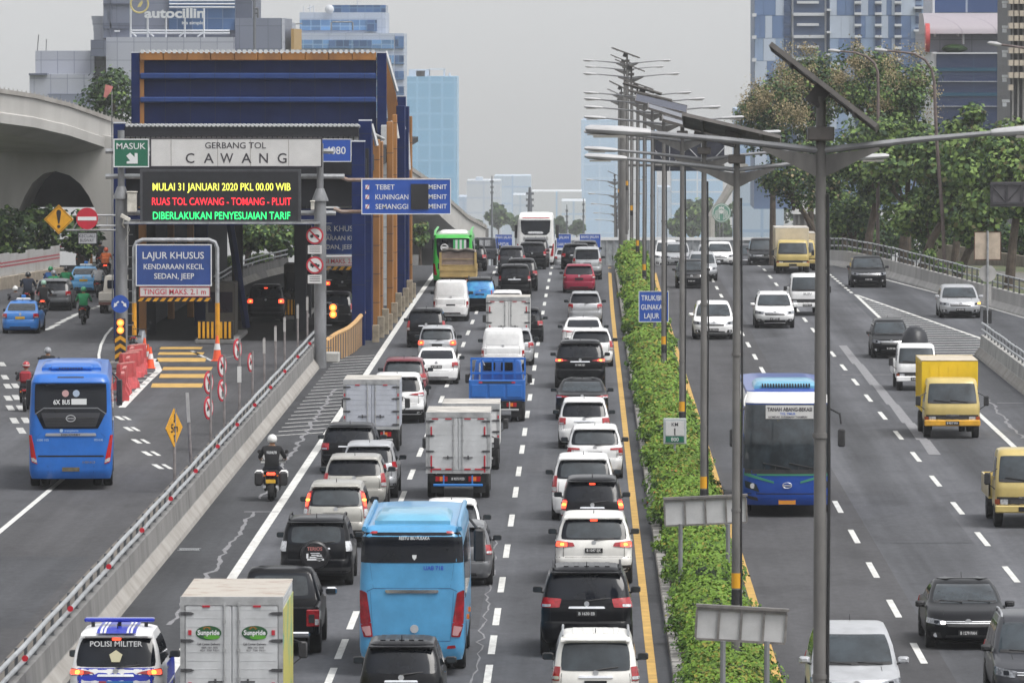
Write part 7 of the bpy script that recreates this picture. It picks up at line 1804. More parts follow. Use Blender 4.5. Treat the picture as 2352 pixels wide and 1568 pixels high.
for sg in (-1, 1):
 for k in range(4): q.tube([(sg * R * (.18 + .15 * k), -.05, -R * (.72 - .05 * k)), (sg * R * (.26 + .15 * k), -.05, -R * .3), (sg * R * (.2 + .13 * k), -.05, R * .1), (sg * R * (.27 + .11 * k), -.05, R * (.45 - .08 * k))], R * .035, 4)
q.lathe([(R * .22, -.05), (R * .22, -.045)], (0, 0, R * .12), 'y', 14); q.add([(-R * .25, -.05, R * .42), (R * .25, -.05, R * .42), (R * .28, -.05, R * .7), (R * .1, -.05, R * .55), (0, -.05, R * .78), (-R * .1, -.05, R * .55), (-R * .28, -.05, R * .7)], [tuple(range(7))]); q.build('emblem', SWHITE, r)
q = MB()
for x in (-.3, .3): q.tube([(x, .1, gz(Ys) - p.z), (x, .1, -R * .9)], .07, 6)
q.build('post', POLEM, r)
Yb = 1300; r = thing('footbridge', 'pale leaning beam of a distant bridge beside the round logo sign', 'bridge', (PY(1640, 480, Yb).x, Yb, gz(Yb))); o = r.location; q = MB(); P1 = [PY(x, y, Yb) for x, y in ((1632, 500), (1660, 458), (1690, 410), (1712, 375))]
q.tube([(p.x - o.x, 0, p.z - o.z) for p in P1], .8, 8); q.tube([(P1[0].x - o.x, 0, 0), (P1[0].x - o.x, 0, P1[0].z - o.z)], .8, 8); q.build('beam', CONCL, r)
Yc = 560; r = thing('roadside_shelter', 'white roofed shelter behind the yellow box lorries', 'shelter', (PY(1845, 500, Yc).x, Yc, gz(Yc))); o = r.location; q = MB(); a, c = PY(1822, 452, Yc), PY(1880, 492, Yc); q.prism([(a.x - o.x, c.z - o.z), (a.x - o.x + .5, a.z - o.z - .3), (a.x - o.x + 1.2, a.z - o.z), (c.x - o.x, a.z - o.z - .1), (c.x - o.x, c.z - o.z)], 0, 8); q.build('roof', SWHITE, r); q = MB()
for k in range(4): x = a.x - o.x + .4 + k * .5; q.box(x, x + .15, .2, .4, 0, c.z - o.z)
q.box(a.x - o.x + .2, c.x - o.x, .5, 7, 0, c.z - o.z, 0); q.build('wall', CONCD, r)
for lb, x, y0, y1, Y, w in (('slim dark lattice mast far off, left of the coach', 1130, 404, 545, 1000, .16), ('thick dark aerial mast far off, above the coach', 1217, 430, 490, 900, .35), ('floodlight mast far off right of the coach', 1302, 470, 530, 950, .12), ('thin pole far off near the lamp row', 1340, 455, 540, 900, .10)):
 r = thing('mast', lb, 'mast', (PY(x, 500, Y).x, Y, gz(Y))); zt = PY(x, y0, Y).z - gz(Y); q = MB(); q.tube([(0, 0, 0), (0, 0, zt * .8), (0, 0, zt)], [w * 1.3, w, w * .5], 6); q.build('pole', MATS['mast dark'], r)
 q = MB()
 for k in range(3): q.box(-w * 1.5, w * 1.5, -.2, .2, zt - 1.0 - k * .8, zt - .7 - k * .8)
 q.build('aerial', MATS['mast dark'], r)
for lb, rect, Y, tx in (('far blue overhead sign left of the coach, lettered BAHU JALAN', (1137, 538, 1177, 572), 560, [('BAHU JALAN', 1157, 548, 6, 36), ('UNTUK', 1157, 563, 6, 24)]), ('small far blue sign just right of the coach', (1278, 537, 1312, 570), 565, [('JALAN', 1295, 548, 6, 22), ('DARURAT', 1295, 564, 6, 28)]), ('far blue sign above the silver pickup, right of the other two', (1331, 537, 1380, 580), 555, [('BAHU JALAN', 1355, 547, 6, 40), ('UNTUK', 1355, 563, 7, 28)])):
 r, f, yo = board('road_sign', lb, 'sign', rect, Y, SBLUE, LETW, tx, LETW, bw=.03); q = MB(); q.tube([(0, .12, gz(Y) - r.location.z), (0, .12, .1)], .08, 6); q.build('post', POLEM, r)
# ------------------------------------------------------------------ haze
b = MB(); b.box(-720, 720, -60, 2720, gz(2700) - 1.2, 60); hz = b.build('haze', [])
hm = bpy.data.materials.new('haze'); hm.use_nodes = True; t = hm.node_tree
for n in list(t.nodes):
 if n.type != 'OUTPUT_MATERIAL': t.nodes.remove(n)
pv = t.nodes.new('ShaderNodeVolumePrincipled'); pv.inputs['Color'].default_value = (.94, .955, .98, 1); pv.inputs['Density'].default_value = HAZE; pv.inputs['Anisotropy'].default_value = .2
t.links.new(pv.outputs['Volume'], [n for n in t.nodes if n.type == 'OUTPUT_MATERIAL'][0].inputs['Volume']); hz.data.materials.append(hm); hz['kind'] = 'stuff'
# ------------------------------------------------------------------ cars on the left carriageway, nearest rows first
# right lane
car(1208, 1444, 1640, 1836, 'mpv', 'silver', 'silver ribbed car roof just showing at the bottom edge below the white estate', roof=True)
car(1268, 1468, 1462, 1668, 'boxy', 'pearl', 'white boxy estate car with upright corner lamps behind the big black off-roader', tl='corner', clear_back=False, rail=True, roof=True, glass=GLASSL)
car(1242, 1453, 1308, 1503, 'suv', 'black', 'big glossy black off-roader with silver roof rails and number plate B 1630 EB', tl='lex', plate='B 1630 EB', rail=True, roof=True, bumper=False)
car(1276, 1452, 1184, 1338, 'suv', 'pearl', 'white off-roader with lit brake lamps and number plate B 1047 SJK', tl='wide', lit=2, plate='B 1047 SJK', chrome=False, clear_back=True)
car(1289, 1432, 1101, 1247, 'mpv', 'black', 'black people carrier with three brake lamps lit and a broad chrome strip', tl='tall', lit=2)
car(1268, 1412, 1049, 1192, 'mpv', 'white', 'white people carrier with tall tail lamps, half hidden by the brake-lit black carrier', tl='tall', clear_back=True)
car(1303, 1430, 981, 1097, 'mpv', 'white', 'white people carrier with rear wiper and L-shaped lamps, right of the yellow line gap', tl='ell', plate='', clear_back=True, chrome=False)
car(1283, 1400, 919, 1028, 'mpv', 'white', 'white compact people carrier with low red lamps just behind the black saloon', tl='block', plate='B 2102 SP')
car(1277, 1397, 868, 963, 'sedan', 'black', 'black saloon with red lamp bar and large sky reflection in its rear window', tl='thin', chrome=False, glass=GLASSL)
car(1275, 1390, 785, 890, 'suv', 'black', 'black off-roader with thin lit red lamps and chrome strip ahead of the black saloon', tl='thin', lit=1, plate='B 1086 SJE', bumper=False)
car(1307, 1408, 757, 841, 'hatch', 'white', 'small rounded white crossover with a single red lamp at the roof edge', tl='tall', chrome=False)
car(1291, 1388, 733, 803, 'sedan', 'white', 'white low coupe with wide mirrors, half hidden by the rounded white crossover', tl='thin', chrome=False)
car(1305, 1383, 684, 743, 'hatch', 'silver', 'small silver hatchback with red corner lamps behind the red hatchback', tl='block', chrome=False, plate=False)
car(1293, 1367, 610, 672, 'hatch', 'red', 'small red hatchback on the left carriageway', tl='corner', chrome=False, plate='')
car(1315, 1382, 570, 642, 'boxy', 'silver', 'silver square-backed car with a round sticker, ahead of the red hatchback', tl='corner', chrome=False)
car(1289, 1357, 572, 629, 'mpv', 'black', 'black car half hidden behind the red hatchback, left of the silver square-backed car', W=1.7)
car(1311, 1376, 553, 592, 'mpv', 'darkgrey', 'dark grey people carrier near the crest under the blue sign', W=1.7)
car(1272, 1330, 571, 612, 'sedan', 'silver', 'pale saloon near the crest peeking out left of the cluster by the red hatchback', W=1.7, plate=False)
# middle lane
car(824, 1018, 1478, 1668, 'mpv', 'black', 'black people carrier with ribbed roof at the bottom edge behind the light blue bus', tl='low', roof=True, plate='')
car(967, 1130, 1210, 1342, 'mpv', 'grey', 'grey estate car half hidden to the right of the light blue bus', tl='corner', chrome=False)
car(965, 1107, 1152, 1294, 'hatch', 'white', 'white hatchback roof and shoulder showing above the light blue bus', tl='block', chrome=False)
car(1144, 1221, 757, 838, 'hatch', 'silver', 'silver hatchback mostly hidden behind the white van with a blank back', chrome=False)
car(1160, 1247, 711, 785, 'hatch', 'black', 'black hatchback with red lamps right of the small white box truck', tl='block', chrome=False)
car(1124, 1205, 670, 758, 'suv', 'white', 'white car roof just showing above the small white box truck', chrome=False)
car(1144, 1219, 610, 684, 'boxy', 'black', 'black square-backed off-roader with chrome bumper strip beyond the small box truck', tl='corner', plate='')
car(1160, 1234, 596, 668, 'mpv', 'black', 'black people carrier just behind the black square-backed off-roader', tl='block')
car(1190, 1254, 558, 618, 'boxy', 'black', 'black off-roader with a pale spare wheel cover patch left of the coach', tl='corner', chrome=False)
car(1199, 1261, 548, 611, 'suv', 'darkgrey', 'dark off-roader with a roof basket right behind the coach', rail=True, chrome=False)
car(1143, 1207, 567, 632, 'mpv', 'darkgrey', 'dark grey people carrier with a small white sticker left of the black off-roaders', tl='tall', chrome=False)
car(1052, 1117, 570, 622, 'mpv', 'black', 'black car between the green bus and the dark pickup, red lamps showing', chrome=False)
car(960, 1047, 752, 833, 'mpv', 'silver', 'silver people carrier with stickered rear window and lit tail lamps by the toll columns', tl='block', lit=1, clear_back=True)
car(934, 1023, 711, 797, 'mpv', 'black', 'black people carrier ahead of the silver stickered one', tl='tall', plate='')
car(995, 1075, 648, 737, 'van', 'white', 'white panel van with a closed back left of the car with the blue picture window', tl='van', chrome=False, plate='', glass=paint('white'))
v, S_ = car(1066, 1138, 640, 714, 'mpv', 'black', 'dark car whose whole rear window is a bright blue picture film', chrome=False, rail=True, plate='')
q = MB();
S_.patch(q, 'R', ((-.97, .40), (.97, .40), (.92, .91), (-.92, .91)), .024, 8, 6, .06, H=S_.L[-1][0]); q.build('window_film', mat('blue film', (.01, .12, .42), .3, c2=(.06, .38, .62), vs=1.6), v)
# left lane
car(952, 1052, 808, 881, 'sedan', 'white', 'white saloon with wide red lamps just ahead of the dark red off-roader', tl='block', plate='B 1827 ZHI', chrome=False)
car(875, 979, 834, 916, 'suv', 'maroon', 'dark red off-roader with a pale rear window ahead of the white off-roader', tl='block', clear_back=True, chrome=False)
car(848, 974, 861, 970, 'suv', 'white', 'white off-roader with slim lamps half hidden by the silver box truck', tl='thin', chrome=False)
car(737, 868, 981, 1086, 'suv', 'black', 'black off-roader with red corner lamps between the silver box truck and the silver compact', tl='block', rail=False, bumper=False)
car(783, 912, 1020, 1142, 'suv', 'silver', 'silver compact off-roader with small square lamps ahead of the champagne people carrier', tl='corner', chrome=False, plate=False)
car(741, 886, 1068, 1168, 'mpv', 'champagne', 'champagne people carrier with red and white side lamps and stickers in its rear window', tl='tall', clear_back=False)
car(697, 845, 1112, 1254, 'suv', 'champagne', 'beige grey off-roader with tall pillar lamps glowing red and a rear wiper', tl='pillar', lit=1, clear_back=True, plate='')
v, S_ = car(643, 808, 1194, 1341, 'boxy', 'black', 'black off-roader with a round spare wheel cover carrying white lettering in the left lane', tl='corner', clear_back=True, plate='B 1515 EWW', rail=True, spoiler=True, tlm=CLRL)
H_ = S_.L[-1][0]; y0 = S_.rear(0, .5 * H_) - .02
q = MB(); q.lathe([(.05, -.20), (.30, -.20), (.34, -.16), (.35, .0), (.35, .04)], (-.02, y0, .47 * H_), 'y', 24); sp = q.build('spare_wheel_cover', mat('cover black', (.014, .014, .016), .35), v)
q = MB(); put_text(q, 'TERIOS', -.02, .545 * H_, .085, .36, y0 - .215, 1, .02)
for a, c, d, e in ((-.20, .40, .20, .425), (-.14, .435, .16, .455), (-.22, .43, -.17, .50), (-.10, .47, .14, .485), (-.12, .50, .10, .51)): q.box(a, d, y0 - .212, y0 - .2, c * H_, e * H_, 0)
q.lathe([(.075, -.212), (.075, -.2)], (.09, y0, .435 * H_), 'y', 12, 0); q.build('lettering', [LETW, mat('lettering dull red', (.42, .16, .15), .5)], sp)
# police off-roader
v, S_ = car(158, 372, 1452, 1672, 'suv', 'white', 'blue and white POLISI MILITER off-roader with a blue light bar at lower left', tl='thin', lit=2, bumper=False, clear_back=False, plate=False, spoiler=True)
H_ = S_.L[-1][0]; W_ = max(l[3] for l in S_.L)
q = MB()
S_.patch(q, 'R', ((-.74, .18), (.74, .18), (.86, .635), (-.86, .635)), .004, 12, 5, 0, H=H_)
q.add([(-.42 * W_, .30, .968 * H_), (.42 * W_, .30, .968 * H_), (.42 * W_, .56, .998 * H_), (.42 * W_, 2.0, 1.008 * H_), (-.42 * W_, 2.0, 1.008 * H_), (-.42 * W_, .56, .998 * H_)], [tuple(range(6))])
for sg, sd in ((1, 'S'), (-1, 'P')): S_.patch(q, sd, ((1.6, .24), (4.2, .24), (4.0, .60), (1.9, .60)), .004, 10, 4, 0, H=H_)
q.build('blue_panel', paint('polblue'), v)
q = MB()
for sg in (1, -1):
 for z in (((.44, .18), (.50, .18), (.52, .47), (.46, .47)), ((.55, .18), (.61, .18), (.63, .47), (.57, .47)), ((.50, .57), (.56, .57), (.60, .622), (.54, .622)), ((.62, .575), (.68, .575), (.72, .622), (.66, .622))): S_.patch(q, 'R', z if sg > 0 else mirq(z), .012, 4, 3, 0, H=H_)
 for a, c in ((.22, .27), (.30, .35)): q.add([(sg * W_ * a, .30, .972 * H_), (sg * W_ * c, .30, .972 * H_), (sg * W_ * c, .56, 1.003 * H_), (sg * W_ * c, 2.0, 1.013 * H_), (sg * W_ * a, 2.0, 1.013 * H_), (sg * W_ * a, .56, 1.003 * H_)], [tuple(range(6))])
q.build('white_stripe', paint('white'), v)
q = MB(); zz = .84 * H_; put_text(q, 'POLISI MILITER', 0, zz, .10, .98, S_.rear(0, zz) - .04, 0, .012)
c_ = (0, S_.rear(0, .74 * H_) - .045, .745 * H_); q.add([(c_[0] + .13 * sin(2 * pi * k / 5), c_[1] + .05 * cos(2 * pi * k / 5), c_[2] + .12 * cos(2 * pi * k / 5)) for k in range(5)], [tuple(range(5))], 1); q.build('lettering', [LETW, mat('badge gold', (.45, .42, .28), .5)], v)
q = MB(); y0 = S_.rear(0, .47 * H_) - .03; q.box(-.31, .33, y0, y0 + .04, .44 * H_, .51 * H_, 0); q.box(-.31, -.17, y0 - .006, y0, .44 * H_, .51 * H_, 1); put_text(q, '7844-00', .08, .458 * H_, .06, .42, y0 - .01, 2, .02); q.build('number_plate', [mat('plate blue', (.03, .16, .42), .4), mat('plate red', (.40, .06, .05), .4), PLY], v)
q = MB(); zt = H_ + .08; q.cbox(-.66, .66, 1.15, 1.40, zt, zt + .075, .02, 0)
for x in (-.5, 0, .5): q.box(x - .03, x + .03, 1.2, 1.35, H_ - .05, zt, 1)
q.build('light_bar', [mat('light bar blue', (.012, .03, .36), .2, coat=.5), BLK], v)
# cars in the toll gate
car(568, 652, 656, 739, 'suv', 'black', 'black off-roader with red brake lamps lit in the middle toll lane', tl='block', lit=2, chrome=False, plate=False)
car(746, 826, 618, 694, 'suv', 'black', 'black off-roader further inside the right toll lane with one red lamp showing', tl='block', lit=1)
car(724, 812, 673, 753, 'mpv', 'black', 'black people carrier nearest the striped wall in the right toll lane', tl='tall', chrome=True)
# left side road
SG = 'cars on the left side road'
v, S_ = car(4, 88, 690, 765, 'sedan', 'taxi', 'blue taxi with a white roof sign and yellow number plate at the left edge', tl='block', plate='', plate_mat=PLY, group=SG, chrome=False, glass=GLASSL)
def taxi_sign(v, S_):
 H_ = S_.L[-1][0]; q = MB(); q.cbox(-.32, .32, 1.9, 2.1, H_ - .01, H_ + .10, .03, 0); q.cbox(-.10, .10, 1.95, 2.05, H_ + .10, H_ + .24, .03, 1); q.build('taxi_sign', [WHT, paint('taxi')], v)
taxi_sign(v, S_)
v, S_ = car(156, 227, 611, 673, 'sedan', 'paletaxi', 'pale blue taxi with a white roof sign further up the left side road', tl='block', plate='', plate_mat=PLY, group=SG, chrome=False, glass=GLASSL); taxi_sign(v, S_)
car(79, 162, 643, 713, 'suv', 'grey', 'grey off-roader between the two blue taxis on the left side road', tl='block', group=SG)
car(196, 254, 547, 597, 'mpv', 'silver', 'silver people carrier furthest up the left side road', tl='block', group=SG, W=1.68)
# ------------------------------------------------------------------ cars on the right carriageway
car(1864, 2072, 1448, 1655, 'mpv', 'silver', 'silver people carrier seen from the front at the bottom edge by the nearest lamp', True, chrome=True, plate='B 2105 TZ')
car(2131, 2318, 1331, 1486, 'sedan', 'black', 'black saloon with shining head lamps and number plate B 1279 PAH', True, hl_lit=2, plate='B 1279 PAH', glass=GLASSL)
car(2288, 2505, 1420, 1632, 'suv', 'darkgrey', 'dark grey off-roader cut off by the lower right corner', True, rail=True)
car(2004, 2091, 736, 822, 'mpv', 'black', 'black people carrier facing us behind the white pickup with the bundle', True, plate='B 1707 KK')
car(2160, 2253, 657, 730, 'mpv', 'silver', 'silver people carrier with one amber turn lamp lit on the exit ramp', True, hl_lit=3, plate='B 1907 NRQ')
car(1955, 2036, 590, 660, 'mpv', 'black', 'black people carrier at the start of the exit ramp', True, plate='B 2051 SIB')
car(1735, 1825, 673, 753, 'suv', 'white', 'white off-roader with a black grille just left of the white flatbed lorry', True, rail=True, bumper=False, plate='B 1493 UJT')
car(1593, 1686, 695, 779, 'mpv', 'white', 'white people carrier with wide chrome grille between the lamp posts', True, plate='B 1178 OO')
car(1553, 1624, 603, 662, 'hatch', 'black', 'small black hatchback with white mirrors behind the fourth lamp post', True, chrome=False, plate='B 2781 RN')
car(1580, 1648, 581, 645, 'suv', 'silver', 'silver off-roader just behind the small black hatchback', True, chrome=False)
car(1623, 1685, 557, 613, 'mpv', 'white', 'white people carrier with a dark grille near the crest', True, W=1.66)
car(1527, 1586, 557, 606, 'mpv', 'silver', 'grey silver people carrier near the crest between the thin lamp posts', True, W=1.7)
car(1504, 1560, 553, 601, 'mpv', 'white', 'white car at the crest half hidden by the grey silver people carrier', True, W=1.68)
car(1721, 1783, 548, 606, 'suv', 'black', 'black off-roader with a bright grille at the crest left of the box lorries', True, W=1.8)
car(1692, 1745, 555, 601, 'suv', 'darkgrey', 'dark car at the crest partly behind the second lamp post', True, W=1.75)
car(1602, 1652, 552, 590, 'mpv', 'silver', 'pale car at the crest, roof showing above the others between the lamp posts', True, W=1.68)
# ------------------------------------------------------------------ box trucks, lorries
r, b_, W_, H_, zb_ = box_truck(417, 648, 1374, 1708, 'white box truck with green oval logos on both rear doors at the bottom edge', 'white', ALU, .70, 4.3, '', None, None, W=1.85, roofm=mat('rusty roof', (.40, .37, .33), .8, c2=(.22, .13, .09), vs=2.2, lo=.5, hi=.8))
q = MB()
for sg in (-1, 1):
 cx, cz = sg * .42, zb_ + (H_ - zb_) * .70
 q.add([(cx + .235 * cos(2 * pi * k / 24), -.024, cz + .13 * sin(2 * pi * k / 24)) for k in range(24)], [tuple(range(24))], 0)
 q.add([(cx + .06 + .15 * cos(2 * pi * k / 16), -.027, cz - .075 + .045 * sin(2 * pi * k / 16)) for k in range(16)], [tuple(range(16))], 1)
 for k in range(7):
  a = radians(30 + 20 * k); q.add([(cx - .03 + .05 * cos(a - .12), -.027, cz + .045 + .05 * sin(a - .12)), (cx - .03 + .05 * cos(a + .12), -.027, cz + .045 + .05 * sin(a + .12)), (cx - .03 + .10 * cos(a), -.027, cz + .04 + .085 * sin(a))], [(0, 1, 2)], 2)
 put_text(q, 'Sunpride', cx, cz - .035, .085, .40, -.031, 3, .03); put_text(q, 'Call Center Delivery', cx, cz - .225, .045, .42, -.026, 4, .01); put_text(q, '0800 1001 0020', cx + .02, cz - .285, .032, .30, -.026, 4, .01); put_text(q, '021 750 7521', cx + .02, cz - .335, .032, .34, -.026, 4, .01)
q.build('lettering', [mat('logo dark green', (.02, .085, .03), .4), mat('logo bright green', (.09, .30, .03), .4), ORGL, LETW, LETB], b_)
red_tapes(b_, W_, zb_, H_, 'door')
q = MB(); q.box(W_ / 2 + .004, W_ / 2 + .018, .12, 4.2, zb_ + .15, H_ - .2, 0); q.build('side_banner', mat('yellow banner', (.50, .46, .12), .5, c2=(.12, .34, .22), vs=1.3, lo=.5, hi=.66), b_)
box_truck(979, 1125, 949, 1141, 'white box truck with red tape framing its doors and a blue rear bar', 'white', ALU, .74, 3.3, 'B 9275 FCD', mat('bar blue', (.02, .17, .50), .5), 'frame')
box_truck(1016, 1147, 929, 1077, 'small white box truck half hidden behind the taped box truck', 'white', mat('box white', (.62, .62, .61), .5, var=.07, vs=1.5), .72, 3.0, '', None, 'side')
box_truck(789, 917, 874, 1035, 'silver box truck with black hinge straps in the left lane beside the hatched shoulder', 'white', mat('box silver', (.46, .48, .53), .45, .2, var=.10, vs=1.8), .74, 3.2, '', None, 'side')
box_truck(1117, 1217, 684, 812, 'small white box truck with red corner tape in the middle lane', 'white', mat('box white', (.6, .6, .6), .5), .74, 3.0, '', None, 'frame')
car(1106, 1204, 759, 850, 'van', 'white', 'white delivery van with a blank back just ahead of the blue open lorry', tl='van', chrome=False, plate=False, glass=paint('white'))
def place_truck(xl, xr, yg, over=1.1, W=None):
 g = GP((xl + xr) / 2, yg); Ye = g.y - over; k = PY(xr, yg, Ye).x - PY(xl, yg, Ye).x
 return W or max(1.6, min(2.5, k)), PY((xl + xr) / 2, yg, Ye).x, Ye
# blue open lorry
W_, X_0, Ye = place_truck(1077, 1206, 966); r = thing('open_lorry', 'bright blue open lorry with a high barred headboard in the middle lane', 'truck', (X_0, Ye, 0), 0, LEFTG); w = W_ / 2; PB = paint('midblue')
q = MB(); q.cbox(-w, w, 0, .06, .78, 1.45, .02)
for k in range(3): q.cbox(-w + .08 + k * (W_ - .1) / 3, -w + .0 + (k + 1) * (W_ - .1) / 3, -.03, .0, .86, 1.30, .015)
q.build('tailgate', PB, r)
q = MB(); q.box(-w, -w + .05, .06, 3.2, .78, 1.45); q.box(w - .05, w, .06, 3.2, .78, 1.45); q.box(-w, w, .06, 3.2, .72, .80); q.build('bed', PB, r)
q = MB(); z1 = PY(1176, 822, Ye + 3.2).z
for x in (-w + .03, -w * .6, -w * .2, w * .2, w * .6, w - .03): q.box(x - .03, x + .03, 3.15, 3.22, 1.3, z1)
q.box(-w, w, 3.14, 3.23, z1 - .06, z1 + .02); q.box(-w, w, 3.14, 3.23, 1.5, 1.57); q.build('headboard', PB, r)
c, S_ = truck_cab(r, W_ * .92, z1 - .03, 3.3, 1.5, .5, PB, False)
q = MB()
for sg in (-1, 1): q.cbox(sg * .30 - .20, sg * .30 + .20, 3.27, 3.30, 1.62, 1.90, .02)
q.build('rear_window', GLASS, c); q = MB(); q.tube([(-.62, 3.25, 1.3), (-.62, 3.25, 1.85), (-.55, 3.28, 1.93), (-.48, 3.28, 1.80)], .05, 7); q.build('air_intake', CLRL, r)
chassis(r, W_, 4.3, .72); rear_gear(r, W_, .76, ''); wheels_truck(r, W_, 1.0, 3.95, .37)
q = MB(); q.box(-.5, .5, -.034, -.03, 1.34, 1.40, 0); q.box(-.62, -.5, -.034, -.03, 1.34, 1.40, 1); q.box(.5, .62, -.034, -.03, 1.34, 1.40, 1); q.build('tape', [BLK, RTAPE], r)
# black pickup
W_, X_0, Ye = place_truck(540, 730, 1497, .9, 1.78)
r = thing('pickup_truck', 'black pickup with red framed tail lamps behind the box truck with fruit logos', 'pickup', (X_0, Ye, 0), 0, LEFTG); w = W_ / 2; PB = paint('black')
Lp = [(.30, 1.62, 4.6, .9 * w, .1, .3), (.42, 1.6, 4.85, .98 * w, .1, .36), (.62, 1.6, 4.9, w, .1, .4), (.95, 1.62, 4.7, w, .1, .36), (1.02, 1.64, 3.9, .98 * w, .1, .3), (1.06, 1.66, 3.8, .96 * w, .1, .25), (1.60, 1.95, 3.0, .78 * w, .14, .2), (1.68, 2.02, 2.9, .72 * w, .14, .2), (1.72, 2.3, 2.6, .5 * w, .12, .15)]
S_ = Shell(Lp, .03, .14); q = MB(); S_.mesh(q); bd = q.build('body', PB, r)
q = MB(); S_.patch(q, 'R', ((-.90, .625), (.90, .625), (.92, .93), (-.92, .93)), .01, 8, 5, .06, H=1.72); rw = q.build('rear_window', GLASS, bd); q = MB(); S_.patch(q, 'R', ((-.74, .66), (.74, .66), (.78, .90), (-.78, .90)), .016, 8, 5, .1, H=1.72); q.build('pane', GLASSL, rw)
q = MB(); q.cbox(-w, -w + .09, .05, 1.62, .42, 1.04, .03); q.cbox(w - .09, w, .05, 1.62, .42, 1.04, .03); q.cbox(-w + .09, w - .09, .0, .07, .45, 1.03, .03); q.box(-w + .09, w - .09, .07, 1.6, .5, .58); q.build('bed', PB, r)
for sg in (-1, 1):
 q = MB(); a, c = (w - .26, w + .012) if sg > 0 else (-w - .012, -w + .26); q.cbox(a, c, -.02, .12, .62, .98, .02, 0); q.box(a + .05, c - .10, -.026, -.018, .70, .88, 1); q.box(c - .09 if sg > 0 else a + .01, c - .01 if sg > 0 else a + .09, -.026, -.018, .66, .78, 2); q.build('tail_lamp', [REDL, BLK, CLRL], r)
 for sgd, sd in ((sg, 'S' if sg > 0 else 'P'),):
  q = MB(); S_.patch(q, sd, ((2.1, .635), (2.9, .635), (2.75, .90), (2.25, .90)), .006, 4, 3, .04, H=1.72); q.build('side_window', GLASS, bd)
  q = MB(); S_.patch(q, sd, ((2.95, .635), (3.6, .635), (2.95, .90), (2.80, .90)), .006, 4, 3, .04, H=1.72); q.build('side_window', GLASS, bd)
 q = MB(); q.cbox(sg * (w + .14) - .12, sg * (w + .14) + .12, 3.35, 3.47, 1.02, 1.19, .04, 0); q.box(sg * (w + .14) - .09, sg * (w + .14) + .09, 3.342, 3.35, 1.05, 1.16, 1); q.build('mirror', [CHR, GLASSL], r)
 for yy in (.95, 3.95): add_wheel(r, sg * (w - .10), yy, .36, .24)
q = MB(); q.cbox(-w * .8, w * .8, -.14, .06, .40, .52, .03); q.build('rear_bumper', CHR, r); q = MB(); q.box(-.2, .2, -.02, -.001, .62, .74, 0); q.build('number_plate', [PLT], r); q = MB(); q.box(-w * .7, w * .7, .2, 4.5, .28, .44); q.build('chassis', DARK, r)
# tan tarpaulin lorry and dark pickup near the crest
W_, X_0, Ye = place_truck(1010, 1094, 672, 1.1, 1.92); r = thing('open_lorry', 'tan wooden sided lorry with a grey tarpaulin hump behind the green bus', 'truck', (X_0, Ye, 0), 0, LEFTG); w = W_ / 2; TN = mat('tan boards', (.44, .31, .12), .7, var=.16, vs=1.4)
za, zc = PY(1050, 609, Ye).z, PY(1050, 574, Ye).z
q = MB(); q.cbox(-w, w, 0, 3.3, .8, za, .03)
for k in range(4): q.box(-w - .02, w + .02, -.02, .0, .86 + k * .30, .88 + k * .30)
q.build('bed', TN, r); q = MB(); q.loft([[(-w + .08, y, za - .05), (-w + .06, y, zc - .10), (-w * .5, y, zc), (0, y, zc - .06), (w * .5, y, zc), (w - .06, y, zc - .10), (w - .08, y, za - .05)] for y in (.02, 1.2, 2.2, 3.28)], 0, True); q.build('load', mat('tarpaulin grey brown', (.25, .19, .155), .85, var=.2, vs=2), r)
q = MB(); q.tube([(-w * .9, -.01, zc - .06), (-w * .4, -.02, zc + .02), (0, -.02, zc - .07), (w * .4, -.02, zc + .02), (w * .9, -.01, zc - .06)], .07, 6); q.build('rope_edge', mat('tarp dark', (.07, .065, .06), .9), r)
q = MB()
for sg in (-1, 1): q.box(sg * (w - .05) - .06, sg * (w - .05) + .06, -.04, .04, za - .3, zc - .12)
q.build('stake', TN, r); truck_cab(r, W_ * .9, 2.0, 3.4, 1.5, .5, TN, False); chassis(r, W_, 4.4, .78); rear_gear(r, W_, .8, ''); wheels_truck(r, W_, 1.0, 4.0, .38)
s_ = 1.75; Yp_ = FL * s_ / 62; r = thing('pickup_truck', 'dark flatbed pickup with a barred rear window near the crest, right of the tan lorry', 'pickup', (PY(1111, 600, Yp_).x, Yp_, gz(Yp_)), 0, LEFTG); q = MB(); q.cbox(-.85, .85, 0, 2.3, .55, 1.15, .03); q.build('bed', paint('darkgrey'), r); c, S_ = truck_cab(r, 1.6, 1.85, 2.4, 1.5, .5, paint('darkgrey'), False)
q = MB(); q.box(-.5, .5, 2.36, 2.40, 1.3, 1.7); q.build('rear_window', CLRL, c)
q = MB()
for x in (-.85, -.45, 0, .45, .85): q.box(x - .03, x + .03, 2.3, 2.35, 1.1, 1.85)
q.build('headboard', paint('darkgrey'), r); wheels_truck(r, 1.7, .7, 3.2, .33, False)
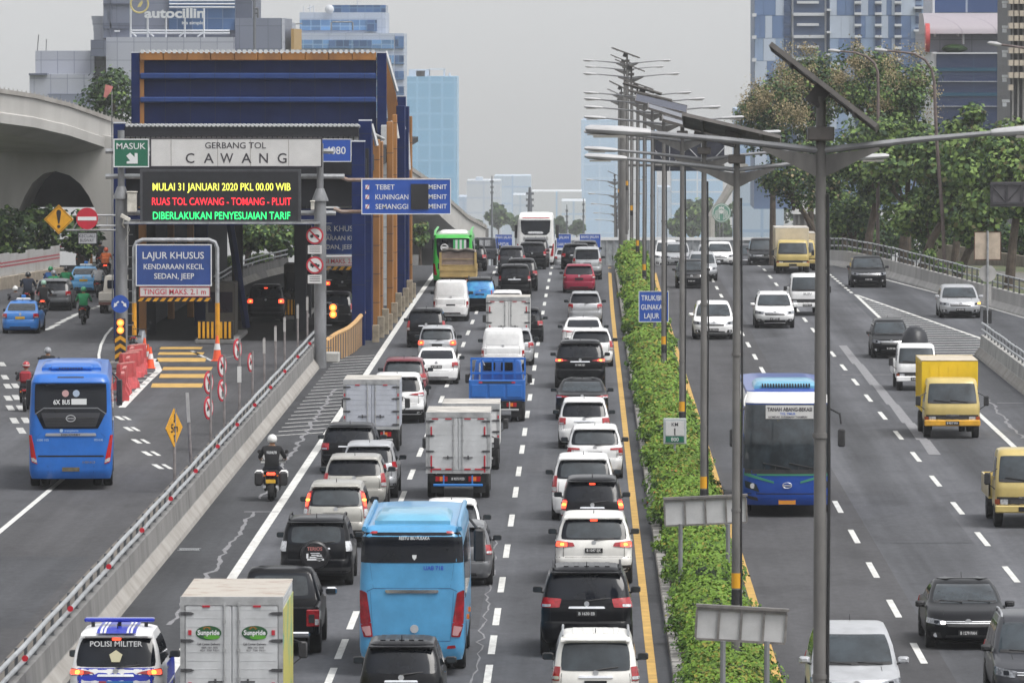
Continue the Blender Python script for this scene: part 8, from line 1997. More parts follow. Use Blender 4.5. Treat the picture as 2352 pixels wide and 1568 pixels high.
# white pickup on the side road
W_, X_0, Ye = place_truck(226, 304, 719, .7, 1.6); r = thing('pickup_truck', 'small white pickup on the side road half hidden by the gantry post', 'pickup', (X_0, Ye, 0), 0, 'cars on the left side road'); w = W_ / 2; PW = mat('worn white paint', (.52, .49, .44), .5, c2=(.40, .34, .28), vs=2, lo=.55, hi=.8)
q = MB(); q.cbox(-w, w, 0, .05, .62, 1.0, .015); q.box(-w, -w + .05, .05, 2.3, .62, 1.0); q.box(w - .05, w, .05, 2.3, .62, 1.0); q.box(-w, w, .05, 2.3, .56, .63); q.build('bed', PW, r); c, S_ = truck_cab(r, W_ * .95, PY(260, 632, Ye + 2.4).z, 2.4, 1.3, .45, PW, False)
q = MB(); q.cbox(-.55, .55, 2.37, 2.40, 1.12, 1.52, .03); q.build('rear_window', GLASS, c); q = MB(); q.box(-w, w, .0, .08, .42, .56); q.build('rear_beam', mat('dull red brown', (.12, .05, .04), .7), r); wheels_truck(r, W_, .75, 3.0, .30, False)
# lorries facing us
def facing(xl, xr, yg, W=None):
 g = GP((xl + xr) / 2, yg); Yf = g.y - .9; k = PY(xr, yg, Yf).x - PY(xl, yg, Yf).x
 return W or max(1.5, min(2.5, k)), PY((xl + xr) / 2, yg, Yf).x, Yf
def light_lorry(xl, xr, ycab, yg, pc, label, ybox=None, boxm=None, plate='', brand=None, bed=None, W=None, bumper=None, Lb=3.4, lens=CLRL, wbox=1.0, roofm=None):
 W_, X0, Yf = facing(xl, xr, yg, W); L = Lb + 1.75; r = thing('lorry', label, 'truck', (X0, Yf + L, gz(Yf)), pi, RIGHTG); Hc = PY(xl, ycab, Yf + .5).z - gz(Yf)
 Hc = max(1.75, min(2.4, Hc))
 if ybox: Hb = PY(xl, ybox, Yf + 1.7).z - gz(Yf); box_body(r, W_ * wbox, Lb, .78, max(Hc + .1, Hb), boxm, style='plain', roofm=roofm, frame=boxm)
 if bed: q = MB(); w = W_ / 2 * 1.06; q.box(-w, -w + .05, 0, Lb, .75, 1.2); q.box(w - .05, w, 0, Lb, .75, 1.2); q.box(-w, w, 0, .05, .75, 1.2); q.box(-w, w, Lb - .06, Lb, .75, Hc + .06 if bed == 2 else 1.3); q.box(-w, w, .05, Lb, .68, .76); q.build('bed', boxm or paint(pc), r)
 truck_cab(r, W_ * .98, Hc, Lb + .12, 1.6, .52, paint(pc), True, plate, lens, brand, bumper); chassis(r, W_, L - .5, .75); wheels_truck(r, W_, 1.0, L - .85, .36, True)
 return r, W_, Hc, L
YB = mat('yellow box', (.66, .45, .012), .5, var=.10, vs=1.2)
light_lorry(2122, 2253, 868, 1004, 'canary', 'yellow box lorry facing us in the outer lane, cab the same yellow', 829, YB, 'B 9217 WA', ('MITSUBISHI', .378, .06, CHR), None, None, mat('amber bumper', (.58, .30, .02), .5, var=.2, vs=3), 3.6, roofm=mat('sandy roof', (.48, .42, .33), .85, var=.2, vs=2))
light_lorry(2285, 2432, 1030, 1208, 'canary', 'yellow open lorry cut off by the right picture edge', None, None, '', ('MITSUBISHI', .378, .06, CHR), 1, 1.72)
light_lorry(1812, 1897, 628, 724, 'white', 'white flatbed lorry facing us behind the nearest lamp post', None, None, 'B 9020 TD', ('ISUZU', .50, .10, CHR), 1, 1.72)
light_lorry(1798, 1876, 556, 621, 'canary', 'yellow cabbed lorry with a pale box, right one of the pair near the crest', 536, mat('cream box', (.56, .49, .37), .6, var=.1, vs=1.2), '', None, None, 1.9)
light_lorry(1783, 1859, 551, 628, 'canary', 'yellow cabbed lorry with a pale box, left one of the pair near the crest', 524, MATS['cream box'], '', None, None, 1.9, None, 4.2)
W_, X_0, Yf = facing(2061, 2150, 895, 1.5); L = 3.9; r = thing('pickup_truck', 'small white pickup facing us with a black bundle on its back', 'pickup', (X_0, Yf + L, 0), pi, RIGHTG); PW = paint('white'); Hc = PY(2100, 789, Yf + .6).z
truck_cab(r, W_, Hc, 2.35, 1.5, .45, PW, True, 'B 9091 NAD'); q = MB(); w = W_ / 2 * 1.08; q.box(-w, -w + .05, 0, 2.3, .62, 1.05); q.box(w - .05, w, 0, 2.3, .62, 1.05); q.box(-w, w, 0, .05, .62, 1.05); q.box(-w, w, .05, 2.3, .58, .64); q.build('bed', PW, r); wheels_truck(r, W_, .7, 3.2, .30, False); chassis(r, W_, 3.3, .55)
zc = PY(2104, 749, Yf + 2.2).z; q = MB(); blob(q, (.0, 0, (zc - .62) / 2), (.57, .75, (zc - .62) / 2 * 1.04), 12, 8, 0, .10); o = tag(q.build('bundle', mat('black plastic sheet', (.012, .013, .018), .42, var=.3, vs=4, bump=.5, bs=6), None, (X_0 + .05, Yf + 2.6, .62)), 'bulky black wrapped bundle loaded on the small white pickup', 'bundle')
# ------------------------------------------------------------------ buses
BG = 'buses on the road'
# light blue bus
g = GP(946, 1533); Ye = g.y - 2.0; W_ = 2.14; H_ = PY(946, 1212, Ye).z + .05; X_0 = PY(946, 1400, Ye).x
r = thing('bus', 'light blue bus with dark rear window seen from behind in the middle lane', 'bus', (X_0, Ye, 0), 0, BG); S_ = bus_shell(W_, H_, 8.6, .20, .10, .9); PB = paint('ltblue'); BB = bus_common(r, S_, W_, H_, 8.6, PB, ac=paint('sky'), acy=(.55, 3.4), wheels=(2.0, -1.9))
q = MB(); S_.patch(q, 'R', ((-.998, .752), (.998, .752), (.995, .952), (-.995, .952)), .010, 12, 6, .02, H=H_); rw = q.build('rear_window', GLASS, BB)
q = MB(); put_text(q, 'RESTU IBU PUSAKA', .05, .905 * H_, .065, .62, S_.rear(0, .92 * H_) - .03, 0, .02); z0 = .785 * H_; yy = S_.rear(0, z0) - .02; q.add([(.05 - .045, yy, z0 + .06), (.05 + .045, yy, z0 + .06), (.05 + .04, yy, z0), (.05, yy, z0 - .05), (.05 - .04, yy, z0)], [tuple(range(5))]); q.build('lettering', LETW, rw)
q = MB(); put_text(q, 'UAB 718', .44, .705 * H_, .085, .40, S_.rear(.44, .72 * H_) - .014, 0, .015); q.build('fleet_number', mat('letter blue', (.02, .05, .45), .5), BB)
q = MB(); S_.patch(q, 'R', ((-.50, .553), (.50, .553), (.52, .576), (-.52, .576)), .03, 10, 2, .08, H=H_, m=0); q.build('chrome_bar', CHR, BB)
q = MB()
for z in (((-.86, .562), (-.74, .582), (-.74, .587), (-.86, .567)), ((-.74, .582), (.74, .582), (.74, .587), (-.74, .587)), ((.74, .582), (.86, .562), (.86, .567), (.74, .587)), ((-.735, .235), (-.728, .235), (-.79, .56), (-.797, .56)), ((.728, .235), (.735, .235), (.797, .56), (.79, .56)), ((-.82, .745), (-.815, .745), (-.735, .59), (-.74, .59)), ((.815, .745), (.82, .745), (.74, .59), (.735, .59)), ((-.72, .235), (.72, .235), (.72, .239), (-.72, .239))): S_.patch(q, 'R', z, .003, 6, 2, 0, H=H_)
q.build('panel_seam', mat('seam blue', (.02, .09, .20), .5), BB)
for sg in (1, -1):
 q = MB()
 for z in (((.775, .36), (.965, .345), (.985, .575), (.86, .555)), ((.745, .265), (.90, .262), (.962, .345), (.772, .36))): S_.patch(q, 'R', z if sg > 0 else mirq(z), .02, 4, 5, .05, H=H_)
 t = q.build('tail_lamp', mat('bus lamp red', (.22, .006, .014), .2, coat=.4, var=.4, vs=5), BB)
 q = MB(); z = ((.77, .275), (.88, .272), (.935, .33), (.795, .34)); S_.patch(q, 'R', z if sg > 0 else mirq(z), .028, 4, 3, .08, H=H_); q.build('reversing_lamp', mat('pink clear lamp', (.45, .25, .26), .2), t)
 q = MB(); S_.patch(q, 'R', tuple((sg * u, v) for u, v in (((.66, .185), (.84, .19), (.82, .21), (.68, .205)) if sg > 0 else ((.84, .19), (.66, .185), (.68, .205), (.82, .21)))), .012, 3, 2, .1, H=H_); q.build('reflector', REDL, BB)
 q = MB(); S_.patch(q, 'R', tuple((sg * u, v) for u, v in (((.72, .945), (.88, .945), (.84, .96), (.72, .96)) if sg > 0 else ((.88, .945), (.72, .945), (.72, .96), (.84, .96)))), .012, 3, 2, .1, H=H_); q.build('marker_lamp', REDL, BB)
 q = MB(); q.tube([(sg * W_ * .455, .15, H_ * .975), (sg * W_ * .445, .8, H_ * 1.0), (sg * W_ * .445, 7.2, H_ * 1.0)], .055, 6); q.build('roof_rail', PB, BB)
q = MB(); z0 = .318 * H_; q.lathe([(.085, -.02), (.085, .01)], (.05, S_.rear(0, z0), z0), 'y', 14); q.build('emblem', EMB, BB); q = MB(); q.cbox(.62, .82, .1, .25, .34, .50, .03); q.build('exhaust_box', CLRL, r)
q = MB(); mx = W_ / 2 + .18; q.cbox(mx - .12, mx + .12, 7.9, 8.05, 1.75, 2.45, .04); q.tube([(mx, 8.0, 2.4), (W_ / 2 - .1, 8.1, 2.75)], .03, 6); q.build('mirror', BLK, r)
q = MB()
for y in (2.8, 4.6): q.box(W_ / 2, W_ / 2 + .05, y, y + .08, .95, 1.05)
q.build('side_marker', ORGL, r)
# blue city bus on the side road
g = GP(163, 1114); Ye = g.y - 2.4; W_ = 2.40; H_ = PY(163, 858, Ye).z; X_0 = PY(162.5, 1000, Ye).x; Lb = 11.0
r = thing('bus', 'bright blue city bus with a dark rear grille on the side road at left', 'bus', (X_0, Ye, 0), radians(3.7), BG); S_ = bus_shell(W_, H_, Lb, .24, .12, .88); PB = paint('blue'); BB = bus_common(r, S_, W_, H_, Lb, PB, ac=PB, acy=(2.4, 5.6), wheels=(2.4, -2.4), rad=.48)
q = MB(); S_.patch(q, 'R', ((-.88, .66), (.88, .66), (.90, .915), (-.90, .915)), .010, 12, 6, .03, H=H_); S_.patch(q, 'R', ((-.66, .53), (.66, .53), (.86, .67), (-.86, .67)), .012, 10, 4, .03, H=H_); rw = q.build('rear_window', GLASS, BB)
q = MB(); S_.patch(q, 'R', ((-.60, .545), (.60, .545), (.72, .665), (-.72, .665)), .022, 10, 4, .02, H=H_)
q.build('grille', mat('grille dark', (.022, .023, .03), .5), BB)
q = MB()
for v_ in (.565, .59, .615): S_.patch(q, 'R', ((-.60, v_), (.60, v_), (.60, v_ + .012), (-.60, v_ + .012)), .034, 8, 1, 0, H=H_)
q.build('slat', BLK, BB)
q = MB()
for z in (((-.66, .70), (.66, .70), (.66, .71), (-.66, .71)), ((-.86, .65), (-.66, .70), (-.66, .71), (-.87, .657)), ((.66, .70), (.86, .65), (.87, .657), (.66, .71))): S_.patch(q, 'R', z, .03, 6, 1, 0, H=H_)
q.build('trim', mat('grille trim', (.13, .135, .15), .4), BB)
q = MB(); zc_ = .618 * H_; yy = S_.rear(0, zc_) - .045
q.tube([(.13 * cos(2 * pi * k / 16), yy, zc_ + .09 * sin(2 * pi * k / 16)) for k in range(17)], .014, 5); q.box(-.10, .10, yy - .01, yy + .01, zc_ - .012, zc_ + .012); q.build('emblem', EMB, BB)
q = MB(); yy = S_.rear(0, .75 * H_) - .03
put_text(q, 'BUS', -.13, .738 * H_, .13, .22, yy, 0, .03); put_text(q, '6X', -.40, .738 * H_, .13, .20, yy, 0, .03); q.box(.02, .46, yy - .004, yy + .01, .735 * H_, .785 * H_, 0)
put_text(q, 'transjakarta', .02, .505 * H_, .06, .40, S_.rear(0, .51 * H_) - .014, 1, .01); q.lathe([(.05, -.01), (.05, .0)], (-.27, S_.rear(0, .51 * H_) - .004, .514 * H_), 'y', 12, 1)
put_text(q, '1500 102', -.80, .425 * H_, .06, .33, S_.rear(.8, .43 * H_) - .014, 1, .01); put_text(q, 'PPD-0145', .80, .425 * H_, .06, .25, S_.rear(.8, .43 * H_) - .014, 1, .01); put_text(q, 'HINO', .52, .235 * H_, .06, .36, S_.rear(.5, .24 * H_) - .014, 2, .02); q.build('lettering', [LETW, mat('letter pale blue', (.35, .48, .65), .5), CHR], BB)
for cx_, m_ in ((-.15, 'sticker pink'), (.16, 'sticker pale blue')):
 q = MB(); yy = S_.rear(0, .84 * H_) - .03; q.lathe([(.10, -.005), (.10, .01)], (cx_, yy, .83 * H_), 'y', 14); q.build('sticker', mat(m_, (.50, .30, .30) if 'pink' in m_ else (.38, .46, .58), .5), rw)
q = MB(); S_.patch(q, 'R', ((-.62, .468), (.62, .468), (.60, .492), (-.60, .492)), .03, 10, 2, .05, H=H_); b2 = q.build('badge_strip', mat('strip silver', (.34, .35, .38), .4, .3), BB); q = MB(); put_text(q, 'DISCOVERY', 0, .472 * H_, .055, .56, S_.rear(0, .48 * H_) - .04, 0, .02); q.build('lettering', BLK, b2)
for sg in (1, -1):
 q = MB(); z = ((.80, .225), (.93, .245), (.998, .475), (.945, .475)); S_.patch(q, 'R', z if sg > 0 else mirq(z), .02, 4, 5, .03, H=H_); t = q.build('tail_lamp', mat('bus lamp bright', (.42, .012, .012), .2, coat=.4), BB)
 q = MB(); z = ((.81, .235), (.91, .25), (.93, .285), (.82, .265)); S_.patch(q, 'R', z if sg > 0 else mirq(z), .028, 3, 2, .08, H=H_); q.build('reversing_lamp', CLRL, t)
 q = MB(); q.cbox(sg * (W_ / 2 + .17) - .09, sg * (W_ / 2 + .17) + .09, Lb - .5, Lb - .35, 1.9, 2.7, .03); q.tube([(sg * (W_ / 2 + .17), Lb - .42, 2.65), (sg * (W_ / 2 - .1), Lb - .3, 2.95)], .03, 5); q.build('mirror', BLK, r)
q = MB()
for z in (((-.80, .288), (.80, .288), (.78, .302), (-.78, .302)), ((-.555, .15), (-.55, .15), (-.55, .215), (-.555, .215)), ((.55, .15), (.555, .15), (.555, .215), (.55, .215)), ((-.84, .45), (-.835, .45), (-.70, .50), (-.705, .50)), ((.835, .45), (.84, .45), (.705, .50), (.70, .50))): S_.patch(q, 'R', z, .004, 8, 1, 0, H=H_)
q.build('panel_seam', DARK, BB)
q = MB(); q.box(-.25, .25, S_.rear(0, .18 * H_) - .02, S_.rear(0, .18 * H_) + .02, .165 * H_, .20 * H_); q.build('number_plate', mat('worn plate', (.10, .085, .05), .7, var=.4, vs=8), r)
q = MB(); S_.patch(q, 'R', ((-.35, .962), (.35, .962), (.35, .972), (-.35, .972)), .01, 4, 1, 0, H=H_); q.build('roof_vent', BLK, BB)
q = MB(); q.cbox(-.62, .62, 1.9, 2.45, H_ + .0, H_ + .14, .05, 0)
for k in range(9): q.box(-.36 + .08 * k, -.31 + .08 * k, 1.885, 1.905, H_ + .05, H_ + .09, 1)
q.build('roof_unit', [PB, BLK], r)
# blue white bus facing us
g = GP(1810, 1176); Yf = g.y - 2.2; W_ = 2.40; X_0 = PY(1808, 1100, Yf).x; H_ = PY(1808, 893, Yf + .8).z; Lb = 10.5
r = thing('bus', 'blue and white bus facing us with a white TANAH ABANG-BEKASI board in its windscreen', 'bus', (X_0, Yf + Lb, 0), pi, BG); S_ = bus_shell(W_, H_, Lb, .22, .10, .9, .42); BB = bus_common(r, S_, W_, H_, Lb, paint('deepblue'), ac=paint('sky'), acy=(6.6, 9.2), win=(.46, .84), wheels=(2.6, -2.3), rad=.47)
q = MB()
for sf in ('F', 'R'): S_.patch(q, sf, ((-1, .895), (1, .895), (.98, .978), (-.98, .978)), .016, 24, 6, 0, H=H_)
for sg, sd in ((1, 'S'), (-1, 'P')): S_.patch(q, sd, ((.3, .87), (Lb - .6, .87), (Lb - .8, .955), (.5, .965)), .012, 8, 3, 0, H=H_)
q.build('white_roof_band', WHT, BB)
q = MB(); S_.patch(q, 'F', ((-.985, .38), (.985, .38), (.985, .885), (-.985, .885)), .014, 24, 8, .02, H=H_); wsn = q.build('windscreen', GLASSL, BB)
q = MB(); S_.patch(q, 'F', ((-.95, .345), (.95, .345), (.95, .40), (-.95, .40)), .014, 10, 2, .02, H=H_); q.build('cowl', BLK, BB)
q = MB(); S_.patch(q, 'F', ((-.96, .33), (-.3, .27), (-.3, .285), (-.96, .355)), .012, 6, 2, 0, H=H_); S_.patch(q, 'F', ((.3, .27), (.96, .33), (.96, .355), (.3, .285)), .012, 6, 2, 0, H=H_); S_.patch(q, 'F', ((-.96, .33), (.96, .33), (.96, .348), (-.96, .348)), .010, 8, 1, 0, H=H_); q.build('green_stripe', mat('stripe green', (.03, .20, .12), .4), BB)
q = MB()
for a in (-.80, -.1): q.tube([(a, S_.front(a, .39 * H_) + .05, .385 * H_), (a + .75, S_.front(a + .7, .42 * H_) + .04, .43 * H_)], .018, 5)
q.build('wiper', BLK, wsn)
fM = lambda y: Matrix.Translation((0, 2 * y, 0)) @ Matrix.Rotation(pi, 4, 'Z')
q = MB(); yy = S_.front(0, .80 * H_) + .03; M = Matrix.Translation((0, yy, 0)) @ Matrix.Rotation(pi, 4, 'Z'); q.box(-.58, .72, -.004, .01, .775 * H_, .88 * H_, 0, M); put_text(q, 'TANAH ABANG-BEKASI', .07, .835 * H_, .10, 1.22, -.012, 1, .025, M=M); put_text(q, 'TOL TIMUR', .02, .806 * H_, .06, .42, -.012, 2, .02, M=M); put_text(q, 'KOMDAK SUDIRMAN THAMRIN', .02, .782 * H_, .05, 1.05, -.012, 1, .02, M=M); q.build('route_board', [SWHITE, LETB, mat('letter sky blue', (.06, .14, .5), .5)], wsn)
q = MB(); put_text(q, 'JT.BENING', -.02, .748 * H_, .05, .5, -.012, 0, .02, M=M); q.build('lettering', mat('letter gold', (.5, .36, .05), .5), wsn)
for sg in (1, -1):
 q = MB(); z = ((.62, .20), (.93, .235), (.95, .29), (.70, .265)); S_.patch(q, 'F', z if sg > 0 else mirq(z), .016, 5, 3, .08, H=H_); h = q.build('head_lamp', GLASSL, BB); q = MB(); zz = .25 * H_; xx = sg * .78 * W_ / 2; q.lathe([(.06, 0), (.075, .02)], (xx, S_.front(xx, zz) + .01, zz), 'y', 12); q.build('lens', CLRL, h)
 q = MB(); z = ((.66, .13), (.90, .15), (.92, .175), (.68, .16)); S_.patch(q, 'F', z if sg > 0 else mirq(z), .012, 4, 2, .1, H=H_); q.build('fog_lamp_recess', BLK, BB)
 q = MB(); q.tube([(sg * W_ * .47, Lb - .3, .86 * H_), (sg * (W_ / 2 + .22), Lb + .1, .82 * H_), (sg * (W_ / 2 + .26), Lb + .12, .74 * H_)], .03, 6); q.cbox(sg * (W_ / 2 + .27) - .10, sg * (W_ / 2 + .27) + .10, Lb + .05, Lb + .17, .56 * H_, .70 * H_, .04); q.build('mirror', BLK, r)
q = MB(); zc_ = .255 * H_; yy = S_.front(0, zc_) + .025; q.tube([(.125 * cos(2 * pi * k / 16), yy, zc_ + .075 * sin(2 * pi * k / 16)) for k in range(17)], .009, 5); q.box(-.11, .11, yy - .01, yy + .01, zc_ - .014, zc_ + .014); q.build('emblem', EMB, BB)
q = MB(); yy = S_.front(0, .125 * H_) + .02; q.box(-.23, .23, yy - .03, yy, .105 * H_, .15 * H_); q.build('number_plate', mat('plate orange', (.55, .22, .02), .5), BB); q = MB(); S_.patch(q, 'F', ((-.9, .185), (.9, .185), (.9, .192), (-.9, .192)), .004, 10, 1, 0, H=H_); q.build('panel_seam', DARK, BB)
q = MB()
for k in range(18): x = -.64 + 1.28 * k / 17; q.box(x - .018, x + .018, 9.05, 9.25, H_ + .02, H_ + .12)
q.build('vent_slot', BLK, r)
# green bus, coach near the crest
g = GP(1040, 655); Ye = g.y - 2; W_ = 2.12; H_ = PY(1040, 541, Ye).z + .05; r = thing('bus', 'green bus with white roof unit and striped blind in its rear window', 'bus', (PY(1040, 600, Ye).x, Ye, 0), 0, BG); S_ = bus_shell(W_, H_, 9.5, .2, .1, .88); BB = bus_common(r, S_, W_, H_, 9.5, paint('green'), ac=WHT, acy=(.7, 3.6), wheels=(2.2, -2))
q = MB(); S_.patch(q, 'R', ((-.80, .60), (.80, .60), (.88, .93), (-.88, .93)), .010, 10, 5, .03, H=H_); S_.patch(q, 'R', ((-.66, .48), (.66, .48), (.80, .62), (-.80, .62)), .011, 8, 3, .03, H=H_); rw = q.build('rear_window', GLASS, BB)
q = MB()
for k in range(6): x0 = .02 + .115 * k; q.box(x0, x0 + .115, S_.rear(0, .75 * H_) - .045, S_.rear(0, .75 * H_) - .035, .70 * H_, .90 * H_, k % 2)
q.build('blind', [mat('blind green', (.06, .42, .14), .5), LETW], rw); q = MB(); q.tube([(-.45 + .19 * cos(2 * pi * k / 16), S_.rear(0, .76 * H_) - .04, .75 * H_ + .17 * sin(2 * pi * k / 16)) for k in range(17)], .03, 5); q.box(-.60, -.30, S_.rear(0, .76 * H_) - .05, S_.rear(0, .76 * H_) - .03, .73 * H_, .77 * H_); q.build('emblem', LETW, rw)
for sg in (1, -1):
 q = MB(); z = ((.78, .22), (.93, .22), (.98, .44), (.90, .44)); S_.patch(q, 'R', z if sg > 0 else mirq(z), .02, 3, 4, .04, H=H_); q.build('tail_lamp', REDL, BB); q = MB(); q.cbox(sg * (W_ / 2 + .15) - .08, sg * (W_ / 2 + .15) + .08, 8.8, 8.95, 1.7, 2.3, .03); q.build('mirror', BLK, r); q = MB(); q.tube([(sg * W_ * .45, .2, .97 * H_), (sg * W_ * .45, 1.0, 1.06 * H_), (sg * W_ * .45, 8, 1.06 * H_)], .07, 6); q.build('roof_rail', paint('green'), BB)
Yc = FL / 35.0; W_ = 2.42; Ye = Yc; H_ = PY(1230, 496, Ye).z - gz(Ye); r = thing('coach', 'tall white coach with a dark rear window at the crest of the left carriageway', 'coach', (PY(1230, 560, Ye).x, Ye, gz(Ye)), 0, BG); S_ = bus_shell(W_, H_, 12, .24, .10, .9); BB = bus_common(r, S_, W_, H_, 12, WHT, ac=None, wheels=(3, -2.6), rad=.5, win=(.52, .9))
q = MB(); S_.patch(q, 'R', ((-.78, .68), (.78, .68), (.86, .94), (-.86, .94)), .010, 10, 5, .04, H=H_); S_.patch(q, 'R', ((-.60, .63), (.60, .63), (.78, .69), (-.78, .69)), .011, 8, 3, .04, H=H_); rw = q.build('rear_window', GLASS, BB); q = MB(); S_.patch(q, 'R', ((-.45, .655), (.45, .655), (.40, .70), (-.40, .70)), .022, 8, 2, .2, H=H_); q.build('emblem', CLRL, rw)
q = MB()
for v_ in (.53, .555, .58): S_.patch(q, 'R', ((-.68, v_), (.68, v_), (.68, v_ + .010), (-.68, v_ + .010)), .012, 8, 1, 0, H=H_)
q.build('vent_slot', BLK, BB); q = MB(); S_.patch(q, 'R', ((-.9, .955), (.9, .955), (.8, .972), (-.8, .972)), .008, 8, 1, 0, H=H_); q.build('red_trim', REDL, BB)
for sg in (1, -1): q = MB(); z = ((.80, .22), (.95, .22), (.99, .46), (.94, .46)); S_.patch(q, 'R', z if sg > 0 else mirq(z), .02, 3, 4, .04, H=H_); q.build('tail_lamp', REDL, BB); q = MB(); q.cbox(sg * (W_ / 2 + .18) - .1, sg * (W_ / 2 + .18) + .1, 11.5, 11.7, 1.6, 2.5, .04); q.build('mirror', BLK, r)
# ------------------------------------------------------------------ motorcycles and riders
CLO = lambda n, c: mat('cloth ' + n, c, .9, var=.2, vs=6)
CK, NV, GN, RD, OR_, WT, TR, DG_ = CLO('black', (.012, .012, .014)), CLO('navy', (.012, .018, .035)), CLO('green', (.015, .20, .075)), CLO('red', (.26, .02, .03)), CLO('orange', (.50, .12, .03)), CLO('white', (.45, .45, .46)), CLO('trousers', (.02, .022, .03)), CLO('grey', (.08, .08, .09))
HW, HG, HR, HB, HGN = mat('helmet white', (.66, .66, .64), .25, coat=.5), mat('helmet grey', (.25, .26, .28), .3), mat('helmet red', (.34, .02, .03), .25, coat=.5), mat('helmet black', (.014, .014, .016), .25, coat=.5), mat('helmet green', (.02, .26, .10), .3, coat=.4)
BRD, BBL, BGY = mat('bike red', (.25, .015, .02), .3), mat('bike black', (.015, .015, .018), .3), mat('bike grey', (.20, .21, .23), .35)
MG, PG = 'motorcycles on the side road', 'riders on the side road'
def police_badge(r):
 q = MB(); put_text(q, 'POLISI MILITER', 0, 1.20, .065, .27, -.095, 0, .03); q.build('lettering', LETW, r)
gp = GP(623, 1150); make_bike('tourer', 'black and white touring police motorcycle with panniers on the left shoulder', (gp.x, gp.y + .5, 0), 0, BBL, True, '', None, 1.05); rr = mk_rider((gp.x, gp.y + .5, .04), 0, 'police rider in black jacket and white helmet on the shoulder, seen from behind', CK, TR, HW, None, police_badge, 1.06)
def pair(x, yg, bike_l, pers_l, jk, hl, bm=BBL, lit=False, box=None, sc_=1.0, hs=None, tr=TR, extra=None, rz=0.0):
 gp = GP(x, yg); Y = min(gp.y, 415); X = PY(x, yg, Y).x; loc = (X, Y + .5, gz(Y))
 make_bike('scooter', bike_l, loc, rz, bm, lit, '', box, sc_, MG); mk_rider(loc, rz, pers_l, jk, tr, hl, hs, extra, sc_, PG)
pair(57, 945, 'dark motorcycle left of the blue city bus', 'rider with red backpack and red helmet left of the blue city bus', DG_, HR, BBL, False, None, 1.02, HW, TR, lambda r: (lambda q: (q.cbox(-.20, .20, -.32, -.08, .98, 1.38, .07), q.build('backpack', RD, r)))(MB()))
pair(107, 905, 'motorcycle hidden behind the roof of the blue city bus', 'rider in black with a grey helmet just above the blue city bus', CK, HG)
pair(190, 746, 'dark scooter ridden alone in the middle of the side road', 'lone rider in green jacket and green helmet in the middle of the side road', GN, HGN, BBL, False, None, 1.02)
pair(98, 727, 'dark scooter with its tail lamp lit beside the grey off-roader', 'rider in black with a pale green helmet beside the grey off-roader', CK, mat('helmet pale green', (.30, .48, .38), .3), BBL, True)
pair(62, 712, 'motorcycle left of the grey off-roader under a burly rider', 'burly rider in navy jacket and black helmet left of the grey off-roader', NV, HB, BBL, False, None, 1.08)
pair(33, 742, 'motorcycle hidden behind the nearer blue taxi', 'rider with a white helmet just above the nearer blue taxi', DG_, HW)
pair(114, 690, 'scooter behind the grey off-roader, beside the hoarding', 'rider with green helmet and blue jacket behind the grey off-roader', CLO('blue', (.03, .10, .28)), HGN); pair(121, 700, 'second scooter behind the grey off-roader', 'rider in a green jacket just behind the grey off-roader roof', GN, HG)
pair(150, 690, 'scooter between the grey off-roader and the pale blue taxi', 'rider in green jacket with a dark helmet left of the pale blue taxi', GN, HB)
pair(224, 684, 'dark scooter right of the pale blue taxi', 'rider in a white shirt right of the pale blue taxi', WT, HB); pair(228, 622, 'motorcycle ahead of the pale blue taxi', 'rider in dark clothes ahead of the pale blue taxi', CK, HB)
pair(242, 640, 'delivery motorcycle with an orange top box near the gantry post', 'rider with orange helmet and orange jacket carrying the top box', OR_, mat('helmet orange', (.55, .10, .04), .3), BBL, True, OR_); pair(182, 622, 'motorcycle left of the silver people carrier up the side road', 'rider in an orange vest left of the silver people carrier', OR_, HR); pair(193, 606, 'furthest motorcycle up the side road', 'rider in a red shirt furthest up the side road', RD, HG)
gp = GP(309, 818); make_bike('scooter', 'parked dark scooter with red lamp beside the left gantry post', (gp.x + .1, gp.y + .5, 0), radians(-12), BGY, False, '', None, 1.05)
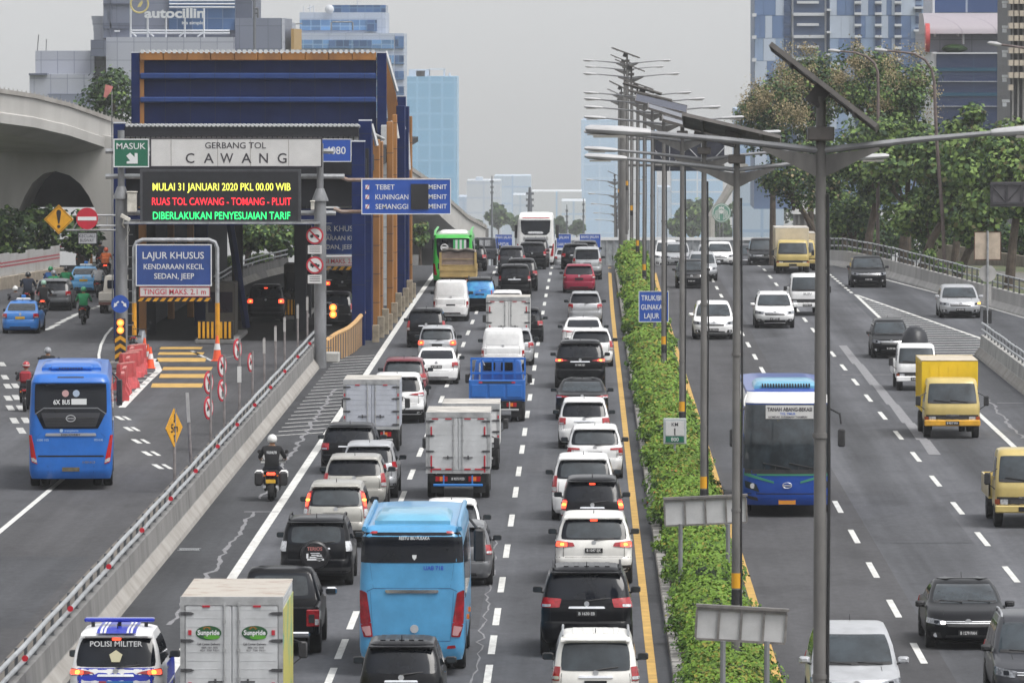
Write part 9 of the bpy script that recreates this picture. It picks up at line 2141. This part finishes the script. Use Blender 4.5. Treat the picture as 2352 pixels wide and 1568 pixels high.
# standing worker in the toll gate
def stand_mesh():
 J = dict(pel=(0, 0, .93), sp=(0, 0, 1.10), ch=(0, .0, 1.32), nk=(0, .01, 1.50), hd=(0, .02, 1.60), ht=(0, .02, 1.70)); R = dict(pel=(.165, .12), sp=(.15, .11), ch=(.18, .115), nk=.058, hd=.088, ht=.08); E = [('pel', 'sp'), ('sp', 'ch'), ('ch', 'nk'), ('nk', 'hd'), ('hd', 'ht')]
 for s, q in ((-1, 'l'), (1, 'r')):
  J.update({q + 'sh': (s * .205, 0, 1.42), q + 'el': (s * .265, -.03, 1.14), q + 'wr': (s * (.26 if s < 0 else .40), .05 if s < 0 else .10, .90 if s < 0 else 1.0), q + 'hp': (s * .10, 0, .90), q + 'kn': (s * .115, .02, .50), q + 'an': (s * .12, -.02, .09), q + 'to': (s * .13, .14, .04)}); R.update({q + 'sh': .078, q + 'el': .052, q + 'wr': .034, q + 'hp': .11, q + 'kn': .072, q + 'an': .046, q + 'to': .04}); E += [('ch', q + 'sh'), (q + 'sh', q + 'el'), (q + 'el', q + 'wr'), ('pel', q + 'hp'), (q + 'hp', q + 'kn'), (q + 'kn', q + 'an'), (q + 'an', q + 'to')]
 return skin_body(J, E, R, 'pel')
gp = GP(543, 738); r = thing('person', 'worker in dark clothes standing by the booth under the toll canopy', 'person', (gp.x, gp.y, 0)); vs, fs = stand_mesh(); b = MB(); b.add(vs, fs, 0, True)
for i, f in enumerate(b.f):
 c = sum((Vector(b.v[k]) for k in f), Vector()) / len(f); b.m[i] = 2 if c.z > 1.47 and abs(c.x) < .12 else (1 if c.z < .95 and abs(c.x) < .22 else 0)
hand(b, (-.262, .055, .89), (0, .15, -1), (-1, 0, 0), -1, 2); hand(b, (.405, .105, .99), (.6, .5, -.5), (.3, .2, 1), 1, 2)
q = b.build('body', [CK, TR, SKIN], r, sharp=80); q = MB(); q.lathe([(.108, .0), (.115, .07), (.085, .13), (.03, .155)], (0, -.005, 1.62), 'z', 14, 0, True); q.build('cap', CK, r)
q = MB()
for s in (-1, 1): q.lathe([(.009, 0), (.011, .006)], (s * .032, .10, 1.645), 'y', 8)
q.build('eye', BLK, r)
